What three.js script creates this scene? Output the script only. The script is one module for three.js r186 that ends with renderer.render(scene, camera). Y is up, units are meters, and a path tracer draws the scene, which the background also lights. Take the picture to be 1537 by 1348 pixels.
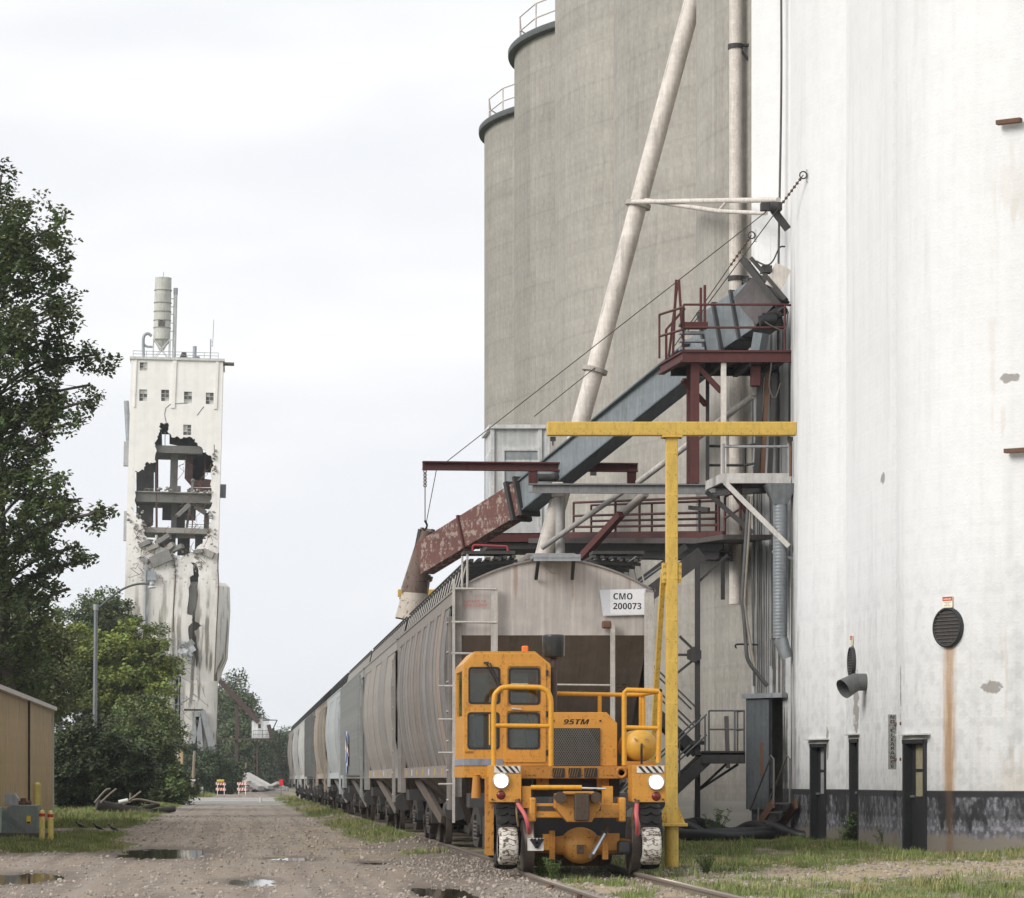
import * as THREE from 'three';
import { mergeGeometries } from 'three/addons/utils/BufferGeometryUtils.js';
import { RoundedBoxGeometry } from 'three/addons/geometries/RoundedBoxGeometry.js';

// ---------------------------------------------------------------- camera, sky, sun, exposure
const scene = new THREE.Scene();
const F = 5000, CX = 355, CY = 1170, CAMY = 1.42;      // lens measured on the photograph (pixels), camera height in metres
const camera = new THREE.PerspectiveCamera(2 * Math.atan(1348 * 0.9 / F) * 180 / Math.PI, 1537 / 1348, 1, 3000);
camera.setViewOffset(1537 * 1.8, 1348 * 1.8, 1537 * 0.9 - CX, 1348 * 0.9 - CY, 1537, 1348);   // level camera, lens shifted up and right
camera.position.set(0, CAMY, 0);
camera.lookAt(0, CAMY, -100);
camera.updateProjectionMatrix();

const renderer = new THREE.WebGLRenderer({ antialias: true });
renderer.toneMapping = THREE.LinearToneMapping;
renderer.toneMappingExposure = 2.0;
renderer.shadowMap.enabled = true;

let seed = 12345;
const rnd = () => { seed = (seed * 1664525 + 1013904223) >>> 0; return seed / 4294967296; };
const rr = (a, b) => a + (b - a) * rnd();
const hash = (x, y) => { let h = Math.imul(x, 374761393) + Math.imul(y, 668265263); h = Math.imul(h ^ (h >>> 13), 1274126177); return ((h ^ (h >>> 16)) >>> 0) / 4294967296; };
const sm = (t) => t * t * (3 - 2 * t);
const clamp = (x, a = 0, b = 1) => Math.min(b, Math.max(a, x));
const ss = (a, b, x) => sm(clamp((x - a) / (b - a)));
const lerp = (a, b, t) => a + (b - a) * t;
// tileable value noise, period N cells
function vnoise(x, y, N) {
  const xi = Math.floor(x), yi = Math.floor(y), fx = sm(x - xi), fy = sm(y - yi);
  const m = (a) => ((a % N) + N) % N, x0 = m(xi), x1 = m(xi + 1), y0 = m(yi), y1 = m(yi + 1);
  return lerp(lerp(hash(x0, y0), hash(x1, y0), fx), lerp(hash(x0, y1), hash(x1, y1), fx), fy);
}
const NT = 512, tile = new Float32Array(NT * NT);       // one tile of layered noise, sampled everywhere below
for (let j = 0; j < NT; j++) for (let i = 0; i < NT; i++) {
  let v = 0, a = 0.5, s = 0;
  for (let o = 0; o < 6; o++) { const n = 8 << o; v += a * vnoise(i / NT * n, j / NT * n + o * 17, n); s += a; a *= 0.55; }
  tile[j * NT + i] = v / s;
}
function fb(x, y) {                                     // layered noise, period 1 in x and y, about 0.25 .. 0.75
  x = (x - Math.floor(x)) * NT; y = (y - Math.floor(y)) * NT;
  const i = x | 0, j = y | 0, fx = x - i, fy = y - j, i1 = (i + 1) % NT, j1 = (j + 1) % NT, I = i % NT, J = j % NT;
  return lerp(lerp(tile[J * NT + I], tile[J * NT + i1], fx), lerp(tile[j1 * NT + I], tile[j1 * NT + i1], fx), fy);
}

{ // overcast sky: pale grey-blue with soft brighter cloud banks
  const w = 2048, h = 1024, data = new Float32Array(w * h * 4);
  for (let j = 0; j < h; j++) {
    const el = ((j + 0.5) / h - 0.5) * Math.PI;
    for (let i = 0; i < w; i++) {
      const az = ((i + 0.5) / w) * Math.PI * 2;
      const u = az / (Math.PI * 2) * 5, v = el / Math.PI * 9;
      const c1 = fb(u * 0.6 + 0.13, v * 0.6 + 0.37), c2 = fb(u * 1.7 + 0.5, v * 2.2 + 0.1);
      const c = ss(0.36, 0.66, c1 * 0.65 + c2 * 0.35), k = (j * w + i) * 4;
      let g = 0.475 + 0.055 * c;
      if (el < 0) g = 0.42;
      data[k] = g * lerp(0.965, 1.0, c); data[k + 1] = g * lerp(0.987, 1.003, c); data[k + 2] = g * lerp(1.03, 1.01, c); data[k + 3] = 1;
    }
  }
  const t = new THREE.DataTexture(data, w, h, THREE.RGBAFormat, THREE.FloatType);
  t.mapping = THREE.EquirectangularReflectionMapping; t.magFilter = t.minFilter = THREE.LinearFilter; t.needsUpdate = true;
  t.wrapS = THREE.RepeatWrapping;
  scene.background = t; scene.environment = t;
}
const sun = new THREE.DirectionalLight(0xfffaf3, 1.35);
sun.position.set(-77, 68, -15); sun.target.position.set(8, 3, -75);
sun.castShadow = true; sun.shadow.radius = 55; sun.shadow.mapSize.set(4096, 4096);
Object.assign(sun.shadow.camera, { left: -120, right: 120, top: 120, bottom: -120, near: 1, far: 500 });
scene.add(sun, sun.target);

// ---------------------------------------------------------------- helpers
const V = (x, y, z) => new THREE.Vector3(x, y, z);
const at = (px, py, d) => V((px - CX) * d / F, CAMY + (CY - py) * d / F, -d);   // point seen at a pixel, d metres away along the track
const taken = new Map();
const numbered = (n) => { const k = taken.get(n) ?? 0; taken.set(n, k + 1); return k ? n + '_' + String(k).padStart(3, '0') : n; };
const origin = new Map();                                // group -> world point its children's coordinates are built around
function thing(name, label, category, pos, group) {
  const o = new THREE.Group(); o.name = numbered(name); scene.add(o);
  o.userData = { label, category }; if (group) o.userData.group = group;
  if (pos) { o.position.copy(pos); origin.set(o, pos.clone()); }
  return o;
}
function tag(o, label, category, group) { o.userData.label = label; o.userData.category = category; if (group) o.userData.group = group; return o; }
function boxUV(g) {                                      // uv in metres, projected along each face's main axis
  const p = g.attributes.position, n = p.count, uv = new Float32Array(n * 2), a = V(), b = V(), c = V();
  for (let i = 0; i < n; i += 3) {
    a.fromBufferAttribute(p, i); b.fromBufferAttribute(p, i + 1); c.fromBufferAttribute(p, i + 2);
    b.sub(a); c.sub(a); b.cross(c); const x = Math.abs(b.x), y = Math.abs(b.y), z = Math.abs(b.z);
    for (let k = i; k < i + 3; k++) {
      const X = p.getX(k), Y = p.getY(k), Z = p.getZ(k);
      if (y >= x && y >= z) { uv[2 * k] = X; uv[2 * k + 1] = Z; }
      else if (x >= z) { uv[2 * k] = Z; uv[2 * k + 1] = Y; }
      else { uv[2 * k] = X; uv[2 * k + 1] = Y; }
    }
  }
  g.setAttribute('uv', new THREE.BufferAttribute(uv, 2));
}
const UP = V(0, 1, 0);
class Geo {
  constructor() { this.g = []; }
  add(g, m) { if (g.index) g = g.toNonIndexed(); for (const k of Object.keys(g.attributes)) if (!['position', 'normal', 'uv'].includes(k)) g.deleteAttribute(k); if (m) g.applyMatrix4(m); if (!g.attributes.uv) g.setAttribute('uv', new THREE.BufferAttribute(new Float32Array(g.attributes.position.count * 2), 2)); this.g.push(g); return this; }
  box(x, y, z, sx, sy, sz, ry = 0, rx = 0, rz = 0) {
    const m = new THREE.Matrix4().makeRotationFromEuler(new THREE.Euler(rx, ry, rz)).setPosition(x, y, z);
    return this.add(new THREE.BoxGeometry(sx, sy, sz), m);
  }
  rbox(x, y, z, sx, sy, sz, r = 0.02, ry = 0, rx = 0, rz = 0) {
    const m = new THREE.Matrix4().makeRotationFromEuler(new THREE.Euler(rx, ry, rz)).setPosition(x, y, z);
    return this.add(new RoundedBoxGeometry(sx, sy, sz, 2, r), m);
  }
  bar(a, b, w, h = w, up = UP) {                          // rectangular bar from a to b; h measured towards up
    const d = b.clone().sub(a), L = d.length(); d.normalize();
    let s = V().crossVectors(d, up); if (s.lengthSq() < 1e-6) s = V().crossVectors(d, V(0, 0, 1)); s.normalize();
    const u = V().crossVectors(s, d).normalize();
    return this.add(new THREE.BoxGeometry(w, h, L), new THREE.Matrix4().makeBasis(s, u, d.clone().negate()).setPosition(a.clone().add(b).multiplyScalar(0.5)));
  }
  ibeam(a, b, w, h, t = 0.03) {
    const d = b.clone().sub(a).normalize(); let s = V().crossVectors(d, UP); if (s.lengthSq() < 1e-6) s = V(1, 0, 0); s.normalize();
    const u = V().crossVectors(s, d).normalize();
    this.bar(a, b, t, h - 2 * t, u);
    const o = u.clone().multiplyScalar(h / 2 - t / 2);
    this.bar(a.clone().add(o), b.clone().add(o), w, t, u);
    return this.bar(a.clone().sub(o), b.clone().sub(o), w, t, u);
  }
  tube(a, b, r, seg = 10, r2 = r) {
    const d = b.clone().sub(a), L = d.length();
    const q = new THREE.Quaternion().setFromUnitVectors(UP, d.normalize());
    return this.add(new THREE.CylinderGeometry(r2, r, L, seg), new THREE.Matrix4().compose(a.clone().add(b).multiplyScalar(0.5), q, V(1, 1, 1)));
  }
  path(pts, r, seg = 8, n = 0, tension = 0.5) {           // bent pipe through points
    const c = new THREE.CatmullRomCurve3(pts, false, 'catmullrom', tension);
    return this.add(new THREE.TubeGeometry(c, n || pts.length * 6, r, seg));
  }
  lathe(pts, pos, q, seg = 20) {                          // pts: [r, y]
    const g = new THREE.LatheGeometry(pts.map(([r, y]) => new THREE.Vector2(r, y)), seg);
    return this.add(g, new THREE.Matrix4().compose(pos, q ?? new THREE.Quaternion(), V(1, 1, 1)));
  }
  ex(pts, depth, m, holes, bevel = 0) {                   // polygon in xy extruded along +z
    const s = new THREE.Shape(pts.map(([x, y]) => new THREE.Vector2(x, y)));
    for (const h of holes ?? []) s.holes.push(new THREE.Path(h.map(([x, y]) => new THREE.Vector2(x, y))));
    return this.add(new THREE.ExtrudeGeometry(s, { depth, bevelEnabled: bevel > 0, bevelSize: bevel, bevelThickness: bevel, bevelSegments: 2, curveSegments: 6 }), m);
  }
  quad(a, b, c, d) {
    const g = new THREE.BufferGeometry();
    g.setAttribute('position', new THREE.BufferAttribute(new Float32Array([a, b, c, a, c, d].flatMap((v) => v.toArray())), 3));
    g.computeVertexNormals(); return this.add(g);
  }
  geometry(parent, keepUV) {
    const g = mergeGeometries(this.g); if (!keepUV) boxUV(g);
    let o = parent, w = null; while (o && !w) { w = origin.get(o); o = o.parent; }
    if (w) g.translate(-w.x, -w.y, -w.z);
    return g;
  }
  mesh(name, mat, parent = scene, keepUV) {
    const m = new THREE.Mesh(this.geometry(parent, keepUV), mat); m.name = parent === scene ? numbered(name) : name;
    m.castShadow = m.receiveShadow = true; parent.add(m); return m;
  }
}
const G = () => new Geo();
const T4 = (x, y, z, ry = 0, rx = 0, rz = 0) => new THREE.Matrix4().makeRotationFromEuler(new THREE.Euler(rx, ry, rz, 'YXZ')).setPosition(x, y, z);

function tex(w, h, fn, srgb = true, rep = true) {          // fn(u, v, i, j) -> [r, g, b] or one number, 0..1, row 0 at the bottom
  const d = new Uint8Array(w * h * 4);
  for (let j = 0; j < h; j++) for (let i = 0; i < w; i++) {
    const c = fn((i + 0.5) / w, (j + 0.5) / h, i, j), k = (j * w + i) * 4;
    if (typeof c === 'number') d[k] = d[k + 1] = d[k + 2] = clamp(c) * 255; else { d[k] = clamp(c[0]) * 255; d[k + 1] = clamp(c[1]) * 255; d[k + 2] = clamp(c[2]) * 255; }
    d[k + 3] = 255;
  }
  const t = new THREE.DataTexture(d, w, h); t.magFilter = THREE.LinearFilter; t.minFilter = THREE.LinearMipmapLinearFilter; t.generateMipmaps = true;
  if (rep) t.wrapS = t.wrapT = THREE.RepeatWrapping; if (srgb) t.colorSpace = THREE.SRGBColorSpace; t.needsUpdate = true; return t;
}
const rep = (t, x, y = x) => { const c = t.clone(); c.repeat.set(x, y); c.needsUpdate = true; return c; };
// shared grain: values multiply a material's colour
const tMottle = tex(512, 512, (u, v) => 0.72 + 0.16 * (fb(u, v) - 0.5) + 0.2 * (fb(u * 3, v * 3) - 0.5) + 0.12 * (fb(u * 9, v * 9) - 0.5), false);
const tGrime = tex(1024, 1024, (u, v) => { const s = fb(u * 14, v + 0.2), s2 = fb(u * 37, v * 2 + 0.6), m = fb(u * 2, v * 2), f = fb(u * 11, v * 11), d = ss(0.6, 0.74, fb(u * 6, v + 0.4)); return 0.74 + 0.24 * (s - 0.5) + 0.18 * (s2 - 0.5) + 0.22 * (m - 0.5) + 0.22 * (f - 0.5) - 0.12 * d; }, false);
const tChip = tex(512, 512, (u, v) => { const n = fb(u * 2, v * 2) * 0.6 + fb(u * 6 + 0.3, v * 6) * 0.4, k = ss(0.6, 0.63, n), s = fb(u * 9, v), b = 0.76 + 0.25 * (s - 0.5) + 0.2 * (fb(u * 7, v * 7) - 0.5);
  return [lerp(b, 0.34, k), lerp(b, 0.29, k), lerp(b, 0.26, k)]; }, false);
const tWear = tex(512, 512, (u, v) => { const n = fb(u * 3, v * 2) * 0.6 + fb(u * 11 + 0.3, v * 5) * 0.4, k = ss(0.47, 0.6, n), r = ss(0.62, 0.68, fb(u * 8, v * 8)), s = 0.72 + 0.3 * (fb(u * 13, v) - 0.5); return [lerp(lerp(s * 0.62, 1, k), 0.3, r), lerp(lerp(s * 0.3, 0.9, k), 0.22, r), lerp(lerp(s * 0.28, 0.84, k), 0.18, r)]; }, false);
const tCar = tex(1024, 1024, (u, v) => { const s = fb(u * 17, v + 0.2), s2 = fb(u * 41, v * 2 + 0.6), m = fb(u * 2, v * 2), b = 0.75 + 0.3 * (s - 0.5) + 0.2 * (s2 - 0.5) + 0.2 * (m - 0.5) + 0.12 * (fb(u * 11, v * 11) - 0.5), k = 0.75 * ss(0.54, 0.7, fb(u * 9 + 0.3, v + 0.1) * 0.7 + fb(u * 5, v * 3) * 0.3); return [lerp(b, 0.52, k), lerp(b, 0.4, k), lerp(b, 0.32, k)]; }, false);
const tScuff = tex(512, 512, (u, v) => { const n = fb(u * 5, v * 4) * 0.5 + fb(u * 14, v * 10) * 0.5, k = ss(0.59, 0.64, n), d = ss(0.5, 0.75, fb(u * 3, v)), b = 0.76 - 0.1 * d + 0.16 * (fb(u * 2, v * 2) - 0.5) + 0.12 * (fb(u * 23, v * 2) - 0.5); return [lerp(b, 0.46, k), lerp(b, 0.4, k), lerp(b, 0.42, k)]; }, false);
const tRough = tex(256, 256, (u, v) => 0.55 + 0.4 * fb(u * 2, v * 2), false);
const tGrain = tex(512, 512, (u, v) => fb(u * 4, v * 4) * 0.6 + fb(u * 11, v * 11) * 0.4, false);
const mcache = new Map();
function M(r, g, b, o = {}) {                               // linear base colour, o.t grain texture, o.s its repeat per metre
  const key = [r, g, b, ...Object.entries(o).map(([k, v]) => k + (v?.isTexture ? v.uuid : v))].join();
  if (mcache.has(key)) return mcache.get(key);
  const m = new THREE.MeshStandardMaterial({ roughness: o.rough ?? 0.75, metalness: o.metal ?? 0 });
  const k = o.t === false ? 1 : 1 / 0.72;
  m.color.setRGB(Math.min(1, r * k), Math.min(1, g * k), Math.min(1, b * k));
  if (o.t !== false) m.map = mapRep(o.t ?? tMottle, (o.s ?? 0.5) * (o.t === tGrime || o.t === tCar ? 0.36 : 1));
  if (o.bump) { m.bumpMap = mapRep(tGrain, o.bs ?? 1); m.bumpScale = o.bump; }
  m.side = THREE.DoubleSide; mcache.set(key, m); return m;
}
const reps = new Map();
function mapRep(t, s) { const k = t.uuid + s; if (!reps.has(k)) reps.set(k, rep(t, s)); return reps.get(k); }
function canvasTex(w, h, draw) {
  const c = document.createElement('canvas'); c.width = w; c.height = h; const x = c.getContext('2d'); draw(x, w, h);
  const t = new THREE.CanvasTexture(c); t.colorSpace = THREE.SRGBColorSpace; t.anisotropy = 4; return t;
}
function panel(name, w, h, t, parent, m4, o = {}) {          // flat printed sheet, own uv 0..1
  const g = new THREE.PlaneGeometry(w, h); g.applyMatrix4(m4);
  let p = parent, q = null; while (p && !q) { q = origin.get(p); p = p.parent; } if (q) g.translate(-q.x, -q.y, -q.z);
  const m = new THREE.Mesh(g, new THREE.MeshStandardMaterial({ map: t, roughness: o.rough ?? 0.7, transparent: !!o.alpha, alphaTest: o.alpha ? 0.35 : 0, side: THREE.DoubleSide }));
  m.name = name; m.castShadow = m.receiveShadow = true; parent.add(m); return m;
}
// common materials (linear base colours)
const STEEL = { rough: 0.55, metal: 0.35, t: tGrime };
const mBlack = M(0.025, 0.026, 0.028, { rough: 0.6 }), mDark = M(0.045, 0.043, 0.042, { t: tGrime }), mGreyPaint = M(0.19, 0.215, 0.23, { t: tGrime, rough: 0.6 }),
  mGalv = M(0.33, 0.35, 0.37, { t: tGrime, rough: 0.5, metal: 0.4 }), mRed = M(0.085, 0.022, 0.02, { t: tGrime, rough: 0.65 }), mRedChip = M(0.22, 0.19, 0.175, { t: tWear, s: 0.55 }),
  mCream = M(0.62, 0.57, 0.52, { t: tGrime, rough: 0.6 }), mYellow = M(0.58, 0.385, 0.075, { rough: 0.5, t: tScuff, s: 0.8 }), mRust = M(0.14, 0.075, 0.045, { t: tMottle, rough: 0.9, s: 2 }),
  mOff = M(0.6, 0.6, 0.58, { t: tGrime }), mCable = M(0.06, 0.055, 0.05, { t: false });
const glassDark = new THREE.MeshPhysicalMaterial({ color: 0x0b0d0e, roughness: 0.08, metalness: 0, clearcoat: 0.6 });
// ---------------------------------------------------------------- ground, track, puddles
const trackX = (Z) => lerp(4.7, 4.91, ss(44, 52, Z));       // centre line of the track, Z metres in front of the camera
const WATER = -0.02;
const puddles = [[-1.42, 64.4, 0.8, 4.3], [-3.18, 48.2, 0.55, 2.7], [2.62, 42.0, 0.36, 2.2], [1.0, 60, 0.4, 1.3], [2.42, 57, 0.3, 0.9], [0.22, 46.4, 0.3, 1.5], [-3.0, 118, 0.3, 3]];
const pud = (x, Z) => { let d = 9; for (const [a, b, rx, rz] of puddles) d = Math.min(d, Math.hypot((x - a) / rx, (Z - b) / rz)); return d; };
function hRaw(x, Z) {
  const t = trackX(Z);
  let h = lerp(0.062, 0.1, ss(56, 70, Z)) * ss(t - 2.1, t - 1.0, x) + 0.04 * ss(t + 0.85, t + 1.8, x);
  h += 0.09 * ss(7.5, 10.5, x);
  h += 0.24 * ss(11.2, 13.5, x) * ss(56, 50, Z) * ss(44, 50, Z);
  const rail = Math.abs(Math.abs(x - t) - 0.75);
  const amp = lerp(0.35, 1, ss(0.1, 0.5, rail));
  h += amp * (0.035 * (fb(x * 0.21, Z * 0.05) - 0.5) + 0.022 * (fb(x * 0.9 + 0.3, Z * 0.5) - 0.5) + 0.05 * ss(t - 2.6, t - 1.8, x) * ss(t - 0.9, t - 1.3, x) * fb(x * 0.7, Z * 0.23));
  h += 0.03 * (fb(x * 0.75 + 0.2, Z * 0.004) - 0.5) * -1 * ss(3, 1.5, x);         // wheel ruts along the road
  return h;
}
function hAt(x, Z) {
  let h = hRaw(x, Z);
  const d = pud(x, Z) + (fb(x * 0.8 + 0.1, Z * 0.22) - 0.5) * 1.1;
  if (d < 2) { h = lerp(h, clamp(h, -0.013, -0.004), ss(2.2, 1.4, d)); h = lerp(h, -0.1, ss(1.25, 0.6, d)); }
  return h;
}
const roadL = (Z) => -3.2 + 0.5 * (fb(Z * 0.02, 0.3) - 0.5) + (Z < 97 ? (Z > 89 ? -4 : 0.9 * ss(80, 68, Z) + 0.2) : 0);
function zone(x, Z) {                                       // [gravel, grass, straw, concrete] weights
  const n = fb(x * 0.35 + 0.2, Z * 0.09 + 0.6), n2 = fb(x * 1.3, Z * 0.4), t = trackX(Z);
  let grass = 0, straw = 0, conc = 0;
  if (Z > 63 && x < 2) { const e = roadL(Z) + (n - 0.5) * 1.3; grass = ss(e + 0.25, e - 0.25, x + (n2 - 0.5) * 0.5) * ss(63.5, 66.5, Z + (n - 0.5) * 4); if (Z > 88 && Z < 97 && x > -9) grass *= ss(1.2, 4.2, Math.abs(Z - 92.5)); }
  if (Z > 185 && Z < 262 && x < 4.2) { conc = ss(185, 190, Z + n2 * 6) * ss(262, 256, Z) * ss(4.2, 3.4, x + n); grass *= 1 - ss(185, 188, Z); }
  if (Z > 262) grass = Math.max(grass, ss(-2.0, -2.9, x + (n - 0.5)));
  // strip beside the left rail
  const g2 = ss(t - 2.25, t - 1.7, x + (n2 - 0.5) * 0.7) * ss(t - 0.8, t - 1.0, x) * ss(0.42, 0.52, fb(Z * 0.021, 0.8) * 0.6 + n * 0.4) * ss(58, 64, Z);
  grass = Math.max(grass, g2);
  // between track and elevator
  if (x > t + 0.9) {
    const k = x - t, edge = ss(0.5, 1.4, k);
    const band = ss(41.5, 43.5, Z + (n - 0.5) * 7) * ss(50 + (x - 8) * 0.5, 47.5 + (x - 8) * 0.5, Z + (n - 0.5) * 6) * ss(6.2, 7.2, x);
    grass = Math.max(grass, edge * ss(0.42, 0.56, n * 0.5 + n2 * 0.5 + 0.05)); straw = band * 0.95; grass *= 1 - straw * ss(0.3, 0.44, n2 + 0.06);
    straw = Math.max(straw, 0.5 * ss(0.5, 0.62, n2));
  }
  if (Math.abs(x - t) < 0.72) { straw = ss(0.42, 0.55, n) * 0.8; grass = Math.max(grass, 0.8 * ss(0.56, 0.64, fb(x * 0.5 + 0.4, Z * 0.1))); }
  if (x < t - 1.6 && x > -1 && Z > 60 && Z < 100) straw = Math.max(straw, 0.75 * ss(0.5, 0.62, n * 0.6 + fb(x * 0.3, Z * 0.06) * 0.4) * ss(-0.5, 1.2, x));
  return [grass, straw, conc];
}
{
  const xs = [], zs = [];
  for (let x = -60; x < -9;) { xs.push(x); x += Math.max(0.4, (-9 - x) * 0.16); }
  for (let x = -9; x < 17; x += 0.125) xs.push(x);
  for (let x = 17; x < 90; x += Math.max(0.6, (x - 17) * 0.2)) xs.push(x);
  for (let z = 30; z < 620; z += Math.max(0.15, z * z * 0.00003 + (z > 70 ? z * 0.002 : 0))) zs.push(z);
  const nx = xs.length, nz = zs.length, pos = new Float32Array(nx * nz * 3), col = new Float32Array(nx * nz * 3), uv = new Float32Array(nx * nz * 2), idx = [];
  const C = (w, a, b) => { for (let k = 0; k < 3; k++) a[k] = lerp(a[k], b[k], w); };
  for (let j = 0; j < nz; j++) for (let i = 0; i < nx; i++) {
    const x = xs[i], Z = zs[j], k = j * nx + i; pos.set([x, hAt(x, Z), -Z], k * 3); uv.set([x, Z], k * 2);
    const [g, s, c] = zone(x, Z), n = fb(x * 0.17, Z * 0.031), n2 = fb(x * 0.8 + 0.5, Z * 0.25), n3 = fb(x * 2.1, Z * 0.9);
    const a = [0.3, 0.238, 0.183], n6 = fb(x * 0.75 + 0.2, Z * 0.004), n4 = fb(x * 0.55 + 0.15, Z * 0.035), n5 = fb(x * 0.3 + 0.4, Z * 0.11);
    C(0.75 * ss(0.5, 0.66, n * 0.5 + n2 * 0.2 + n4 * 0.3), a, [0.14, 0.112, 0.092]); C(0.6 * ss(0.54, 0.68, n5), a, [0.3, 0.262, 0.225]); C(0.4 * ss(0.56, 0.66, n4), a, [0.19, 0.148, 0.115]); C(0.6 * ss(0.53, 0.62, n6) * ss(3.4, 2.2, x), a, [0.165, 0.132, 0.106]); C(0.5 * ss(0.44, 0.36, n6) * ss(3.4, 2.2, x), a, [0.34, 0.29, 0.245]);            // damp, muddier patches
    C(0.55 * ss(0.52, 0.66, n3), a, [0.34, 0.31, 0.275]);
    const t = trackX(Z); C(0.55 * ss(t - 2.6, t - 1.7, x + (n2 - 0.5)) * ss(t + 1.2, t + 0.7, x), a, [0.13, 0.105, 0.092]);   // dark oily ballast
    const d = pud(x, Z) + (n2 - 0.5) * 0.8; C(0.7 * ss(2.1, 1.15, d), a, [0.13, 0.105, 0.088]);   // wet mud round the puddles
    C(s * 0.8, a, [0.42, 0.33, 0.19]); C(c, a, [0.42, 0.40, 0.37]);
    C(g * 0.9, a, n2 > 0.5 ? [0.1, 0.118, 0.04] : [0.125, 0.135, 0.05]);
    if (Z > 300 && x < 3) C(ss(300, 330, Z) * 0, a, [0.2, 0.2, 0.2]);
    col.set(a, k * 3);
    if (i < nx - 1 && j < nz - 1) idx.push(k, k + 1, k + nx + 1, k, k + nx + 1, k + nx);
  }
  const g = new THREE.BufferGeometry(); g.setAttribute('position', new THREE.BufferAttribute(pos, 3)); g.setAttribute('color', new THREE.BufferAttribute(col, 3)); g.setAttribute('uv', new THREE.BufferAttribute(uv, 2));
  g.setIndex(idx); g.computeVertexNormals();
  // crushed stone: cells with their own tone
  const NC = 96, px = [], tone = []; for (let k = 0; k < NC * NC; k++) { px.push([hash(k, 3), hash(k, 7)]); tone.push(hash(k, 11)); }
  const stone = new Float32Array(1024 * 1024), stoneH = new Float32Array(1024 * 1024);
  for (let j = 0; j < 1024; j++) for (let i = 0; i < 1024; i++) {
    const u = (i + 0.5) / 1024 * NC, v = (j + 0.5) / 1024 * NC, ui = Math.floor(u), vi = Math.floor(v); let b = 9, b2 = 9, bt = 0;
    for (let q = -1; q <= 1; q++) for (let p = -1; p <= 1; p++) { const K = ((vi + q + NC) % NC) * NC + (ui + p + NC) % NC, e = px[K], dx = ui + p + e[0] - u, dy = vi + q + e[1] - v, D = dx * dx + dy * dy; if (D < b) { b2 = b; b = D; bt = tone[K]; } else if (D < b2) b2 = D; }
    const e = Math.sqrt(b2) - Math.sqrt(b); stone[j * 1024 + i] = 0.66 + 0.2 * bt * ss(0, 0.25, e) + 0.22 * (fb(u / NC * 3, v / NC * 3) - 0.5); stoneH[j * 1024 + i] = ss(0, 0.6, e) * (0.4 + 0.6 * bt);
  }
  const tS = tex(1024, 1024, (u, v, i, j) => stone[j * 1024 + i], false), tH = tex(1024, 1024, (u, v, i, j) => stoneH[j * 1024 + i], false);
  const m = new THREE.MeshStandardMaterial({ vertexColors: true, roughness: 0.92, map: rep(tS, 0.36, 0.36), bumpMap: rep(tH, 0.36, 0.36), bumpScale: 0.012 });
  m.color.setRGB(1.32, 1.32, 1.32);
  const ground = new THREE.Mesh(g, m); ground.name = 'ground'; ground.receiveShadow = true; ground.userData.kind = 'structure'; scene.add(ground);
  // open land out to the horizon
  const far = new THREE.Mesh(new THREE.RingGeometry(25, 2600, 64, 1), M(0.085, 0.105, 0.04, { rough: 0.95, s: 0.05 })); far.rotation.x = -Math.PI / 2; far.position.y = -0.35; far.name = 'terrain'; far.userData.kind = 'structure'; far.receiveShadow = true; scene.add(far);
  // standing water in the pits
  const water = new THREE.MeshPhysicalMaterial({ color: 0x4a4334, roughness: 0.03, metalness: 0, ior: 1.33, specularIntensity: 1 });
  for (const [x, Z, rx, rz] of puddles) {
    const w = new THREE.Mesh(new THREE.CircleGeometry(1, 40), water); w.rotation.x = -Math.PI / 2; w.scale.set(rx * 1.7, rz * 1.7, 1); w.position.set(x, WATER, -Z);
    w.name = numbered('puddle'); w.userData.kind = 'structure'; w.receiveShadow = true; scene.add(w);
  }
}
// rails
for (const s of [-1, 1]) {
  const prof = [[-0.07, -0.17], [0.07, -0.17], [0.07, -0.155], [0.012, -0.14], [0.01, -0.045], [0.036, -0.035], [0.037, -0.006], [0.03, 0], [-0.03, 0], [-0.037, -0.006], [-0.036, -0.035], [-0.01, -0.045], [-0.012, -0.14], [-0.07, -0.155]];
  const zs = [30]; while (zs.at(-1) < 330) zs.push(zs.at(-1) + (zs.at(-1) < 56 ? 1 : 12));
  const p = [], ix = [], n = prof.length;
  zs.forEach((Z, j) => { for (const [x, y] of prof) p.push(trackX(Z) + s * 0.755 + x, 0.15 + y, -Z); if (j) for (let k = 0; k < n; k++) { const a = (j - 1) * n + k, b = (j - 1) * n + (k + 1) % n; ix.push(a, b, b + n, a, b + n, a + n); } });
  let g = new THREE.BufferGeometry(); g.setAttribute('position', new THREE.BufferAttribute(new Float32Array(p), 3)); g.setIndex(ix); g = g.toNonIndexed(); g.computeVertexNormals(); boxUV(g);
  const r = new THREE.Mesh(g, M(0.2, 0.165, 0.14, { rough: 0.62, metal: 0.35, s: 2 })); r.name = numbered('rail'); r.castShadow = r.receiveShadow = true; scene.add(r);
  tag(r, s < 0 ? 'worn steel rail along the gravel road side of the track' : 'worn steel rail along the elevator side of the track', 'rail');
  for (const Z of [38.2, 41.6]) G().box(trackX(Z) + s * 0.8, 0.06, -Z, 0.05, 0.09, 0.55).mesh('joint_bar', mRust, r);
}
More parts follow.
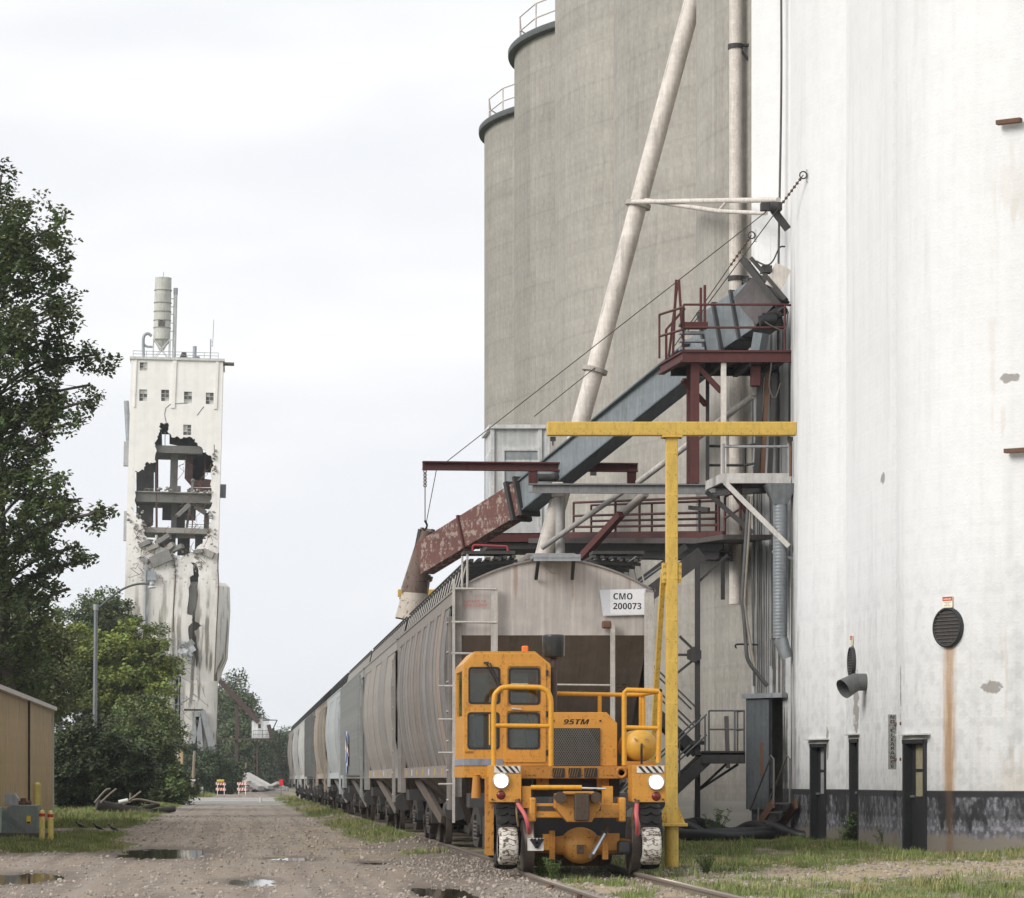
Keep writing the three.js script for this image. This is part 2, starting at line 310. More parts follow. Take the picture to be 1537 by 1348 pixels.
// ---------------------------------------------------------------- grey concrete silos
{
  const tC = tex(1024, 1024, (u, v) => {
    const band = fb(u * 0.4 + fb(v * 0.5, u) * 0.06, v * 2.0), fine = fb(u * 9, v * 1.2), lift = Math.floor(v * 13), step = hash(lift, 5) * 0.05, blk = hash(Math.floor(u * 6), 9) * 0.06;
    const stain = ss(0.58, 0.75, fb(u * 4 + 0.4, v * 0.8));
    const b = 0.735 + 0.06 * (band - 0.5) + 0.06 * (fine - 0.5) + 0.1 * (fb(u * 48, v * 5) - 0.5) + 0.04 * (fb(u * 2, v * 11) - 0.5) + 0.3 * step + blk - 0.03 * stain + 0.07 * (fb(u * 7, v * 7) - 0.5) + 0.1 * (fb(u * 31, v * 31) - 0.5) - 0.03 * ss(0.9, 1, (v * 13) % 1);
    return [b, b * 0.985, b * 0.955];
  });
  const rows = [[1045, 76], [921, 92.8], [833, 110], [772, 126], [727, 141]], R = 8.15, H = 28.7, names = ['with its concrete plinth beside the white elevator', 'second from the white elevator', 'third from the white elevator', 'last but one of the row, with railed roof edge', 'at the row\'s far end, with railed roof edge'];
  rows.forEach(([px, Z], i) => {
    const a = Math.atan((px - CX) / F), X = (px - CX) / F * Z, c = V(X + R * Math.cos(a), 0, -(Z - R * Math.sin(a)));
    const t = thing('grey_silo', 'tall round grey concrete silo ' + names[i], 'silo', c.clone(), 'grey concrete silos in a row'); origin.delete(t);
    const top = i < 3 ? 34 : H;
    const g = new THREE.CylinderGeometry(R, R, top, 96, 1, true); const uv = g.attributes.uv; for (let k = 0; k < uv.count; k++) uv.setXY(k, uv.getX(k) * 3 + i * 0.37, uv.getY(k) * top / 17);
    const k = [0.98, 1, 1.0, 0.93, 0.92][i];
    const m = new THREE.MeshStandardMaterial({ map: tC, roughness: 0.92, bumpMap: mapRep(tGrain, 2), bumpScale: 0.006, side: THREE.DoubleSide }); m.color.setRGB(0.652 * k, 0.637 * k, 0.612 * k);
    const w = new THREE.Mesh(g, m); w.position.y = top / 2; w.name = 'shell'; w.castShadow = w.receiveShadow = true; t.add(w);
    const f = new THREE.Mesh(new THREE.CylinderGeometry(R + 0.06, R + 0.08, 1.0, 96, 1, true), M(0.33, 0.32, 0.3, { t: tGrime, s: 0.3 })); f.position.y = 0.45; f.name = 'plinth'; f.receiveShadow = true; t.add(f);
    const rim = G().lathe([[R - 0.4, top - 0.02], [R + 0.22, top - 0.02], [R + 0.24, top + 0.05], [R + 0.24, top + 0.22], [R + 0.2, top + 0.26], [0, top + 0.5]], V(0, 0, 0), null, 96).mesh('roof_rim', M(0.09, 0.1, 0.1, { t: tGrime }), t);
    if (i > 2) {
      for (let q = -1; q < 7; q++) { const b = Math.PI + 0.6 - q * 0.28, x = Math.cos(b) * (R - 0.15), z = -Math.sin(b) * (R - 0.15), b2 = b - 0.28;
        const P = G().tube(V(x, top + 0.2, z), V(x, top + 1.35, z), 0.035, 6).mesh('railing_post', M(0.66, 0.6, 0.56, {}), t);
        if (q < 6) for (const y of [0.8, 1.33]) G().tube(V(x, top + y, z), V(Math.cos(b2) * (R - 0.15), top + y, -Math.sin(b2) * (R - 0.15)), 0.03, 6).mesh('handrail', M(0.66, 0.6, 0.56, {}), t); }
    }
  });
}
// ---------------------------------------------------------------- white elevator: plan outline from far to near (X, Z)
const wallPts = [];
{
  const arc = (cx, cz, R, a0, a1, n) => { for (let k = 0; k <= n; k++) { const a = lerp(a0, a1, k / n); wallPts.push([cx + R * Math.cos(a), cz + R * Math.sin(a)]); } };   // angle 0 = +X, PI/2 = away
  wallPts.push([16.5, 73.2], [12.6, 72.2], [11.1, 71.0], [10.9, 70.5], [11.62, 69.3]);
  arc(18.2, 66.75, 7.0, Math.PI - 0.33, Math.PI + 0.42, 22);
  wallPts.push([11.84, 63.78], [11.84, 63.66], [11.64, 63.6], [11.64, 59.1], [11.82, 59.06], [11.82, 58.94]);
  arc(14.83, 57.86, 3.3, Math.PI - 0.34, Math.PI * 1.52, 30);
  wallPts.push([22, 54.4], [27, 56], [27, 73]);
}
const wallS = [0]; for (let k = 1; k < wallPts.length; k++) wallS.push(wallS[k - 1] + Math.hypot(wallPts[k][0] - wallPts[k - 1][0], wallPts[k][1] - wallPts[k - 1][1]));
function wallAt(px) {                                         // where the line of sight through pixel column px first meets the wall
  const q = (px - CX) / F; let best = null;
  for (let k = 1; k < wallPts.length; k++) {
    const [x0, z0] = wallPts[k - 1], [x1, z1] = wallPts[k], f0 = x0 - q * z0, f1 = x1 - q * z1;
    if (f0 * f1 <= 0 && f0 !== f1) { const t = f0 / (f0 - f1), Z = lerp(z0, z1, t); if (!best || Z < best.Z) { const L = Math.hypot(x1 - x0, z1 - z0); best = { Z, X: lerp(x0, x1, t), s: lerp(wallS[k - 1], wallS[k], t), tx: (x1 - x0) / L, tz: (z1 - z0) / L }; } }
  }
  const nrm = V(best.tz, 0, best.tx); best.n = nrm; best.ry = Math.atan2(nrm.x, nrm.z); best.y = (py) => CAMY + (CY - py) * best.Z / F; best.p = (py, out = 0) => V(best.X + nrm.x * out, best.y(py), -best.Z + nrm.z * out);
  return best;                                                // n: outward normal (x, 0, -dz flipped), ry turns +z to it
}
const doorSpec = [[1228, 1119, 1264, 0.72], [1282, 1112, 1268, 0.86], [1372, 1113, 1278, 0.86], [1167, 1048, 1215, 0.34]];   // three doors and the gap beside the sliding door
const WS0 = wallAt(1132).s - 1.0, WSPAN = 24, WH = 20;
{
  const top = 38, p = [], uv = [];
  const openings = doorSpec.map(([px, y0, y1, w0]) => { const c = wallAt(px); return { s0: c.s - w0 / 2, s1: c.s + w0 / 2, y0: c.y(y1), y1: c.y(y0) }; });
  const cols = [...wallS]; for (const o of openings) cols.push(o.s0, o.s1); cols.sort((a, b) => a - b);
  const planAt = (s) => { let k = 1; while (k < wallS.length - 1 && wallS[k] < s) k++; const f = (s - wallS[k - 1]) / (wallS[k] - wallS[k - 1]); return [lerp(wallPts[k - 1][0], wallPts[k][0], f), lerp(wallPts[k - 1][1], wallPts[k][1], f)]; };
  for (let k = 1; k < cols.length; k++) {
    const sa = cols[k - 1], sb = cols[k]; if (sb - sa < 1e-5) continue;
    const A = planAt(sa), B = planAt(sb), mid = (sa + sb) / 2, o = openings.find((q) => mid > q.s0 && mid < q.s1), rows = o ? [[-0.3, o.y0], [o.y1, 20], [20, top]] : [[-0.3, 20], [20, top]];
    for (const [y0, y1] of rows) { for (const [P0, s, y] of [[A, sa, y0], [B, sb, y0], [B, sb, y1], [A, sa, y0], [B, sb, y1], [A, sa, y1]]) { p.push(P0[0], y, -P0[1]); uv.push((s - WS0) / WSPAN, y / WH); } }
  }
  const g0 = new THREE.BufferGeometry(); g0.setAttribute('position', new THREE.BufferAttribute(new Float32Array(p), 3)); g0.setAttribute('uv', new THREE.BufferAttribute(new Float32Array(uv), 2));
  const g = g0; { // crease where the plan turns sharply, smooth on the round bays
    g.computeVertexNormals(); const P = g.attributes.position, N = g.attributes.normal, map = new Map();
    for (let i = 0; i < P.count; i++) { const k = [P.getX(i).toFixed(3), P.getZ(i).toFixed(3)].join(); (map.get(k) ?? map.set(k, []).get(k)).push(i); }
    const src = N.array.slice(); for (const l of map.values()) for (const i of l) { const a = V(src[3 * i], src[3 * i + 1], src[3 * i + 2]), s = V(); for (const j of l) { const b = V(src[3 * j], src[3 * j + 1], src[3 * j + 2]); if (a.dot(b) > 0.99) s.add(b); } s.normalize(); N.setXYZ(i, s.x, s.y, s.z); }
  }
  // weathered white paint: streaks, soot and spalls where the photograph shows them
  const sOf = (px) => (wallAt(px).s - WS0), spots = [];
  const W = 2048, H = 2048, rust = sOf(1425), zR = wallAt(1425), yR = [zR.y(960), zR.y(1262)], bandTop = 1.235;
  const sA = sOf(1190), sB = sOf(1276), sC = sOf(1349);
  const blot = [[1325, 719, 0.16, 0.1], [1490, 1030, 0.2, 0.11], [1515, 568, 0.16, 0.08], [1285, 1055, 0.28, 0.5], [1352, 1040, 0.05, 0.5], [1242, 1108, 0.05, 0.4]].map(([a, b, rx, ry]) => { const w = wallAt(a); return [w.s - WS0, w.y(b), rx, ry]; });
  const tW = tex(W, H, (u, v) => {
    const s = u * WSPAN, y = v * WH; let r = 0.965, gg = 0.968, b = 0.97;
    const f = fb(s * 0.31, y * 0.03), st = fb(s * 1.3, y * 0.05 + 0.3), m = fb(s * 0.12, y * 0.12), fine = fb(s * 0.9, y * 0.9);
    let d = 0.025 * (st - 0.45) + 0.035 * (m - 0.5) + 0.035 * (fine - 0.5) + 0.03 * ss(0.55, 0.75, f);
    const low = ss(6.5, 1.2, y + 2.5 * (m - 0.5)); d += low * (0.035 + 0.045 * ss(0.45, 0.65, fine) + 0.025 * ss(0.5, 0.7, st) + 0.035 * ss(0.5, 0.7, fb(s * 0.5, y * 0.4)));
    // soot and grain dust left of the round bay, below the machinery
    const soot = ss(sA + 0.9, sA - 0.3, s + 0.9 * (fb(s * 0.5, y * 0.12) - 0.5)) * ss(12.5, 9.5, y + 3 * (st - 0.5)); d += soot * (0.15 + 0.45 * ss(0.42, 0.7, fb(s * 1.7, y * 0.07)));
    r -= d; gg -= d; b -= d * 1.02;
    for (const [S, Y, rx, ry] of blot) { const q = Math.hypot((s - S) / rx, (y - Y) / ry) + 1.6 * (fb(s * 1.1, y * 1.1) - 0.5); if (q < 1) { const k = ss(1, 0.8, q) * 0.62; r = lerp(r, 0.5, k); gg = lerp(gg, 0.48, k); b = lerp(b, 0.45, k); } }
    // rust run below the round fan
    { const dx = Math.abs(s - rust - 0.03 * (fb(y * 0.1, 0.2) - 0.5)), k = ss(0.2, 0.02, dx + 0.1 * (fb(s * 3, y * 0.3) - 0.5)) * ss(yR[0] + 0.1, yR[0] - 0.1, y) * ss(0.2, 0.9, y) * (0.3 + 0.55 * fb(s * 2, y * 0.15)); r = lerp(r, 0.62, k); gg = lerp(gg, 0.40, k); b = lerp(b, 0.2, k); }
    { const k = 0.22 * ss(0.54, 0.68, fb(s * 0.7 + 0.2, y * 0.1)) * ss(sC + 2.4, sC + 3.4, s) * ss(13, 10, y); r = lerp(r, 0.72, k); gg = lerp(gg, 0.62, k); b = lerp(b, 0.5, k); }
    // black painted dado, worn through to white and bare cement
    if (y < bandTop) {
      const edge = ss(bandTop, bandTop - 0.015, y), strip = ss(bandTop - 0.1, bandTop - 0.14, y + 0.06 * (fine - 0.5));
      const wear = (0.55 + 0.45 * ss(0.4, 0.6, fb(s * 2.7, y * 1.9))) * ss(0.4, 0.54, fb(s * 0.35, y * 0.2) * 0.45 + fb(s * 1.3 + 0.4, y * 0.6) * 0.3 + fb(s * 3.1, y * 1.3) * 0.25 + 0.1 * ss(0.75, 0.45, y)) * strip;
      const cem = ss(0.5, 0.38, y + 0.25 * (fb(s * 0.4, 0.5) - 0.5)), bl = 0.16 + 0.1 * fine, wr = 0.52 + 0.3 * (fb(s * 2.2, y * 0.7) - 0.3);
      let q = lerp(bl, wr, wear); if (s < sA - 0.05) q = lerp(q, 0.3, 0.6);
      r = lerp(r, lerp(q, 0.56, cem), edge); gg = lerp(gg, lerp(q * 1.0, 0.53, cem), edge); b = lerp(b, lerp(q * 1.05, 0.49, cem), edge);
      if (s < sA + 0.1 && s > sA - 1.2) { const k = 0.7 * ss(1.25, 0.7, y) * ss(0.35, 0.55, fb(s * 1.2, y * 0.3)); r = lerp(r, 0.36, k); gg = lerp(gg, 0.25, k); b = lerp(b, 0.2, k); }
      { const dx = Math.abs(s - rust), k = 0.5 * ss(0.14, 0.02, dx + 0.1 * (fb(s * 3, y * 0.3) - 0.5)); r = lerp(r, 0.5, k); gg = lerp(gg, 0.38, k); b = lerp(b, 0.27, k); }
    }
    return [r, gg, b];
  }, true, false);
  const t = thing('white_elevator', 'white painted concrete grain elevator with round bays and worn black base', 'grain elevator', V(12, 0, -63));
  g.translate(-12, 0, 63);
  const m = new THREE.MeshStandardMaterial({ map: tW, roughness: 0.85, side: THREE.DoubleSide, bumpMap: rep(tGrain, 18, 15), bumpScale: 0.006 }); m.color.setRGB(0.8, 0.8, 0.8);
  const w = new THREE.Mesh(g, m); w.name = 'wall'; w.castShadow = w.receiveShadow = true; t.add(w);
  G().ex(wallPts.map(([x, z]) => [x, -z]), 0.3, new THREE.Matrix4().makeRotationX(Math.PI / 2).setPosition(0, 38.2, 0).multiply(new THREE.Matrix4().makeScale(1, -1, 1)).multiply(new THREE.Matrix4().makeScale(1, -1, 1))).mesh('roof', mOff, t);
  // doors, their frames and drip caps (parts of the elevator)
  const mDoor = M(0.03, 0.031, 0.034, { rough: 0.5, t: tGrime }), mPane = M(0.34, 0.36, 0.36, { rough: 0.15, t: tGrime }), mPane2 = M(0.36, 0.33, 0.22, { rough: 0.2, t: tGrime });
  [[1228, 1119, 1264, 0.72, 0.3, mPane], [1282, 1112, 1268, 0.86, 0.3, mPane], [1372, 1113, 1278, 0.86, 0.42, mPane2]].forEach(([px, y0, y1, w0, , pane], i) => {
    const c = wallAt(px), top = c.y(y0), bot = c.y(y1), h = top - bot, mid = c.p((y0 + y1) / 2), R4 = new THREE.Matrix4().makeRotationY(c.ry).setPosition(mid);
    const put = (name, boxes, mt, par) => { const g = G(); for (const [x, y, z, a, b, d] of boxes) g.add(new THREE.BoxGeometry(a, b, d), R4.clone().multiply(new THREE.Matrix4().makeTranslation(x, y, z))); return g.mesh(name, mt, par); };
    const d = put('door', [[0, 0, -0.16, w0 + 0.1, h + 0.1, 0.04], [0, -h * 0.32, -0.138, w0 * 0.62, h * 0.28, 0.012], [0, 0.02, -0.138, w0 * 0.7, 0.05, 0.012]], mDoor, t);
    put('door_frame', [[-w0 / 2 + 0.01, 0, -0.075, 0.07, h + 0.06, 0.18], [w0 / 2 - 0.01, 0, -0.075, 0.07, h + 0.06, 0.18], [0, h / 2 + 0.0, -0.075, w0 + 0.08, 0.07, 0.18]], mDoor, d);
    for (const s of [0.08, 0.33]) put('pane', [[0.03, h * (s + 0.03), -0.136, w0 * 0.56, h * 0.22, 0.015]], pane, d);
    put('handle', [[-w0 * 0.36, 0.0, -0.11, 0.09, 0.04, 0.06]], M(0.6, 0.6, 0.6, { metal: 0.8, rough: 0.3, t: false }), d);
    put('drip_cap', [[0, h / 2 + 0.12, 0.03, w0 + 0.3, 0.025, 0.12]], mOff, t);
  });
  // round wall fans with their louvred faces
  [[1425, 942, 0.3], [1281, 994, 0.25]].forEach(([px, py, r]) => {
    const c = wallAt(px), q = new THREE.Quaternion().setFromUnitVectors(UP, c.n), p = c.p(py);
    const f = G().lathe([[r, -0.05], [r + 0.035, -0.05], [r + 0.035, 0.07], [r, 0.07], [r - 0.02, 0.0]], p, q, 32).mesh('fan_housing', mBlack, t);
    const louv = G().lathe([[0, 0.045], [r, 0.045]], p, q, 28); louv.mesh('fan_face', M(0.05, 0.045, 0.042, { t: tGrime }), f);
    const g = G(); for (let k = -4; k <= 4; k++) { const l = Math.sqrt(Math.max(0, r * r - (k * r / 5) ** 2)); g.add(new THREE.BoxGeometry(l * 2, 0.012, 0.03), new THREE.Matrix4().makeRotationY(c.ry).setPosition(p.x + c.n.x * 0.05, p.y + k * r / 5, p.z + c.n.z * 0.05)); }
    g.mesh('louvre', M(0.1, 0.09, 0.085, {}), f);
  });
  { // downturned vent elbow
    const c = wallAt(1300), p = c.p(1024), g = G(), a = p.clone().addScaledVector(c.n, 0.2), b = p.clone().addScaledVector(c.n, 0.44).add(V(0, -0.13, 0.1));
    g.tube(p.clone().addScaledVector(c.n, -0.1), a, 0.16, 16); g.add(new THREE.SphereGeometry(0.165, 16, 10), new THREE.Matrix4().setPosition(a)); g.add(new THREE.CylinderGeometry(0.19, 0.165, a.distanceTo(b), 16, 1, true), new THREE.Matrix4().compose(a.clone().add(b).multiplyScalar(0.5), new THREE.Quaternion().setFromUnitVectors(UP, b.clone().sub(a).normalize()), V(1, 1, 1)));
    g.mesh('vent_elbow', M(0.12, 0.125, 0.12, STEEL), t);
  }
  // corner conduit, steel brackets, cracks
  const cd = M(0.09, 0.09, 0.095, STEEL);
  { const a = wallAt(1181); const X = a.X - 0.15, Z = a.Z - 0.1; G().path([V(X, 20, -Z), V(X + 0.02, 16, -Z), V(X - 0.04, 12, -Z), V(X - 0.06, 7.5, -Z)], 0.025, 6, 30).mesh('conduit', cd, t); }
  for (const [px, py] of [[1519, 184], [1531, 677]]) { const c = wallAt(px), p = c.p(py); G().box(p.x + c.n.x * 0.12, p.y, p.z + c.n.z * 0.12, 0.42, 0.07, 0.12, c.ry).mesh('steel_bracket', mRust, t); }
  // danger signs and the clearance board
  const dang = canvasTex(128, 160, (x, w, h) => { x.fillStyle = '#efe6cf'; x.fillRect(0, 0, w, h); x.fillStyle = '#b4472f'; x.fillRect(0, 0, w, 62); x.fillStyle = '#f3ead6'; x.font = 'bold 26px sans-serif'; x.textAlign = 'center'; x.fillText('DANGER', w / 2, 42); x.fillStyle = '#2b2620'; x.font = 'bold 19px sans-serif'; ['CONFINED', 'SPACE', 'KEEP OUT'].forEach((l, i) => x.fillText(l, w / 2, 88 + i * 26)); });
  for (const [px, py] of [[1424, 904], [1280, 962]]) { const c = wallAt(px), p = c.p(py, 0.02);
    const s = thing('danger_sign', px > 1400 ? 'small red and cream danger sign above the large round wall fan' : 'small red and cream danger sign above the narrow round wall fan', 'sign', p.clone());
    G().box(p.x, p.y, p.z, 0.24, 0.19, 0.015, c.ry).mesh('plate', M(0.7, 0.65, 0.52, {}), s);
    panel('sign_face', 0.23, 0.18, dang, s, new THREE.Matrix4().makeRotationY(c.ry).setPosition(p.x + c.n.x * 0.012, p.y, p.z + c.n.z * 0.012)); }
  { const c = wallAt(1340), L = c.y(1073) - c.y(1155), w0 = 0.14, o = 0.32, p = c.p(1114, o);
    const face = canvasTex(96, 1024, (x, w, h) => { x.fillStyle = '#8d8f8c'; x.fillRect(0, 0, w, h); for (let k = 0; k < 260; k++) { x.fillStyle = `rgba(${40 + 80 * hash(k, 1)},60,58,0.25)`; x.fillRect(hash(k, 2) * w, hash(k, 3) * h, 4 + 20 * hash(k, 4), 2 + 30 * hash(k, 5)); } x.fillStyle = '#15171a'; x.font = 'bold 84px sans-serif'; x.textAlign = 'center'; [...'NO CLEARANCE'].forEach((l, i) => x.fillText(l, w / 2, 76 + i * 84)); });
    const s = thing('clearance_sign', 'narrow vertical grey board lettered NO CLEARANCE on two wall brackets', 'sign', p.clone());
    G().box(p.x, p.y, p.z, w0, L, 0.025).mesh('board', M(0.27, 0.27, 0.26, { t: tGrime }), s);
    panel('lettering', w0 - 0.005, L - 0.01, face, s, new THREE.Matrix4().setPosition(p.x, p.y, p.z + 0.016));
    for (const k of [0.32, -0.32]) G().bar(V(p.x + w0 / 2 - 0.02, p.y + k * L, p.z - 0.02), wallAt(1353).p(1114).setY(p.y + k * L), 0.03, 0.05).mesh('bracket', mRust, s); }
  // sliding freight door in the angled wall, steps and side hatch
  { const c = wallAt(1150), h0 = c.y(1048), h1 = c.y(1215), R4 = new THREE.Matrix4().makeRotationY(c.ry).setPosition(V(c.X, (h0 + h1) / 2, -c.Z)), H2 = h0 - h1;
    const put = (name, boxes, mt, par) => { const g = G(); for (const [x, y, z, a, b, d] of boxes) g.add(new THREE.BoxGeometry(a, b, d), R4.clone().multiply(new THREE.Matrix4().makeTranslation(x, y, z))); return g.mesh(name, mt, par); };
    const d = put('sliding_door', [[-0.16, 0, 0.08, 0.74, H2, 0.05]], M(0.13, 0.145, 0.155, { t: tGrime, metal: 0.3, rough: 0.55 }), t);
    put('rust_patch', [[-0.02, -H2 * 0.05, 0.108, 0.1, H2 * 0.3, 0.004]], mRust, d);
    put('door_track', [[0.05, H2 / 2 + 0.05, 0.1, 1.3, 0.1, 0.14]], mGalv, d); }
}
// ---------------------------------------------------------------- loading machinery between silos and track
const P = (px, py, d) => at(px, py, d > 69 && d < 77 ? d - 2.6 * ss(77, 72, d) : d);   // machinery hangs just clear of the white bay
// a railing as posts and rails, each a part
function railing(par, pts, h, levels, mt, r = 0.025, every = 1) {
  pts.forEach((p, i) => { if (i % every === 0) G().tube(p, p.clone().setY(p.y + h), r, 6).mesh('railing_post', mt, par); });
  for (const l of levels) for (let i = 1; i < pts.length; i++) G().tube(pts[i - 1].clone().setY(pts[i - 1].y + l * h), pts[i].clone().setY(pts[i].y + l * h), r, 6).mesh('handrail', mt, par);
}
{ // slanted cream grain pipe
  const t = thing('slanted_grain_pipe', 'long cream grain pipe slanting down across the grey silos', 'pipe', V(7, 0, -78.2));
  const a = at(1042, -10, 78.2), b = at(820, 815, 78.2), d = b.clone().sub(a).normalize(), r = 0.21, up = a.clone().addScaledVector(d, -14);
  const cuts = [up, at(958, 308, 78.2), at(893, 556, 78.2), b.clone().addScaledVector(d, 3.2)];
  for (let k = 1; k < cuts.length; k++) G().tube(cuts[k - 1], cuts[k], r, 20).mesh('pipe_section', mCream, t);
  for (let k = 1; k < 3; k++) G().tube(cuts[k].clone().addScaledVector(d, -0.05), cuts[k].clone().addScaledVector(d, 0.05), r + 0.09, 20).mesh('flange', M(0.4, 0.37, 0.33, { t: tGrime }), t);
}
{ // vertical cream pipe on wall brackets
  const t = thing('upright_grain_pipe', 'upright cream pipe with chipped paint bracketed to the white elevator edge', 'pipe', V(10.9, 0, -71.8));
  const p0 = at(1104, 640, 71.8), mt = M(0.6, 0.55, 0.5, { t: tGrime, s: 1 });
  const cuts = [5.2, 12.2, 17.2, 36]; for (let k = 1; k < 4; k++) G().tube(V(p0.x, cuts[k - 1], p0.z), V(p0.x, cuts[k], p0.z), 0.135, 16).mesh('pipe_section', mt, t);
  for (const py of [70, 418]) { const y = at(1104, py, 71.8).y, g = G(); g.tube(V(p0.x, y - 0.05, p0.z), V(p0.x, y + 0.05, p0.z), 0.165, 16); g.bar(V(p0.x - 0.15, y + 0.03, p0.z), V(p0.x + 0.36, y + 0.03, p0.z), 0.1, 0.05); g.bar(V(p0.x + 0.05, y, p0.z), V(p0.x + 0.34, y - 0.36, p0.z), 0.05); g.bar(V(p0.x + 0.34, y + 0.03, p0.z), V(p0.x + 0.34, y - 0.42, p0.z), 0.06); g.mesh('bracket', mDark, t); }
}
{ // truss arm that steadies the slanted pipe
  const t = thing('pipe_stay_arm', 'cream tubular stay reaching from the white elevator to the slanted pipe', 'brace', P(1165, 305, 70.5));
  const g = G(), w = P(1168, 300, 70.3), e = at(950, 303, 78);
  g.tube(w, e, 0.055, 8).mesh('upper_tube', mCream, t);
  const m = at(1078, 317, 71.3); G().tube(e.clone().add(V(0.25, -0.03, 0.4)), m, 0.05, 8).tube(m, P(1150, 320, 71), 0.045, 8).mesh('lower_tube', mCream, t);
  G().tube(at(1092, 301, 71), m, 0.03, 6).mesh('strut', mCream, t);
  const br = G(); br.box(w.x - 0.15, w.y - 0.15, w.z + 0.05, 0.42, 0.16, 0.2); br.tube(P(1155, 310, 70.2), P(1168, 310, 70.2), 0.1, 12); br.bar(w.clone().add(V(-0.1, -0.2, 0)), w.clone().add(V(0.2, -0.6, 0)), 0.08, 0.14); br.mesh('winch', mDark, t);
}
{ // big grey chute with its chipped red lower section and battered drop spout
  const t = thing('loading_chute', 'grey steel loading chute with chipped red lower leg and battered spout', 'chute', P(1130, 470, 71));
  const A = P(1160, 420, 70.6), B = P(1135, 470, 71.2), C = P(1045, 540, 73), D = P(792, 744, 79), E = P(637, 839, 82.3);
  const g = G(); g.bar(P(1150, 455, 71), P(1072, 508, 72.5), 0.6, 1.0); g.mesh('upper_duct', mGreyPaint, t);
  const rib = G(); for (const f of [0.02, 0.36, 0.7, 0.98]) { const c = P(lerp(1150, 1072, f), lerp(455, 508, f), lerp(71, 72.5, f)), d = P(1072, 508, 72.5).sub(P(1150, 455, 71)).normalize(); rib.bar(c.clone().addScaledVector(d, -0.03), c.clone().addScaledVector(d, 0.03), 0.72, 1.1); } rib.mesh('duct_flange', M(0.08, 0.085, 0.09, STEEL), t);
  const ch = G(); ch.bar(P(1080, 508, 72.4), D, 0.34, 0.74); ch.mesh('chute_trough', mGreyPaint, t);
  const lip = G(), dd = D.clone().sub(C).normalize(); const su = V().crossVectors(V().crossVectors(dd, UP), dd).normalize();
  for (const s of [-1, 1]) { const o = su.clone().multiplyScalar(s * 0.37); lip.bar(C.clone().add(o), D.clone().add(o), 0.44, 0.035, su); } lip.mesh('trough_edge', M(0.12, 0.145, 0.16, { t: tGrime }), t);
  for (const [x0, y0, x1, y1, d] of [[905, 655, 918, 668, 76.2]]) G().bar(P(x0, y0, d), P(x1, y1, d), 0.05, 0.1).mesh('lug', mDark, t);
  // gearbox, gate and motor at the wall
  const k = G(); k.bar(P(1116, 390, 70.6), P(1176, 466, 70.3), 0.4, 0.13); k.bar(P(1128, 388, 70.4), P(1180, 450, 70.2), 0.3, 0.08); k.bar(P(1142, 485, 70.6), P(1180, 462, 70.5), 0.25, 0.2); k.box(P(1150, 405, 70.3).x, P(1150, 405, 70.3).y, P(0, 0, 70.3).z, 0.2, 0.14, 0.3); k.mesh('gate_frame', M(0.05, 0.047, 0.045, { t: tGrime, rough: 0.7 }), t);
  G().bar(P(1126, 470, 71), P(1160, 432, 70.7), 0.5, 0.78).mesh('inlet_duct', M(0.1, 0.088, 0.09, { t: tGrime }), t);
  G().tube(P(1145, 480, 70.4), P(1165, 478, 70.4), 0.14, 16).tube(P(1140, 482, 70.4), P(1146, 481, 70.4), 0.11, 16).mesh('motor', mBlack, t);
  G().bar(P(1176, 400, 70.2), P(1160, 432, 70.2), 0.05, 0.35).mesh('inlet_hood', mCream, t);
  G().path([P(1178, 370, 70), P(1170, 372, 69.9), P(1160, 392, 69.9), P(1150, 398, 70), P(1135, 392, 70.2)], 0.018, 6).mesh('wiring', mCable, t); G().path([P(1183, 468, 69.9), P(1178, 495, 69.9), P(1160, 490, 70), P(1148, 483, 70.1)], 0.016, 6).mesh('wiring', mCable, t);
  G().bar(P(1143, 500, 70.6), P(1137, 535, 70.7), 0.2, 0.26).mesh('support_leg', mGreyPaint, t);
  // red leg
  const de = E.clone().sub(D).normalize(), leg = G(); leg.bar(D.clone().addScaledVector(de, 0.2), E, 0.4, 0.8); leg.mesh('lower_leg', mRedChip, t);
  for (const [f, s, w] of [[0.02, 0.98, 0.07], [0.34, 0.98, 0.1], [2.35, 0.85, 0.06]]) G().bar(D.clone().addScaledVector(de, f), D.clone().addScaledVector(de, f + w), s * 0.6, s).mesh('joint_collar', f > 2 ? mRed : mDark, t);
  const sp = G(), a = P(640, 795, 82.5), b = P(621, 890, 83), c = P(612, 928, 83.2);
  sp.add(new THREE.CylinderGeometry(0.2, 0.44, a.distanceTo(b), 4, 4).rotateY(Math.PI / 4), new THREE.Matrix4().compose(a.clone().add(b).multiplyScalar(0.5), new THREE.Quaternion().setFromUnitVectors(UP, a.clone().sub(b).normalize()), V(1, 1, 1))); sp.mesh('drop_spout', M(0.16, 0.115, 0.095, { t: tChip, s: 0.8 }), t);
  for (const s of [-0.27, 0.27]) G().bar(a.clone().add(V(s * 0.6, 0, 0.1)), P(626 + s * 40, 868, 83).add(V(0, 0, 0.3)), 0.05, 0.1).mesh('guide_bar', mDark, t);
  const hood = G(); hood.add(new THREE.CylinderGeometry(0.4, 0.5, 1.2, 4, 3, true).rotateY(Math.PI / 4), new THREE.Matrix4().makeRotationZ(-0.2).setPosition(P(622, 896, 83))); hood.mesh('spout_hood', M(0.46, 0.41, 0.35, { t: tChip, s: 0.8 }), t);
  G().box(P(629, 866, 83).x, P(629, 866, 83).y, -83, 0.66, 0.1, 0.66, 0, 0, -0.2).mesh('hood_collar', M(0.12, 0.085, 0.07, { t: tChip }), t);
}
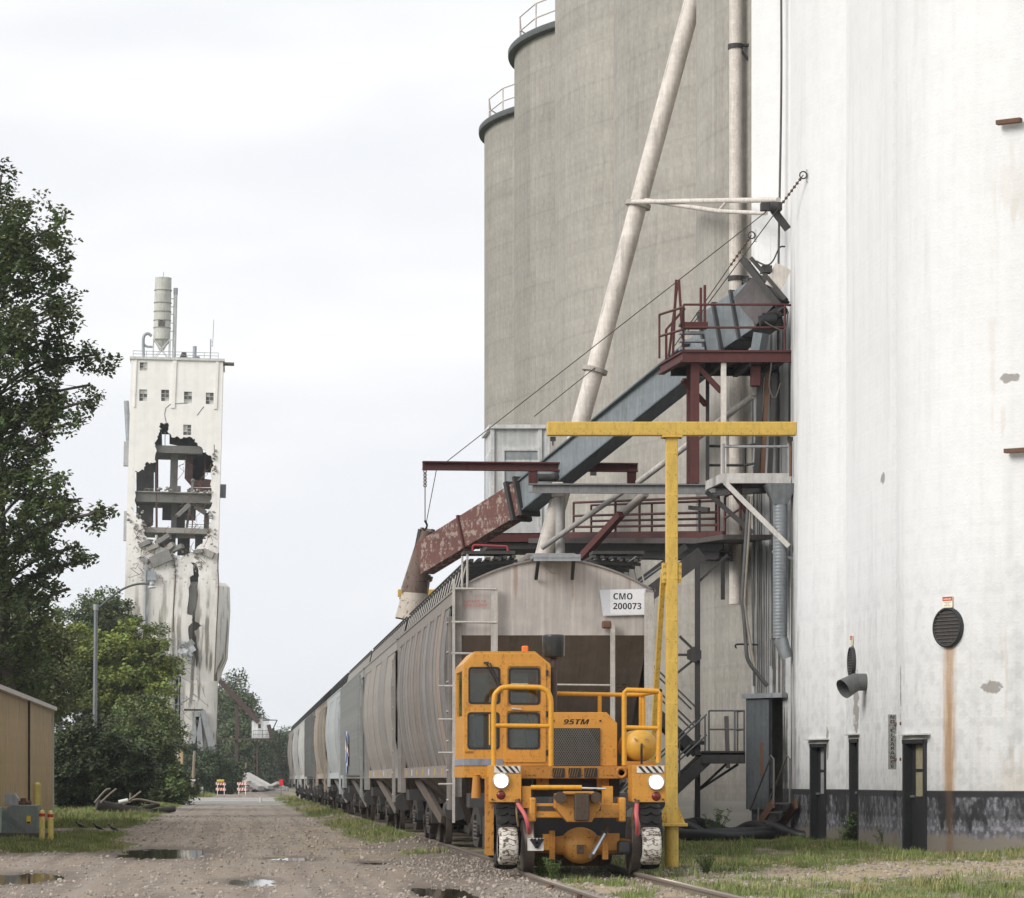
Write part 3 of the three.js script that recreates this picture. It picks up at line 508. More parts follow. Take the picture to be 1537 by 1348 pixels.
{ // red hoist beam above the chute
  const t = thing('hoist_beam', 'dark red horizontal steel hoist beam above the lower chute', 'beam', P(800, 702, 77));
  G().ibeam(P(634, 699, 77), P(957, 702, 77), 0.22, 0.2).mesh('beam', mRed, t);
  for (const px of [800, 948]) G().bar(P(px, 705, 77), P(px, 728, 77), 0.16, 0.2, V(1, 0, 0)).mesh('hanger', mRed, t);
  G().box(P(820, 717, 77).x, P(820, 717, 77).y, -77, 0.5, 0.16, 0.2).tube(P(808, 717, 76.8), P(832, 717, 76.8), 0.09, 12).mesh('winch', mDark, t);
  const c = G(); for (let k = 0; k < 10; k++) c.add(new THREE.TorusGeometry(0.035, 0.011, 5, 8), T4(P(638, 0, 77).x, P(0, 708 + k * 2.6, 77).y, -77, k % 2 ? Math.PI / 2 : 0)); c.tube(P(638, 734, 77), P(638, 782, 80), 0.012, 5); c.mesh('hoist_chain', mRust, t);
  G().tube(P(655, 706, 77), P(640, 784, 80), 0.01, 5).mesh('hoist_rope', mCable, t);
  G().path([P(638, 782, 80), P(641, 789, 81), P(637, 796, 82), P(634, 792, 82)], 0.025, 6).mesh('hook', mDark, t);
}
{ // main support beam with post and braces
  const t = thing('chute_support_frame', 'grey steel beam with post and diagonal pipe braces carrying the chute', 'frame', P(838, 735, 76.5));
  G().ibeam(P(800, 733, 76.5), P(1075, 734, 73), 0.22, 0.22).mesh('beam', M(0.15, 0.15, 0.15, { t: tGrime }), t);
  G().ibeam(P(1075, 737, 73), P(1186, 731, 70.6), 0.2, 0.2).mesh('beam', mDark, t);
  G().rbox(P(837, 735, 76.3).x, P(837, 735, 76.3).y, P(0, 0, 76.3).z, 0.26, 0.34, 0.2, 0.03).mesh('bracket_box', M(0.5, 0.45, 0.4, { t: tChip }), t);
  G().tube(P(841, 740, 76.5), P(841, 900, 76.5), 0.11, 12).mesh('post', M(0.36, 0.35, 0.34, { t: tGrime }), t);
  G().tube(P(935, 738, 75.4), P(814, 822, 76.5), 0.065, 8).mesh('brace', M(0.32, 0.31, 0.3, { t: tGrime }), t);
  G().tube(P(969, 741, 75), P(930, 775, 75.4), 0.09, 8).mesh('brace', M(0.34, 0.31, 0.28, { t: tGrime }), t);
  G().bar(P(932, 772, 75.2), P(872, 838, 76), 0.15, 0.15).mesh('brace', mRed, t);
  G().tube(P(1131, 594, 70.8), P(958, 724, 75), 0.07, 10).tube(P(1138, 570, 70.8), P(1131, 594, 70.8), 0.07, 8).mesh('brace', M(0.5, 0.48, 0.45, { t: tGrime }), t);
}
{ // control booth at the end of the catwalk
  const t = thing('control_booth', 'pale grey control booth with windows and door at the catwalk end', 'booth', P(775, 800, 88));
  const Z = 88, X0 = P(739, 0, Z).x, X1 = P(822, 0, Z).x, y0 = P(0, 800, Z).y, y1 = P(0, 643, Z).y, dep = 2.4, mw = M(0.52, 0.53, 0.53, { t: tGrime, s: 0.3 }), tr = M(0.62, 0.63, 0.63, { t: tGrime });
  const xm = (X0 + X1) / 2, ym = (y0 + y1) / 2, H = y1 - y0, W = X1 - X0, wy = P(0, 712, Z).y;
  const body = G().box(xm, ym, -Z - dep / 2, W, H, dep).mesh('walls', mw, t);
  G().box(xm, y1 + 0.04, -Z - dep / 2, W + 0.2, 0.1, dep + 0.2).mesh('roof', tr, t);
  for (const x of [X0, X0 + W * 0.86, X1]) G().box(x, ym, -Z + 0.02, 0.1, H, 0.06).mesh('corner_trim', tr, body);
  for (const [a, b] of [[757, 807]]) { const wx = (P(a, 0, Z).x + P(b, 0, Z).x) / 2, w = P(b, 0, Z).x - P(a, 0, Z).x;
    const f = G().ex([[-w / 2 - 0.05, -1.05], [w / 2 + 0.05, -1.05], [w / 2 + 0.05, 0.7], [-w / 2 - 0.05, 0.7]], 0.06, T4(wx, wy, -Z + 0.002), [[[-w / 2, -1], [w / 2, -1], [w / 2, 0.62], [-w / 2, 0.62]]]).mesh('window_frame', tr, t);
    G().box(wx, wy - 0.19, -Z + 0.02, w, 1.62, 0.012).mesh('pane', M(0.3, 0.33, 0.34, { rough: 0.12, t: tGrime }), f); G().box(wx, wy + 0.32, -Z + 0.03, w, 0.12, 0.012).mesh('blind', tr, f); }
  // side window facing the track
  const sf = G().box(X0 - 0.02, wy, -Z - 1.2, 0.05, 1.3, 1.3).mesh('side_window_frame', tr, t); G().box(X0 - 0.045, wy, -Z - 1.2, 0.012, 1.15, 1.15).mesh('side_pane', M(0.3, 0.33, 0.34, { rough: 0.12, t: tGrime }), sf);
  G().box(P(890, 692, Z).x, P(0, 700, Z).y, -Z + 0.1, 0.16, 0.5, 0.12).mesh('junction_box', mDark, t);
  G().box(xm, y0 - 0.14, -Z - dep / 2, W + 0.5, 0.2, dep + 0.2).mesh('floor_frame', mRed, t);
  G().box(xm, y0 - 0.34, -Z - dep / 2, W + 0.3, 0.16, dep).mesh('floor_beam', mDark, t);
  for (const x of [X0 + 0.3, X1 - 0.2]) for (const z of [-Z - 0.2, -Z - dep + 0.2]) G().box(x, y0 / 2 - 0.2, z, 0.18, y0 - 0.4, 0.18).mesh('support_post', mDark, t);
}
{ // catwalk with red railings
  const t = thing('catwalk', 'catwalk with dark red railings leading from the booth to the elevator', 'catwalk', P(950, 810, 78));
  const a = P(822, 812, 84), b = P(1080, 812, 73.4), c = P(1122, 806, 71);
  G().bar(a, b, 1.0, 0.12).bar(b, c, 1.0, 0.1).mesh('deck', M(0.07, 0.06, 0.055, { t: tGrime }), t);
  for (const s of [0, 0.5]) { const o = V(0, -0.14 - s * 0.3, 0.55 - s); G().ibeam(a.clone().add(o), b.clone().add(o), 0.14, 0.22).mesh('stringer', mDark, t); }
  G().bar(a.clone().add(V(0, 0.1, 0.5)), b.clone().add(V(0, 0.1, 0.5)), 0.03, 0.16).mesh('toe_board', mRed, t);
  const pts = []; for (const f of [0.16, 0.42, 0.56, 0.98]) pts.push(a.clone().lerp(b, f).add(V(0, 0.05, 0.5)));
  railing(t, pts, 0.85, [1, 0.62, 0.3], mRed, 0.03);
  const pt2 = []; for (const f of [0.3, 0.66, 1.0]) pt2.push(a.clone().lerp(b, f).add(V(0, 0.05, -0.5))); railing(t, pt2, 0.85, [1, 0.55], mRed, 0.028);
  railing(t, [b.clone().add(V(0.05, 0, 0.45)), c.clone().add(V(-0.2, 0.1, 0.35))], 0.9, [1, 0.5], mRed, 0.03);
  const pip = G(); for (let k = 0; k < 4; k++) pip.tube(a.clone().add(V(0.4, -0.3 - k * 0.05, 0.5)), b.clone().add(V(0.2, -0.3 - k * 0.05, 0.5)), 0.022, 6); pip.mesh('cable_bundle', mBlack, t);
  G().bar(P(1035, 762, 74), P(1064, 765, 73.2), 0.06, 0.09).bar(P(1050, 750, 73.6), P(1050, 800, 73.6), 0.05).mesh('gate', mDark, t);
  G().bar(P(1100, 735, 71), P(1124, 770, 70.8), 0.12, 0.12).mesh('knee_brace', mRed, t);
}
{ // upper red platform
  const t = thing('upper_platform', 'high dark red steel platform with steps on the white elevator', 'platform', P(1100, 535, 70.8));
  const Z0 = 67.5, Z1 = 69.5, xl = P(1026, 0, Z0).x, xr = P(1192, 0, Z0).x, y = P(0, 535, Z0).y, dk = G();
  dk.box((xl + xr) / 2, y + 0.04, -(Z0 + Z1) / 2, xr - xl, 0.05, Z1 - Z0); dk.mesh('deck', M(0.08, 0.06, 0.055, { t: tGrime }), t);
  G().ibeam(V(xl, y, -Z0), V(xr, y, -Z0), 0.12, 0.24, 0.035).mesh('edge_beam', mRed, t);
  G().ibeam(V(xl, y, -Z0), V(xl - 0.2, y - 0.02, -Z1), 0.12, 0.22, 0.035).mesh('edge_beam', mRed, t); G().ibeam(V(xl, y - 0.05, -Z1), V(xr, y - 0.05, -Z1), 0.12, 0.2).mesh('edge_beam', mDark, t);
  for (const f of [0.35, 0.6, 0.85]) G().ibeam(V(lerp(xl, xr, f), y - 0.1, -Z0 - 0.1), V(lerp(xl, xr, f), y - 0.1, -Z1), 0.1, 0.16).mesh('cross_beam', mDark, t);
  railing(t, [V(xl, y + 0.12, -Z0), V(P(1178, 0, Z0).x, y + 0.12, -Z0)], 0.93, [1, 0.5], mRed, 0.025);
  G().tube(V(P(1178, 0, Z0).x, y + 1.05, -Z0), V(xr, y + 1.03, -Z0), 0.025, 6).mesh('handrail', mRed, t);
  railing(t, [V(xl, y + 0.1, -Z0), V(xl - 0.35, y + 0.1, -Z0 - 1.1)], 0.9, [1, 0.5], mRed, 0.025);
  for (const [x0, y0, x1, y1, z] of [[1017, 424, 1004, 535, 72], [1019, 420, 1026, 530, 71.6], [1015, 420, 1010, 535, 71.8], [1058, 428, 1058, 490, 71], [1052, 432, 1052, 488, 71.4], [1000, 495, 1000, 545, 72], [1000, 495, 1028, 463, 71]]) G().bar(P(x0, y0, z), P(x1, y1, z), 0.05, 0.05, V(0, 0, 1)).mesh('ladder_rail', mRed, t);
  for (let k = 0; k < 4; k++) { const py = 488 + k * 12; G().box(P(1038, py, 71.2).x, P(1038, py, 71.2).y, P(1038, py, 71.2).z, 0.5, 0.05, 0.25).mesh('step', k ? mGalv : mRed, t); }
  G().box(P(1043, 490, 71.1).x, P(1043, 489, 71.1).y, P(1043, 489, 71.1).z, 0.5, 0.12, 0.3).mesh('step_landing', mRed, t);
  // columns and knee braces below
  for (const [px, z] of [[1043, 70.3], [1037, 71.6]]) G().ibeam(P(px, 545, z), P(px, 726, z), 0.16, 0.18).mesh('column', mRed, t);
  G().box(P(1086, 630, 70.15).x, (P(0, 545, 70.15).y + P(0, 716, 70.15).y) / 2, P(0, 0, 70.15).z, 0.1, P(0, 545, 70.15).y - P(0, 716, 70.15).y, 0.1).mesh('column', mCream, t);
  G().box(P(1062, 630, 71.5).x, (P(0, 545, 71.5).y + P(0, 720, 71.5).y) / 2, P(0, 0, 71.5).z, 0.07, P(0, 545, 71.5).y - P(0, 720, 71.5).y, 0.07).mesh('column', mDark, t);
  G().bar(P(1042, 545, 70.3), P(1083, 588, 70.3), 0.1, 0.1).mesh('knee_brace', mRed, t); G().bar(P(1025, 570, 71), P(1060, 608, 71.3), 0.09, 0.09).mesh('knee_brace', mRed, t);
  G().rbox(P(1134, 568, 70.4).x, P(1134, 565, 70.4).y, P(0, 0, 70.4).z, 0.2, 0.42, 0.2, 0.03).mesh('hopper_outlet', mRed, t);
  for (const px of [1143, 1152, 1163]) G().bar(P(px, 560, 70.5), P(px - 8, 716, 70.5), px === 1143 ? 0.1 : 0.05, 0.1).mesh('pipe_drop', px === 1152 ? mRust : mDark, t);
  G().path([P(1158, 545, 70), P(1155, 580, 70), P(1163, 598, 69.9), P(1172, 575, 69.9)], 0.018, 6).mesh('loose_cable', mCable, t);
}
{ // lower platform, pale edge
  const t = thing('lower_platform', 'small platform with pale edge beam and grey railing below the red platform', 'platform', P(1125, 722, 70.5));
  const Z0 = 67.3, Z1 = 69, xl = P(1084, 0, Z0).x, xr = P(1187, 0, Z0).x, y = P(0, 718, Z0).y;
  G().box((xl + xr) / 2, y - 0.02, -(Z0 + Z1) / 2, xr - xl, 0.06, Z1 - Z0).mesh('deck', mDark, t);
  G().bar(V(xl, y, -Z0), V(xr, y, -Z0), 0.06, 0.2).mesh('edge_beam', M(0.5, 0.48, 0.46, { t: tGrime }), t);
  G().bar(V(xl, y, -Z0), V(P(1061, 0, Z1).x, y, -Z1), 0.06, 0.18).mesh('edge_beam', M(0.5, 0.48, 0.46, { t: tGrime }), t);
  railing(t, [V(xl + 0.03, y + 0.1, -Z0), V(xr - 0.04, y + 0.1, -Z0)], 0.6, [0.9], M(0.3, 0.3, 0.31, { t: tGrime }), 0.028);
  railing(t, [V(P(1062, 0, Z1).x, y + 0.1, -Z1), V(P(1118, 0, Z1).x, y + 0.1, -Z1), V(P(1122, 0, Z1).x + 0.15, y + 0.1, -Z1 + 0.6)], 0.72, [1, 0.45], mDark, 0.03);
  G().bar(P(1088, 724, 69.8), P(1184, 820, 69.6), 0.07, 0.1).mesh('diagonal_brace', M(0.5, 0.48, 0.45, { t: tGrime }), t);
  G().bar(P(1060, 738, 70.6), P(1130, 800, 70.4), 0.08, 0.1).mesh('diagonal_brace', mDark, t);
  G().tube(P(1187, 660, 69.6), P(1187, 715, 69.6), 0.03, 8).mesh('corner_post', mRust, t);
}
{ // corrugated dust duct with hopper top and elbow
  const t = thing('dust_duct', 'upright ribbed galvanised duct with funnel top on the white elevator corner', 'duct', P(1172, 970, 69.6));
  const x = at(1171, 0, 67.2).x, Z = 67.2, y0 = at(0, 958, Z).y, y1 = at(0, 757, Z).y, n = 40, pts = []; for (let k = 0; k <= n * 4; k++) pts.push([0.148 + 0.003 * Math.cos(k / 4 * Math.PI * 2), lerp(y0, y1, k / (n * 4))]);
  G().lathe(pts, V(x, 0, -Z), null, 20).mesh('duct_pipe', M(0.22, 0.235, 0.25, { t: tGrime, rough: 0.5, metal: 0.3 }), t);
  const top = G(); top.add(new THREE.CylinderGeometry(0.42, 0.2, 0.4, 4, 1).rotateY(Math.PI / 4), T4(x, y1 + 0.2, -Z)); top.mesh('funnel', mGalv, t);
  G().tube(V(x, y0, -Z), V(x + 0.14, y0 - 0.4, -Z), 0.15, 16, 0.12).mesh('elbow', mGalv, t);
  G().bar(V(x - 0.16, y0 + 1.75, -Z), V(x + 0.25, y0 + 1.6, -Z), 0.06, 0.05).mesh('strap', mGalv, t);
}
{ // paired conduits that hang from the catwalk to the freight door
  const t = thing('hanging_conduits', 'pair of bent conduits running from the catwalk down to the sliding door', 'conduit', P(1120, 900, 69.8));
  const Z = 69.8; G().path([P(1124, 745, Z), P(1114, 900, Z), P(1116, 915, Z), P(1121, 985, Z), P(1128, 1000, Z), P(1152, 1030, Z)], 0.04, 8, 60, 0.15).mesh('conduit', M(0.09, 0.09, 0.09, STEEL), t);
  G().path([P(1127, 745, Z), P(1117, 905, Z), P(1130, 988, Z), P(1133, 1002, Z)], 0.035, 8, 40, 0.15).mesh('conduit', M(0.3, 0.27, 0.22, STEEL), t);
  for (const [px, a, b] of [[1154, 820, 1045], [1162, 800, 960], [1178, 985, 1045]]) { const w = wallAt(px); G().tube(w.p(a, 0.08), w.p(b, 0.08), 0.025, 6).mesh('conduit', M(0.3, 0.29, 0.28, STEEL), t); }
  for (const [px, a, b, r] of [[1140, 560, 1040, 0.03], [1147, 600, 1045, 0.02], [1168, 540, 760, 0.035], [1173, 560, 1040, 0.02], [1160, 560, 1000, 0.025], [1135, 700, 1030, 0.02]]) { const w = wallAt(px); G().tube(w.p(a, 0.07), w.p(b, 0.07), r, 6).mesh('conduit', px % 2 ? M(0.14, 0.13, 0.12, STEEL) : M(0.3, 0.29, 0.28, STEEL), t); }
  { const w = wallAt(1146); G().path([w.p(968, 0.15), w.p(968, 0.4).add(V(-0.25, 0, 0)), w.p(974, 0.4).add(V(-0.26, 0, 0))], 0.02, 6).mesh('wall_lamp_arm', mDark, t); }
}
{ // black steel stair tower
  const t = thing('stair_tower', 'black steel stair with landing and handrails rising to the catwalk', 'stair', at(1047, 1262, 69));
  const Z = 69, mt = mDark, mr = M(0.12, 0.125, 0.13, STEEL);
  G().ibeam(at(1047, 832, Z), at(1047, 1272, Z), 0.1, 0.11, 0.02).mesh('post', mt, t); G().ibeam(at(1085, 835, 71), at(1085, 900, 71), 0.08, 0.08, 0.02).mesh('post', mt, t);
  for (const [a, b, c, d] of [[1047, 875, 1092, 833], [1020, 955, 1043, 977], [1018, 983, 1040, 983], [1017, 1010, 1042, 990]]) G().bar(at(a, b, Z), at(c, d, Z), 0.05, 0.05).mesh('tie', mt, t);
  G().add(new THREE.CylinderGeometry(0.17, 0.17, 0.04, 6), T4(at(1041, 983, Z).x, at(0, 983, Z).y, -Z + 0.1, 0, Math.PI / 2)).mesh('gusset', mt, t);
  G().tube(at(1047, 1112, Z), at(1047, 1118, Z), 0.16, 10).mesh('splice', mt, t);
  const L = [at(1044, 1137, Z), at(1107, 1137, Z)], dz = V(0, 0, 0.9);
  G().box((L[0].x + L[1].x) / 2, L[0].y + 0.07, -Z + 0.45, L[1].x - L[0].x, 0.04, 0.95).mesh('landing_deck', mt, t); G().bar(L[0].clone().add(dz), L[1].clone().add(dz), 0.05, 0.26).bar(L[0], L[1], 0.05, 0.26).bar(L[1], L[1].clone().add(dz), 0.05, 0.26).mesh('landing_beam', mt, t);
  for (const [px] of [[1072], [1090]]) G().bar(at(px + 18, 1147, Z), at(1047, 1187, Z), 0.05, 0.05).mesh('landing_brace', mt, t);
  railing(t, [L[0].clone().add(V(0.15, 0.1, 0.9)), at(1093, 1137, Z).add(V(0, 0.1, 0.9)), L[1].clone().add(V(0, 0.1, 0.9)), L[1].clone().add(V(0, 0.1, 0))], 0.85, [1, 0.55], mr, 0.02);
  // lower flight to the left, upper flight climbing back
  const fl = (a, b, n, o) => { for (const s of [0, 0.85]) G().bar(a.clone().add(V(0, 0, s + o)), b.clone().add(V(0, 0, s + o)), 0.05, 0.24).mesh('stringer', mt, t);
    for (let k = 1; k < n; k++) { const p = a.clone().lerp(b, k / n); G().box(p.x, p.y + 0.03, p.z + 0.43 + o, 0.24, 0.03, 0.82).mesh('tread', mt, t); }
    for (const s of [0, 0.85]) for (const h of [0.5, 0.92]) G().tube(a.clone().add(V(0, h, s + o)), b.clone().add(V(0, h, s + o)), 0.02, 6).mesh('stair_handrail', mr, t);
    for (const f of [0.02, 0.33, 0.66, 0.98]) G().tube(a.clone().lerp(b, f).add(V(0, 0, 0.85 + o)), a.clone().lerp(b, f).add(V(0, 0.92, 0.85 + o)), 0.018, 6).mesh('baluster', mr, t); };
  fl(at(1052, 1140, Z), V(at(930, 0, Z).x, 0.25, -Z), 8, 0); fl(at(1048, 1130, Z), at(925, 1010, Z), 10, -1.0);
  G().bar(at(1054, 831, Z), at(940, 918, Z), 0.12, 0.3).bar(at(1030, 820, Z + 0.8), at(916, 905, Z + 0.8), 0.1, 0.12).mesh('stringer', mt, t); G().tube(at(1015, 835, Z), at(905, 912, Z), 0.025, 6).tube(at(960, 832, Z), at(890, 885, Z), 0.025, 6).mesh('stair_handrail', mr, t);
}
{ // steps to the freight door
  const t = thing('entrance_steps', 'rusty steel steps with pipe handrail up to the sliding door', 'steps', P(1150, 1250, 69));
  const a = P(1178, 1206, 69.2), b = P(1146, 1252, 68.3); for (const s of [-0.35, 0.35]) G().bar(a.clone().add(V(s * 0.5, 0, s)), b.clone().add(V(s * 0.5, 0, s)), 0.05, 0.2).mesh('stringer', mRust, t);
  for (let k = 0; k < 4; k++) { const p = a.clone().lerp(b, k / 3.5); G().box(p.x, p.y, p.z, 0.28, 0.03, 0.75, -0.3).mesh('tread', M(0.1, 0.08, 0.07, {}), t); }
  for (const o of [0, -0.32]) G().path([b.clone().add(V(o, 0.5, 0.3)), a.clone().add(V(o, 0.95, 0.3)), a.clone().add(V(o + 0.05, 0.9, 0.3)), a.clone().add(V(o + 0.05, 0, 0.3))], 0.022, 6, 24, 0.1).mesh('handrail', M(0.2, 0.19, 0.18, STEEL), t);
  G().tube(b.clone().add(V(-0.15, -0.2, 0.3)), b.clone().add(V(-0.15, 0.55, 0.3)), 0.022, 6).mesh('handrail', M(0.2, 0.19, 0.18, STEEL), t);
  G().box(P(1121, 1112, 70).x, P(0, 1112, 70).y, -70.1, 0.09, 1.1, 0.05, 0, 0, 0.03).mesh('lever_board', M(0.13, 0.125, 0.12, { t: tGrime }), t);
}
// yellow T-shaped fall-arrest gantries beside the track
function gantry(Z, X, post, label) {
  const t = thing('yellow_gantry', label, 'gantry', V(X, 0.12, -Z), 'yellow overhead gantries by the track');
  const k = Z / F, yb = CAMY + (CY - 645) * 50 / F, w = 0.085;
  G().add(new THREE.CylinderGeometry(0.105, 0.105, 0.8, 20), T4(X, 0.35, -Z)).mesh('pier', mYellow, t);
  G().rbox(X, 0.74, -Z, 0.44, 0.05, 0.36, 0.01).mesh('base_plate', mYellow, t);
  const gs = G(); for (const s of [-1, 1]) gs.ex([[0, 0], [0.12, 0], [0, 0.3]], 0.02, s > 0 ? T4(X + w, 0.76, -Z - 0.01) : T4(X - w, 0.76, -Z + 0.01, Math.PI)); gs.mesh('gusset', mYellow, t);
  G().rbox(X, (0.76 + yb - 0.13) / 2, -Z, w * 2, yb - 0.13 - 0.76, w * 2, 0.012).mesh('post', mYellow, t);
  G().rbox(X, yb - 0.11, -Z, 0.3, 0.035, 0.26, 0.008).mesh('cap_plate', mYellow, t);
  const bm = G().rbox(X, yb + 0.01, -Z, 3.74, 0.205, 0.16, 0.014).mesh('cross_beam', mYellow, t);
  const bo = G(); for (const [x, z] of [[-0.12, 0.09], [0.12, 0.09]]) bo.tube(V(X + x, yb - 0.15, -Z + z), V(X + x, yb - 0.09, -Z + z), 0.018, 6); bo.mesh('bolt', mDark, t);
  for (const s of [-1, 1]) { const g = G(); g.box(X + s * 1.78, yb - 0.14, -Z, 0.08, 0.06, 0.06); g.tube(V(X + s * 1.78, yb - 0.11, -Z), V(X + s * 1.78, yb - 0.24, -Z), 0.012, 6); g.mesh('trolley', mDark, t); }
  const ph = P(0, 860, 50).y; for (const s of [-1, 1]) { G().box(X + s * 0.115, ph, -Z, 0.055, 0.3, 0.12).mesh('clamp_plate', mYellow, t); const c = G(); for (const y of [-0.1, 0, 0.1]) c.tube(V(X + s * 0.115, ph + y, -Z + 0.05), V(X + s * 0.115, ph + y, -Z + 0.075), 0.016, 6); c.mesh('bolt', M(0.35, 0.27, 0.1, {}), t); }
  G().bar(V(X - 0.11, ph + 0.02, -Z - 0.1), V(X - 0.11, 0.1, -Z - 2.3), 0.07, 0.13).mesh('back_brace', mYellow, t);
  return t;
}
gantry(50, (1008 - CX) * 50 / F, 0, 'yellow T-shaped steel gantry beside the yellow rail mover');
gantry(94, 6.42, 0, 'yellow T-shaped steel gantry seen behind the battered drop spout');
// guy wires with turnbuckle chains
function guy(label, a, b, chain) {
  const t = thing('guy_cable', label, 'cable', a.clone());
  G().tube(a, b, 0.011, 5).mesh('wire', mCable, t);
  if (chain) { const d = b.clone().sub(a).normalize(), g = G(); for (let k = 0; k < 7; k++) g.add(new THREE.SphereGeometry(0.032, 8, 6), new THREE.Matrix4().setPosition(a.clone().addScaledVector(d, 0.13 + k * 0.11))); g.mesh('turnbuckle', mRust, t);
    G().add(new THREE.TorusGeometry(0.07, 0.014, 6, 14), new THREE.Matrix4().setPosition(a)).mesh('eye_ring', mDark, t); G().box(a.x + 0.09, a.y, a.z - 0.06, 0.05, 0.24, 0.08).mesh('anchor_plate', mOff, t); }
}
{ const w = wallAt(1213); guy('wire with turnbuckle anchored high on the white elevator bay', w.p(263, 0.1), P(1030, 500, 72), true); }
guy('wire with turnbuckle anchored on the far corner above the chute gate', P(1128, 353, 70.4), P(1012, 520, 72.3), true);
guy('long thin wire sloping from the pipe stay down to the red hoist beam', P(1150, 318, 70.3), P(668, 695, 77), false);
guy('short wire above the near gantry beam beside the slanted pipe', at(893, 552, 77.9), at(802, 625, 77.5), false);
{ // black corrugated hose dumped by the wall
  const t = thing('drain_hose', 'coil of black corrugated drain hose lying at the silo foot', 'hose', P(1095, 1270, 70)), pts = [], g = G();
  const c = P(1092, 1268, 69.5); for (let k = 0; k <= 34; k++) { const a = k * 0.36 + 0.4, q = 0.6 + 0.35 * hash(k >> 2, 8); pts.push(V(c.x + Math.cos(a) * (0.45 + q * 0.55), 0.3 + 0.22 * hash(k >> 1, 5) * ss(0, 8, k), c.z + Math.sin(a) * (0.7 + q * 0.9))); }
  pts.push(V(c.x + 1.3, 0.3, c.z + 0.9), V(c.x + 1.75, 0.27, c.z + 1.0));
  const curve = new THREE.CatmullRomCurve3(pts), tg = new THREE.TubeGeometry(curve, 900, 0.11, 10), ps = tg.attributes.position, nn = tg.attributes.normal;
  for (let i = 0; i < ps.count; i++) { const r = Math.floor(i / 11) % 3 === 0 ? -0.014 : 0.006; ps.setXYZ(i, ps.getX(i) + nn.getX(i) * r, ps.getY(i) + nn.getY(i) * r, ps.getZ(i) + nn.getZ(i) * r); }
  g.add(tg).mesh('hose', M(0.018, 0.018, 0.02, { rough: 0.45, t: false }), t);
}
// ---------------------------------------------------------------- covered hopper cars
const PITCH = 18.3, BODY = 17.0;
function truckProto() {
  const t = new THREE.Group(); t.name = 'truck';
  const mw = M(0.075, 0.06, 0.052, { rough: 0.6, metal: 0.4, s: 2 }), mf = M(0.03, 0.027, 0.025, { s: 2 }), q = new THREE.Quaternion().setFromAxisAngle(V(0, 0, 1), Math.PI / 2);
  for (const z of [-0.87, 0.87]) { for (const s of [-1, 1]) { const qq = new THREE.Quaternion().setFromAxisAngle(V(0, 0, 1), -s * Math.PI / 2); G().lathe([[0, 0.06], [0.1, 0.07], [0.13, 0.03], [0.36, 0.0], [0.4, 0.05], [0.455, 0.055], [0.46, -0.04], [0.49, -0.055], [0.49, -0.075], [0.42, -0.08], [0.1, -0.06], [0, -0.06]], V(s * 0.75, 0.46, z), qq, 28).mesh('wheel', mw, t); G().tube(V(s * 0.95, 0.46, z), V(s * 1.12, 0.46, z), 0.1, 12).mesh('bearing_cap', mf, t); }
    G().tube(V(-0.95, 0.46, z), V(0.95, 0.46, z), 0.08, 10).mesh('axle', mf, t); }
  for (const s of [-1, 1]) {
    G().ex([[-1.15, 0.42], [-1.15, 0.6], [-0.75, 0.72], [-0.4, 0.86], [0.4, 0.86], [0.75, 0.72], [1.15, 0.6], [1.15, 0.42], [0.95, 0.42], [0.55, 0.26], [0.4, 0.2], [-0.4, 0.2], [-0.55, 0.26], [-0.95, 0.42]], 0.13, T4(s * 1.0 + 0.065, 0, 0, -Math.PI / 2), [[[-0.3, 0.3], [-0.3, 0.7], [0.3, 0.7], [0.3, 0.3]]], 0.01).mesh('side_frame', mf, t);
    for (const z of [-0.17, 0.0, 0.17]) { const p = []; for (let k = 0; k <= 60; k++) { const a = k / 60 * Math.PI * 2 * 5; p.push(V(s * 1.0 + Math.cos(a) * 0.085, 0.3 + k / 60 * 0.32, z + Math.sin(a) * 0.085)); } G().add(new THREE.TubeGeometry(new THREE.CatmullRomCurve3(p), 80, 0.021, 5)).mesh('spring', M(0.1, 0.08, 0.065, { s: 2 }), t); }
  }
  G().box(0, 0.68, 0, 2.1, 0.22, 0.36).mesh('bolster', mf, t);
  return t;
}
const truck0 = truckProto();
const smooth = (pts, n) => new THREE.CatmullRomCurve3(pts.map(([x, y]) => V(x, y, 0)), false, 'centripetal').getPoints(n).map((v) => [v.x, v.y]);
const curvedProf = smooth([[1.39, 1.36], [1.42, 1.5], [1.52, 1.9], [1.60, 2.4], [1.635, 2.95], [1.61, 3.5], [1.56, 3.88], [1.5, 4.2]], 20), flatProf = [[1.5, 1.36], [1.54, 1.42], [1.54, 4.1], [1.5, 4.2]];
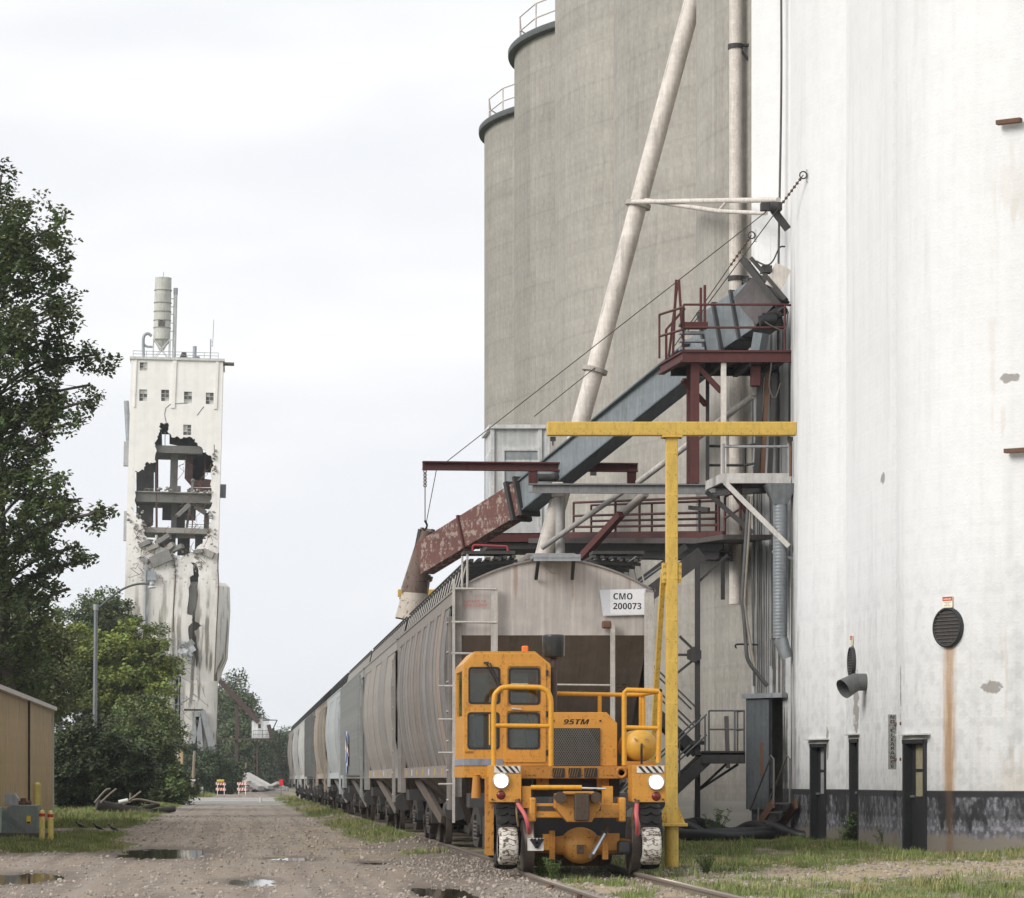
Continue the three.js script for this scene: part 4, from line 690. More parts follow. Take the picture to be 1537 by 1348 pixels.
function hopper(k, o) {
  const Z0 = 51.5 + PITCH * k, t = thing('hopper_car', o.label, 'hopper car', V(trackX(Z0), 0.15, -Z0), 'covered hopper cars coupled in the train'); origin.delete(t);
  const prof = o.flat ? flatProf : curvedProf, near = k < 3, c = o.c, body = (f, x = {}) => M(c[0] * f, c[1] * f, c[2] * f, { t: tGrime, s: 0.45, rough: 0.7, ...x });
  // side sheets: every panel between seams is its own piece
  const n = o.panels, mats = (o.tones ?? [[1, 1, 1], [0.9, 0.9, 0.9], [1.06, 1.05, 1.03]]).map((m) => M(c[0] * m[0], c[1] * m[1], c[2] * m[2], { t: tCar, s: 0.4 + 0.13 * m[0], rough: 0.7 }));
  for (const s of [-1, 1]) {
    const inner = [...prof].reverse().map(([x, y]) => [x - 0.03, y]);
    for (let i = 0; i < n; i++) { const z1 = -1.0 - i * (BODY - 2.0) / n, len = (BODY - 2.0) / n - 0.012, off = o.flat ? 0 : (i % 2 ? 0.012 : 0);
      G().ex([...prof, ...inner].map(([x, y]) => [s * (x + off), y]), len, T4(0, 0, z1 - len)).mesh('side_panel', mats[Math.floor(hash(i + k * 31, s + 4) * mats.length)], t);
      if (o.flat) G().box(s * 1.6, 2.75, z1 - len, 0.13, 2.7, 0.12).mesh('rib', mats[0], t); else if (near) G().ex(prof.map(([x, y]) => [s * (x + 0.022), y]).concat(inner.map(([x, y]) => [s * x, y])), 0.035, T4(0, 0, z1 - len - 0.02)).mesh('seam_strip', mats[mats.length - 1], t); }
    G().box(s * 1.51, 4.1, -BODY / 2, 0.09, 0.24, BODY).mesh('side_plate', body(1.05), t);
    const sill = G().box(s * 1.43, 1.4, -BODY / 2, 0.07, 0.2, BODY - 0.1).mesh('side_sill', body(1.1), t);
    if (near) for (let q = 0; q < 9; q++) G().box(s * 1.47, 1.4, -0.5 - q * 1.9, 0.01, 0.12, 0.22).mesh('reflector', q % 3 === 1 ? M(0.5, 0.5, 0.5, { t: tGrime }) : M(0.45, 0.3, 0.05, { t: tGrime }), sill);
  }
  // roof with arched ends
  const arch = smooth([[-1.57, 4.2], [-1.03, 4.47], [-0.5, 4.64], [0, 4.7], [0.5, 4.64], [1.03, 4.47], [1.57, 4.2]], 24);
  G().ex([...arch, ...[...arch].reverse().map(([x, y]) => [x, y - 0.03])], BODY, T4(0, 0, -BODY)).mesh('roof', body(1.1), t);
  for (const e of [0, 1]) {
    const z = e ? -BODY + 0.05 : -0.05, yb = 3.5;
    const sh = G().ex([[-1.53, yb], [1.53, yb], [1.54, 4.2], ...[...arch].reverse().filter(([x]) => Math.abs(x) < 1.52).map(([x, y]) => [x, y - 0.02])], 0.03, T4(0, 0, z - 0.015)).mesh('end_sheet', M(...(o.end ?? c.map((v) => v * 1.2)), { t: tCar, s: 0.35, rough: 0.8 }), t);
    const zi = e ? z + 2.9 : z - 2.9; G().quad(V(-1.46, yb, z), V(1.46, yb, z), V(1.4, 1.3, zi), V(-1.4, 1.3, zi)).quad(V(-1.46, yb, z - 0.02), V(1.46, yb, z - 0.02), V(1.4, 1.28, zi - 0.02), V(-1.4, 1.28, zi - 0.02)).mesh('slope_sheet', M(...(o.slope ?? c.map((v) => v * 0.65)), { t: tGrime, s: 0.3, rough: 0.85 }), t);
    const ze = e ? z - 0.05 : z + 0.05;
    G().box(0, 0.95, e ? z - 0.35 : z + 0.35, 2.7, 0.22, 0.7).box(0, 0.85, e ? z - 0.9 : z + 0.9, 0.3, 0.3, 0.8).mesh('end_platform', mDark, t);
    for (const x of [-1.48, 1.48]) G().box(x, 2.6, ze, 0.1, 3.2, 0.09).mesh('corner_post', body(1.1), t);
  }
  // underframe: hoppers, gates, centre sill
  G().box(0, 0.95, -BODY / 2, 0.36, 0.3, BODY).mesh('centre_sill', mDark, t);
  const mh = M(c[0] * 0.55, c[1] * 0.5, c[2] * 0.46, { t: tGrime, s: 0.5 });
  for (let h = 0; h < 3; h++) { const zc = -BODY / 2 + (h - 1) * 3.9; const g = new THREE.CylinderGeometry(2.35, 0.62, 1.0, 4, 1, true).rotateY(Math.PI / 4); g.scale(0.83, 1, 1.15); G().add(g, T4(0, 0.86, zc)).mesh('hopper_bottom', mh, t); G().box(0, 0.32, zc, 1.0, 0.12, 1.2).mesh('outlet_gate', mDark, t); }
  for (const s of [-1, 1]) for (const z of [-3.6, -BODY + 3.6]) for (const d of [-0.5, 0.5]) G().bar(V(s * 1.3, 1.3, z + d - (z > -8 ? -1.2 : 1.2)), V(s * 0.95, 0.5, z + d * 0.4 + (z > -8 ? -0.9 : 0.9)), 0.08, 0.16).mesh('slope_brace', mh, t);
  for (const z of [-1.9, -BODY + 1.9]) { const b = truck0.clone(); b.position.set(0, 0, z); t.add(b); }
  G().box(0, 0.86, 1.05, 0.26, 0.26, 0.3).mesh('coupler', M(0.06, 0.045, 0.035, {}), t);
  G().tube(V(-1.1, 0.75, -6.2), V(-1.1, 0.75, -6.9), 0.2, 12).mesh('air_reservoir', mDark, t);
  // roof walks, raised on brackets along both edges
  const mb = M(0.05, 0.05, 0.05, { s: 2 }), mp = M(0.4, 0.38, 0.36, {});
  for (const s of [-1, 1]) {
    for (let q = 0; q < (near ? 6 : 2); q++) G().bar(V(s * (near ? 0.62 + q * 0.13 : 0.75 + q * 0.35), 4.72 - (near ? q * 0.012 : 0), 0), V(s * (near ? 0.62 + q * 0.13 : 0.75 + q * 0.35), 4.72 - (near ? q * 0.012 : 0), -BODY), near ? 0.06 : 0.3, 0.045).mesh('walk_plank', mb, t);
    const nb = near ? 22 : 8; for (let q = 0; q <= nb; q++) { const z = -0.15 - q * (BODY - 0.3) / nb; if (near) G().bar(V(s * 0.55, 4.66, z), V(s * 1.36, 4.6, z), 0.04, 0.05).mesh('walk_bearer', mb, t); G().tube(V(s * 1.44, 4.22, z), V(s * 1.33, 4.66, z), near ? 0.012 : 0.02, 5).mesh('walk_bracket', near ? mp : mb, t); }
    G().tube(V(s * 1.34, 4.67, 0), V(s * 1.34, 4.67, -BODY), 0.02, 5).mesh('walk_edge', mb, t);
  }
  for (let q = 0; q < 6; q++) { const z = -1.6 - q * 2.75; G().rbox(0, 4.74, z, 0.8, 0.12, 2.3, 0.04).mesh('roof_hatch', body(0.95), t); }
  // ladder on the road side near corner
  for (const x of [-1.56]) { for (const z of [-0.1, -0.5]) G().box(x - 0.04, 2.3, z, 0.05, 3.0, 0.05).mesh('ladder_rail', body(1.1), t); for (let q = 0; q < 7; q++) G().tube(V(x - 0.06, 0.95 + q * 0.46, -0.08), V(x - 0.06, 0.95 + q * 0.46, -0.52), 0.016, 5).mesh('ladder_rung', mp, t); }
  return t;
}
const K = [0.2, 0.185, 0.17];
const car1 = hopper(0, { c: [0.205, 0.185, 0.17], panels: 15, tones: [[1, 1, 1], [1.25, 1.08, 0.94], [0.8, 0.86, 0.92], [0.98, 0.93, 0.88], [1.05, 1.08, 1.1]], end: [0.445, 0.412, 0.388], slope: [0.24, 0.2, 0.17], label: 'taupe curved-side hopper car with CMO lettering behind the yellow rail mover' });
hopper(1, { c: [0.26, 0.247, 0.23], panels: 5, label: 'grey-brown curved-side hopper car, second behind the rail mover' });
const car3 = hopper(2, { c: [0.25, 0.26, 0.255], panels: 14, flat: true, label: 'grey ribbed flat-side hopper car with a graffiti patch' });
hopper(3, { c: [0.38, 0.41, 0.42], panels: 4, label: 'pale blue-grey curved-side hopper car behind the graffiti car' });
hopper(4, { c: [0.34, 0.29, 0.235], panels: 6, label: 'tan curved-side hopper car behind the pale blue one' });
hopper(5, { c: [0.15, 0.155, 0.155], panels: 12, flat: true, label: 'dark grey ribbed flat-side hopper car behind the tan one' });
hopper(6, { c: [0.42, 0.42, 0.405], panels: 3, label: 'pale grey curved-side hopper car next to the dark ribbed one' });
hopper(7, { c: [0.36, 0.37, 0.36], panels: 3, label: 'light grey curved-side hopper car, last but one of the train' });
hopper(8, { c: [0.23, 0.205, 0.185], panels: 3, label: 'brownish hopper car at the far tail of the train' });
{ // car 1 end fittings: ladder, brake pipe, stencils
  const t = car1, mp = M(0.42, 0.4, 0.37, { t: tGrime, s: 2 }), X = (px) => (px - 834) / 97, Y = (py) => CAMY - 0.15 + (CY - py) * 51.5 / F;
  G().box(X(744), (Y(882) + Y(1080)) / 2, 0.07, 0.1, Y(882) - Y(1080), 0.07).mesh('ladder_rail', mp, t); G().box(X(683), (Y(870) + Y(1235)) / 2, 0.09, 0.04, Y(870) - Y(1235), 0.05).mesh('ladder_rail', mp, t);
  for (const py of [884, 934, 981]) G().tube(V(X(680), Y(py), 0.1), V(X(747), Y(py) - 0.01, 0.1), 0.02, 6).mesh('ladder_rung', mp, t);
  for (const py of [1030, 1080, 1130, 1177]) G().tube(V(X(660), Y(py), 0.1), V(X(685), Y(py), 0.1), 0.018, 6).mesh('ladder_rung', mp, t);
  G().box(X(921), (Y(938) + Y(1090)) / 2, 0.1, 0.07, Y(938) - Y(1090), 0.06).mesh('brake_post', mp, t); G().tube(V(X(746), Y(1027), 0.1), V(X(921), Y(1029), 0.1), 0.018, 6).mesh('grab_bar', mp, t);
  G().rbox(X(912), Y(938), 0.08, 0.14, 0.12, 0.14, 0.03).mesh('pipe_elbow', mRust, t); G().box(X(976), (Y(890) + Y(1110)) / 2, 0.05, 0.14, Y(890) - Y(1110), 0.08).mesh('end_post', mp, t);
  G().tube(V(0, Y(852), -0.03), V(0, Y(852), 0.05), 0.085, 24).mesh('end_port', mp, t);
  G().box(0, Y(838), 0.25, 0.72, 0.05, 0.55).box(0, Y(842), 0.5, 0.72, 0.07, 0.03).mesh('end_step', mGalv, t); for (const s of [-1, 1]) G().bar(V(s * 0.27, Y(838), 0.4), V(s * 0.28, Y(869), 0.02), 0.05, 0.05).mesh('step_bracket', mDark, t);
  for (const s of [-1, 1]) { G().box(s * 1.0, 4.78, -0.25, 0.8, 0.05, 0.5).mesh('cross_walk', mDark, t); }
  G().path([V(-1.25, 4.78, -0.1), V(-1.25, 4.88, -0.1), V(-1.22, 4.9, -0.1), V(-0.72, 4.88, -0.1), V(-0.7, 4.78, -0.1)], 0.018, 6, 40, 0.05).mesh('grab_iron', M(0.33, 0.04, 0.05, { t: false }), t);
  G().tube(V(-1.42, 4.2, 0.02), V(-1.42, 4.72, 0.02), 0.02, 6).tube(V(-1.34, 4.2, 0.02), V(-1.34, 4.75, 0.02), 0.02, 6).mesh('hand_post', mp, t);
  const dec = canvasTex(512, 300, (x, w, h) => { x.fillStyle = '#c9ccd2'; x.beginPath(); x.moveTo(0, 14); x.lineTo(w - 6, 0); x.lineTo(w, h - 10); x.lineTo(40, h); x.closePath(); x.fill(); x.fillStyle = '#dfe1e5'; x.fillRect(120, 10, w - 140, h - 30); for (let k = 0; k < 200; k++) { x.fillStyle = 'rgba(120,115,110,0.05)'; x.fillRect(hash(k, 1) * w, hash(k, 2) * h, 30 * hash(k, 3), 20 * hash(k, 4)); } x.fillStyle = '#15171c'; x.font = 'bold 96px sans-serif'; x.fillText('CMO', 148, 120); x.fillText('200073', 148, 228); });
  panel('number_decal', 0.72, 0.42, dec, t, T4(X(937), Y(904), 0.012), { alpha: true });
  const ca = canvasTex(512, 256, (x, w, h) => { x.clearRect(0, 0, w, h); x.fillStyle = 'rgba(176,92,84,0.85)'; x.font = 'bold 74px serif'; x.fillText('CAUTION ON', 10, 100); x.fillText('SIDE LADDER', 10, 200); });
  panel('caution_stencil', 0.36, 0.17, ca, t, T4(X(716), Y(906), 0.006), { alpha: true });
  const st = canvasTex(512, 512, (x, w, h) => { x.clearRect(0, 0, w, h); x.fillStyle = 'rgba(22,18,16,0.75)'; x.font = 'bold 46px monospace'; ['CAPY 200 000', 'LD LMT 203 800', 'LT WT 59 200', 'CU FT 4650', 'DO NOT HUMP', 'BLT 7-78'].forEach((l, i) => x.fillText(l, 10, 70 + i * 74)); });
  { const a = Math.atan2(2.2, 2.85); panel('data_stencil', 0.55, 0.6, st, t, new THREE.Matrix4().makeRotationX(-a * 0 - 0.92).setPosition(X(955), 2.78, -0.05 - (3.5 - 2.78) * 2.9 / 2.2 + 0.03), { alpha: true }); }
  // graffiti patch on the ribbed car
  const gr = canvasTex(256, 256, (x, w, h) => { x.clearRect(0, 0, w, h); const cs = ['#dfe2e6', '#3f5fa8', '#c9a7a0', '#23262c', '#8aa6c8']; for (let k = 0; k < 26; k++) { x.fillStyle = cs[k % 5]; x.beginPath(); x.ellipse(40 + hash(k, 1) * 176, 30 + hash(k, 2) * 196, 12 + 30 * hash(k, 3), 8 + 26 * hash(k, 4), hash(k, 5) * 3, 0, 7); x.fill(); } });
  panel('graffiti', 3.4, 1.5, gr, car3, T4(-1.69, 2.15, -9.2, -Math.PI / 2), { alpha: true });
}
// ---------------------------------------------------------------- yellow rail car mover
{
  const t = thing('rail_car_mover', 'yellow road-rail car mover lettered 95TM with lit headlights', 'rail vehicle', V(trackX(45.8), 0.15, -45.8));
  const mY = M(0.57, 0.262, 0.036, { t: tex(512, 512, (u, v) => { const d = ss(0.535, 0.63, fb(u * 3, v * 2) * 0.45 + fb(u * 13, v * 9) * 0.55); const b = 0.86 + 0.16 * (fb(u, v) - 0.5) + 0.14 * (fb(u * 5, v * 1.2) - 0.5); return [lerp(b, 0.42, d * 0.6), lerp(b, 0.38, d * 0.6), lerp(b, 0.36, d * 0.5)].map((c) => c * 0.84); }, false), s: 0.6, rough: 0.45 });
  const mYd = M(0.42, 0.185, 0.03, { t: tChip, s: 1.4, rough: 0.7 }), mYrail = M(0.66, 0.31, 0.02, { t: tMottle, s: 2, rough: 0.4 }), mGreyS = M(0.23, 0.25, 0.3, { t: tGrime }), rubber = M(0.022, 0.021, 0.02, { rough: 0.8 }), grease = M(0.06, 0.04, 0.025, { t: tChip, s: 2 });
  const L = (px, py, Z) => at(px, py, Z), FZ = 45.2, CZ = 46.0;
  const poly = (Z, pts) => pts.map(([x, y]) => { const p = at(x, y, Z); return [p.x, p.y]; });
  const rect = (Z, x0, y0, x1, y1, r = 6) => { const o = []; for (const [cx, cy, a] of [[x1 - r, y0 + r, -90], [x1 - r, y1 - r, 0], [x0 + r, y1 - r, 90], [x0 + r, y0 + r, 180]]) for (let k = 0; k <= 4; k++) { const b = (a + k * 22.5) * Math.PI / 180; o.push([cx + r * Math.cos(b), cy + r * Math.sin(b)]); } return poly(Z, o); };
  const exZ = (Z, dep) => T4(0, 0, -Z - dep);
  // cab: front wall with four windows, side walls, back wall, roof
  const outline = [[696, 1149], [696, 1000], [713, 981], [803, 981], [826, 1000], [826, 1149]], wins = [[703, 1001, 751, 1057], [763.5, 1002, 811, 1058], [701.5, 1069, 750, 1125], [762, 1069, 810.5, 1125]];
  const dep = 1.7, X0 = at(696, 0, CZ).x, X1 = at(826, 0, CZ).x, yT = at(0, 981, CZ).y, yS = at(0, 1000, CZ).y, yB = at(0, 1149, CZ).y, xa = at(713, 0, CZ).x, xb = at(803, 0, CZ).x;
  const cab = G().ex(poly(CZ, outline), 0.05, exZ(CZ, 0.05), wins.map((w) => rect(CZ, ...w, 5)), 0.006).mesh('cab_front', mY, t);
  const rearW = wins.map(([a, b, c, d]) => [a + 2, b + 3, c - 2, d - 6]);
  G().ex(poly(CZ, outline), 0.05, exZ(CZ + dep, 0.05), rearW.map((w) => rect(CZ, ...w, 5)), 0.006).mesh('cab_rear', mY, t);
  const side = (X, nm) => { const zf = -CZ - 0.05, zr = -CZ - dep; const a = [[-zf, yB], [-zf, yS], [-zr, yS], [-zr, yB]], h = [[-zf + 0.3, at(0, 1074, CZ).y], [-zf + 0.3, at(0, 1006, CZ).y], [-zr - 0.15, at(0, 1006, CZ).y], [-zr - 0.15, at(0, 1074, CZ).y]];
    const s = G().ex(a, 0.05, new THREE.Matrix4().makeBasis(V(0, 0, -1), V(0, 1, 0), V(1, 0, 0)).setPosition(X, 0, 0), [h]).mesh(nm, mY, t);
    G().box(X + 0.025, (h[0][1] + h[1][1]) / 2, -(h[0][0] + h[2][0]) / 2, 0.01, h[1][1] - h[0][1], h[2][0] - h[0][0]).mesh('side_glass', glass, s); return s; };
  const glass = new THREE.MeshPhysicalMaterial({ color: 0xe4ece8, transmission: 1, thickness: 0, roughness: 0.03, ior: 1.5 }), dim = new THREE.MeshPhysicalMaterial({ color: 0xc8d2ce, transmission: 0.95, thickness: 0, roughness: 0.05, ior: 1.5 });
  side(X0, 'cab_side'); side(X1 - 0.05, 'cab_side');
  { const g = G(), z0 = -CZ, z1 = -CZ - dep; const slab = (a, b) => g.ex([[a[0], a[1]], [b[0], b[1]], [b[0], b[1] + 0.03], [a[0], a[1] + 0.03]], dep, T4(0, 0, z1)); slab([X0, yS], [xa, yT]); slab([xa, yT], [xb, yT]); slab([xb, yT], [X1, yS]); g.mesh('cab_roof', mY, t); }
  G().box((X0 + X1) / 2, yB + 0.02, -CZ - dep / 2, X1 - X0 - 0.1, 0.04, dep - 0.12).mesh('cab_floor', mBlack, t);
  const gask = M(0.015, 0.015, 0.016, { t: false, rough: 0.6 });
  wins.forEach((w, i) => { const o = rect(CZ, ...w, 5), inn = rect(CZ, w[0] + 3, w[1] + 3, w[2] - 3, w[3] - 3, 4); const wf = G().ex(o, 0.07, exZ(CZ - 0.012, 0.07), [inn]).mesh('window_gasket', gask, t); const a = at((w[0] + w[2]) / 2, (w[1] + w[3]) / 2, CZ), b = at(w[2], w[3], CZ); G().box(a.x, a.y, a.z - 0.02, 2 * (b.x - a.x), 2 * (a.y - b.y), 0.008).mesh('pane', i > 1 ? dim : glass, wf); });
  { const d = G().ex(rect(CZ, 755.5, 994, 819, 1144, 3), 0.02, exZ(CZ - 0.022, 0.02), [rect(CZ, 761.5, 1000, 813, 1060, 5), rect(CZ, 760, 1067, 812.5, 1127, 5)], 0.004).mesh('cab_door', mY, t);
    const h = at(768, 1064, CZ - 0.06); G().tube(h, h.clone().add(V(0.14, -0.01, 0)), 0.012, 8).tube(h.clone().add(V(0.02, 0, 0)), h.clone().add(V(0.02, 0, -0.04)), 0.016, 8).mesh('door_handle', M(0.7, 0.7, 0.7, { metal: 0.9, rough: 0.25, t: false }), d);
    for (const py of [1010, 1072, 1130]) { const q = at(821, py, CZ - 0.03); G().tube(q.clone().add(V(0, -0.04, 0)), q.clone().add(V(0, 0.04, 0)), 0.016, 8).mesh('hinge', gask, d); } }
  // operator seat and console seen through the glass
  { const g = G(), c = at(735, 1110, CZ + 0.9); g.rbox(c.x, c.y - 0.12, c.z, 0.4, 0.12, 0.42, 0.04).rbox(c.x, c.y + 0.2, c.z - 0.2, 0.4, 0.55, 0.1, 0.04); g.mesh('seat', gask, t); const d = at(798, 1108, CZ + 0.35); G().rbox(d.x, d.y - 0.1, d.z, 0.2, 0.5, 0.3, 0.03).tube(d.clone().add(V(0, 0.15, 0)), d.clone().add(V(-0.08, 0.35, 0.05)), 0.015, 6).mesh('control_console', gask, t); }
  { const s = G(); const a = at(696, 1139, CZ - 0.008), b = at(755, 1149, CZ - 0.008); s.box((a.x + b.x) / 2, (a.y + b.y) / 2, a.z, b.x - a.x, a.y - b.y, 0.012); s.box(X0 - 0.006, (a.y + b.y) / 2, -CZ - dep / 2, 0.012, a.y - b.y, dep); s.mesh('grey_stripe', mGreyS, t); }
  { const wp = G(), a = at(730, 995, CZ - 0.05), b = at(750, 1029, CZ - 0.04); wp.tube(a, b, 0.01, 5).tube(a.clone().add(V(0.05, 0, 0)), b.clone().add(V(0.02, 0, 0)), 0.008, 5).box(a.x, a.y, a.z, 0.07, 0.03, 0.05).bar(at(742, 1012, CZ - 0.04), at(752, 1040, CZ - 0.04), 0.012, 0.02); wp.mesh('wiper', mDark, t); }
  G().rbox(at(788, 977, CZ + 0.6).x, yT + 0.08, -CZ - 0.6, 0.09, 0.1, 0.09, 0.02).mesh('beacon', M(0.75, 0.17, 0.02, { t: false, rough: 0.3 }), t);
  // skirts and deck frame
  { const g = G(), a = at(696, 1149.5, CZ), b = at(752, 1167, CZ); g.box((a.x + b.x) / 2, (a.y + b.y) / 2, -CZ - 1.0, b.x - a.x, a.y - b.y, 2.0); g.mesh('cab_skirt', mY, t); }
  { const a = at(752, 1150, CZ - 0.2), b = at(985, 1168.5, CZ - 0.2); G().box((a.x + b.x) / 2, (a.y + b.y) / 2, -CZ - 1.6, b.x - a.x, a.y - b.y, 3.6).mesh('deck_frame', mYd, t); }
  for (const [x0, x1] of [[829.5, 847.5], [853.5, 872], [877, 896.5]]) { const z = CZ - 0.21, v = G().ex(rect(z, x0, 1153, x1, 1167, 1), 0.02, exZ(z - 0.01, 0.02)).mesh('vent', gask, t); const g = G(); for (let k = 1; k < 5; k++) g.bar(at(lerp(x0, x1, k / 5), 1154, z - 0.012), at(lerp(x0, x1, k / 5) - 3, 1166, z - 0.012), 0.008); g.mesh('vent_mesh', M(0.2, 0.12, 0.04, {}), v); }
  G().lathe([[0, 0.0], [0.04, 0.0], [0.05, 0.02], [0.075, 0.03], [0.085, 0.0]], at(933, 1160, CZ - 0.2), new THREE.Quaternion().setFromAxisAngle(V(1, 0, 0), Math.PI / 2), 20).mesh('round_boss', mYd, t);
  // engine hood with radiator grille
  const hz = CZ; const hood = G().ex(poly(hz, [[826, 1149], [826, 1070], [910, 1070], [925.5, 1086], [925.5, 1149]]), 2.6, exZ(hz, 2.6), null, 0.008).mesh('engine_hood', mY, t);
  { const z = hz - 0.03, f = G().ex(rect(z, 828.5, 1093, 901, 1149, 1), 0.03, exZ(z, 0.03)).mesh('radiator', M(0.03, 0.026, 0.02, { s: 2 }), hood); const g = G(), a = at(829, 1149, z - 0.012), b = at(900.5, 1094, z - 0.012), mm = M(0.2, 0.19, 0.17, { metal: 0.3 });
    const W = b.x - a.x, H = b.y - a.y, st = 0.032; for (let k = -24; k < 26; k++) for (const s of [-1, 1]) { let p = [], x0 = k * st, dx = H * 0.62 * s; const sx = (y) => x0 + (s > 0 ? 0 : W) * 0 + dx * (y / H); let y0 = 0, y1 = H; const lo = (0 - x0) / dx * H, hi = (W - x0) / dx * H, A = Math.max(0, Math.min(lo, hi)), B = Math.min(H, Math.max(lo, hi)); if (B - A > 0.02) g.bar(V(a.x + sx(A), a.y + A, a.z), V(a.x + sx(B), a.y + B, a.z), 0.007, 0.005, V(0, 0, 1)); }
    g.mesh('grille_mesh', mm, hood); }
  panel('lettering', 0.45, 0.105, canvasTex(512, 128, (x, w, h) => { x.clearRect(0, 0, w, h); x.fillStyle = '#16130f'; x.font = 'bold italic 118px sans-serif'; x.setTransform(1.35, 0, 0, 1, 0, 0); x.fillText('95TM', 22, 106); }), t, T4(at(866, 0, hz - 0.012).x, at(0, 1083.5, hz).y, -hz + 0.012), { alpha: true });
  panel('side_lettering', 0.18, 0.05, canvasTex(256, 64, (x, w, h) => { x.clearRect(0, 0, w, h); x.fillStyle = '#7a4a12'; x.font = 'bold 52px sans-serif'; x.fillText('HORSE', 14, 52); }), t, T4(at(707, 0, CZ).x, at(0, 1129, CZ).y, -CZ + 0.012), { alpha: true });
  for (const px of [831, 901]) { const p = at(px, 1082, hz - 0.01); G().tube(p, p.clone().add(V(0, 0, 0.015)), 0.014, 8).mesh('bolt', gask, hood); }
  { const Z = CZ + 0.7, c = at(831, 974, Z); G().lathe([[0, 0.2], [0.13, 0.2], [0.155, 0.19], [0.16, 0.17], [0.155, -0.1], [0.12, -0.125], [0.05, -0.14]], c, null, 24).mesh('air_cleaner', M(0.05, 0.05, 0.05, { rough: 0.22, metal: 0.5, t: tMottle, s: 2 }), t); G().tube(c.clone().add(V(0, -0.12, 0)), c.clone().add(V(0, -0.95, 0)), 0.048, 12).tube(c.clone().add(V(0, -0.22, 0)), c.clone().add(V(0, -0.27, 0)), 0.065, 12).mesh('intake_stack', M(0.07, 0.045, 0.035, { rough: 0.6, s: 2 }), t); }
  // air tank on the right deck
  { const Z = CZ - 0.1, c = at(963, 1119, Z), q = new THREE.Quaternion().setFromAxisAngle(V(1, 0, 0), Math.PI / 2); G().lathe([[0, 0.1], [0.09, 0.085], [0.16, 0.05], [0.205, 0.0], [0.22, -0.06], [0.22, -0.9], [0.19, -1.0], [0, -1.06]], c, q, 28).mesh('air_tank', M(0.55, 0.3, 0.035, { t: tMottle, rough: 0.45 }), t);
    for (const px of [953, 970]) G().tube(at(px, 1109, Z - 0.08), at(px, 1109, Z - 0.12), 0.014, 8).mesh('tank_plug', mGalv, t); G().path([at(963, 1117, Z - 0.1), at(963, 1122, Z - 0.16), at(963, 1147, Z - 0.12)], 0.016, 8).mesh('air_hose', gask, t); G().box(c.x, at(0, 1147, Z).y, -Z - 0.4, 0.4, 0.08, 0.8).mesh('tank_cradle', mYd, t); }
  // headlight boxes
  for (const [x0, x1, hx, hy, s] of [[736, 782, 752, 1172, -1], [950, 998, 985, 1174, 1]]) {
    const b = G().ex(rect(FZ, x0, 1149.5, x1, 1203.5, 1), 0.5, exZ(FZ, 0.5), null, 0.006).mesh('light_box', mY, t);
    const ws = M(0.66, 0.64, 0.6, { t: tGrime }), A = at(x0 + 6, 1150, FZ - 0.012), B = at(x1 - 1, 1160, FZ - 0.012); G().box((A.x + B.x) / 2, (A.y + B.y) / 2, A.z, B.x - A.x, A.y - B.y, 0.012).mesh('hazard_plate', ws, b);
    const w = (B.x - A.x), hh = A.y - B.y; for (let k = 0; k < 4; k++) { const u = A.x + w * (k + 0.15) / 4.2; G().ex([[u, A.y - 0.002], [u + w * 0.11, A.y - 0.002], [u + w * 0.11 + hh * 0.85, B.y + 0.002], [u + hh * 0.85, B.y + 0.002]].map(([x, y]) => [Math.min(x, B.x - 0.003), y]), 0.006, T4(0, 0, A.z + 0.005)).mesh('hazard_stripe', gask, b); }
    const c = at(hx, hy, FZ - 0.03), q = new THREE.Quaternion().setFromAxisAngle(V(1, 0, 0), Math.PI / 2); G().lathe([[0.088, -0.03], [0.115, -0.03], [0.115, 0.02], [0.095, 0.03], [0.09, 0.01]], c, q, 28).mesh('headlight_rim', M(0.6, 0.57, 0.5, { metal: 0.6, rough: 0.3, t: false }), b);
    const lens = G().lathe([[0, 0.022], [0.05, 0.018], [0.092, 0.0]], c, q, 24).mesh('headlight', new THREE.MeshStandardMaterial({ color: 0xffffff, emissive: 0xfff6e2, emissiveIntensity: 2.2, roughness: 0.2 }), b);
    const lamp = new THREE.SpotLight(0xfff2dc, 6, 60, 0.6, 0.6, 2); lamp.position.copy(c).add(V(0, 0, 0.06)).sub(t.position); lamp.target.position.copy(c).add(V(0, -0.6, 12)).sub(t.position); lamp.castShadow = true; lamp.shadow.radius = 4; lamp.name = 'headlight_beam'; t.add(lamp, lamp.target); lamp.target.name = 'headlight_aim';
    G().lathe([[0, 0.03], [0.04, 0.025], [0.062, 0.0], [0.066, -0.02]], at(hx, hy + 21.5, FZ - 0.01), q, 20).mesh('marker_lamp', M(0.14, 0.012, 0.012, { t: false, rough: 0.2 }), b);
    for (const [bx, by] of [[x0 + 3, 1200], [x1 - 3, 1200]]) { const p = at(bx, by, FZ - 0.005); G().tube(p, p.clone().add(V(0, 0, 0.02)), 0.013, 8).mesh('bolt', gask, b); }
  }
  // grab rails
  const bar = (pts, r, nm = 'grab_rail', tn = 0.15) => G().path(pts.map(([x, y, z]) => at(x, y, z)), r, 8, pts.length * 10, tn).mesh(nm, mYrail, t), GZ = FZ + 0.1;
  bar([[741, 1152, GZ], [741, 1060, GZ], [743, 1042, GZ], [752, 1033, GZ], [765, 1031, GZ], [810, 1032, GZ], [822, 1038, GZ], [827, 1052, GZ], [827, 1150, GZ]], 0.035); bar([[742, 1089, GZ], [827, 1090, GZ]], 0.03);
  bar([[937, 1149, GZ], [937, 1036, GZ], [991, 1038, GZ], [988, 1145, GZ]], 0.034, 'guard_rail', 0.02); bar([[938, 1092, GZ], [989, 1093, GZ]], 0.03, 'guard_rail');
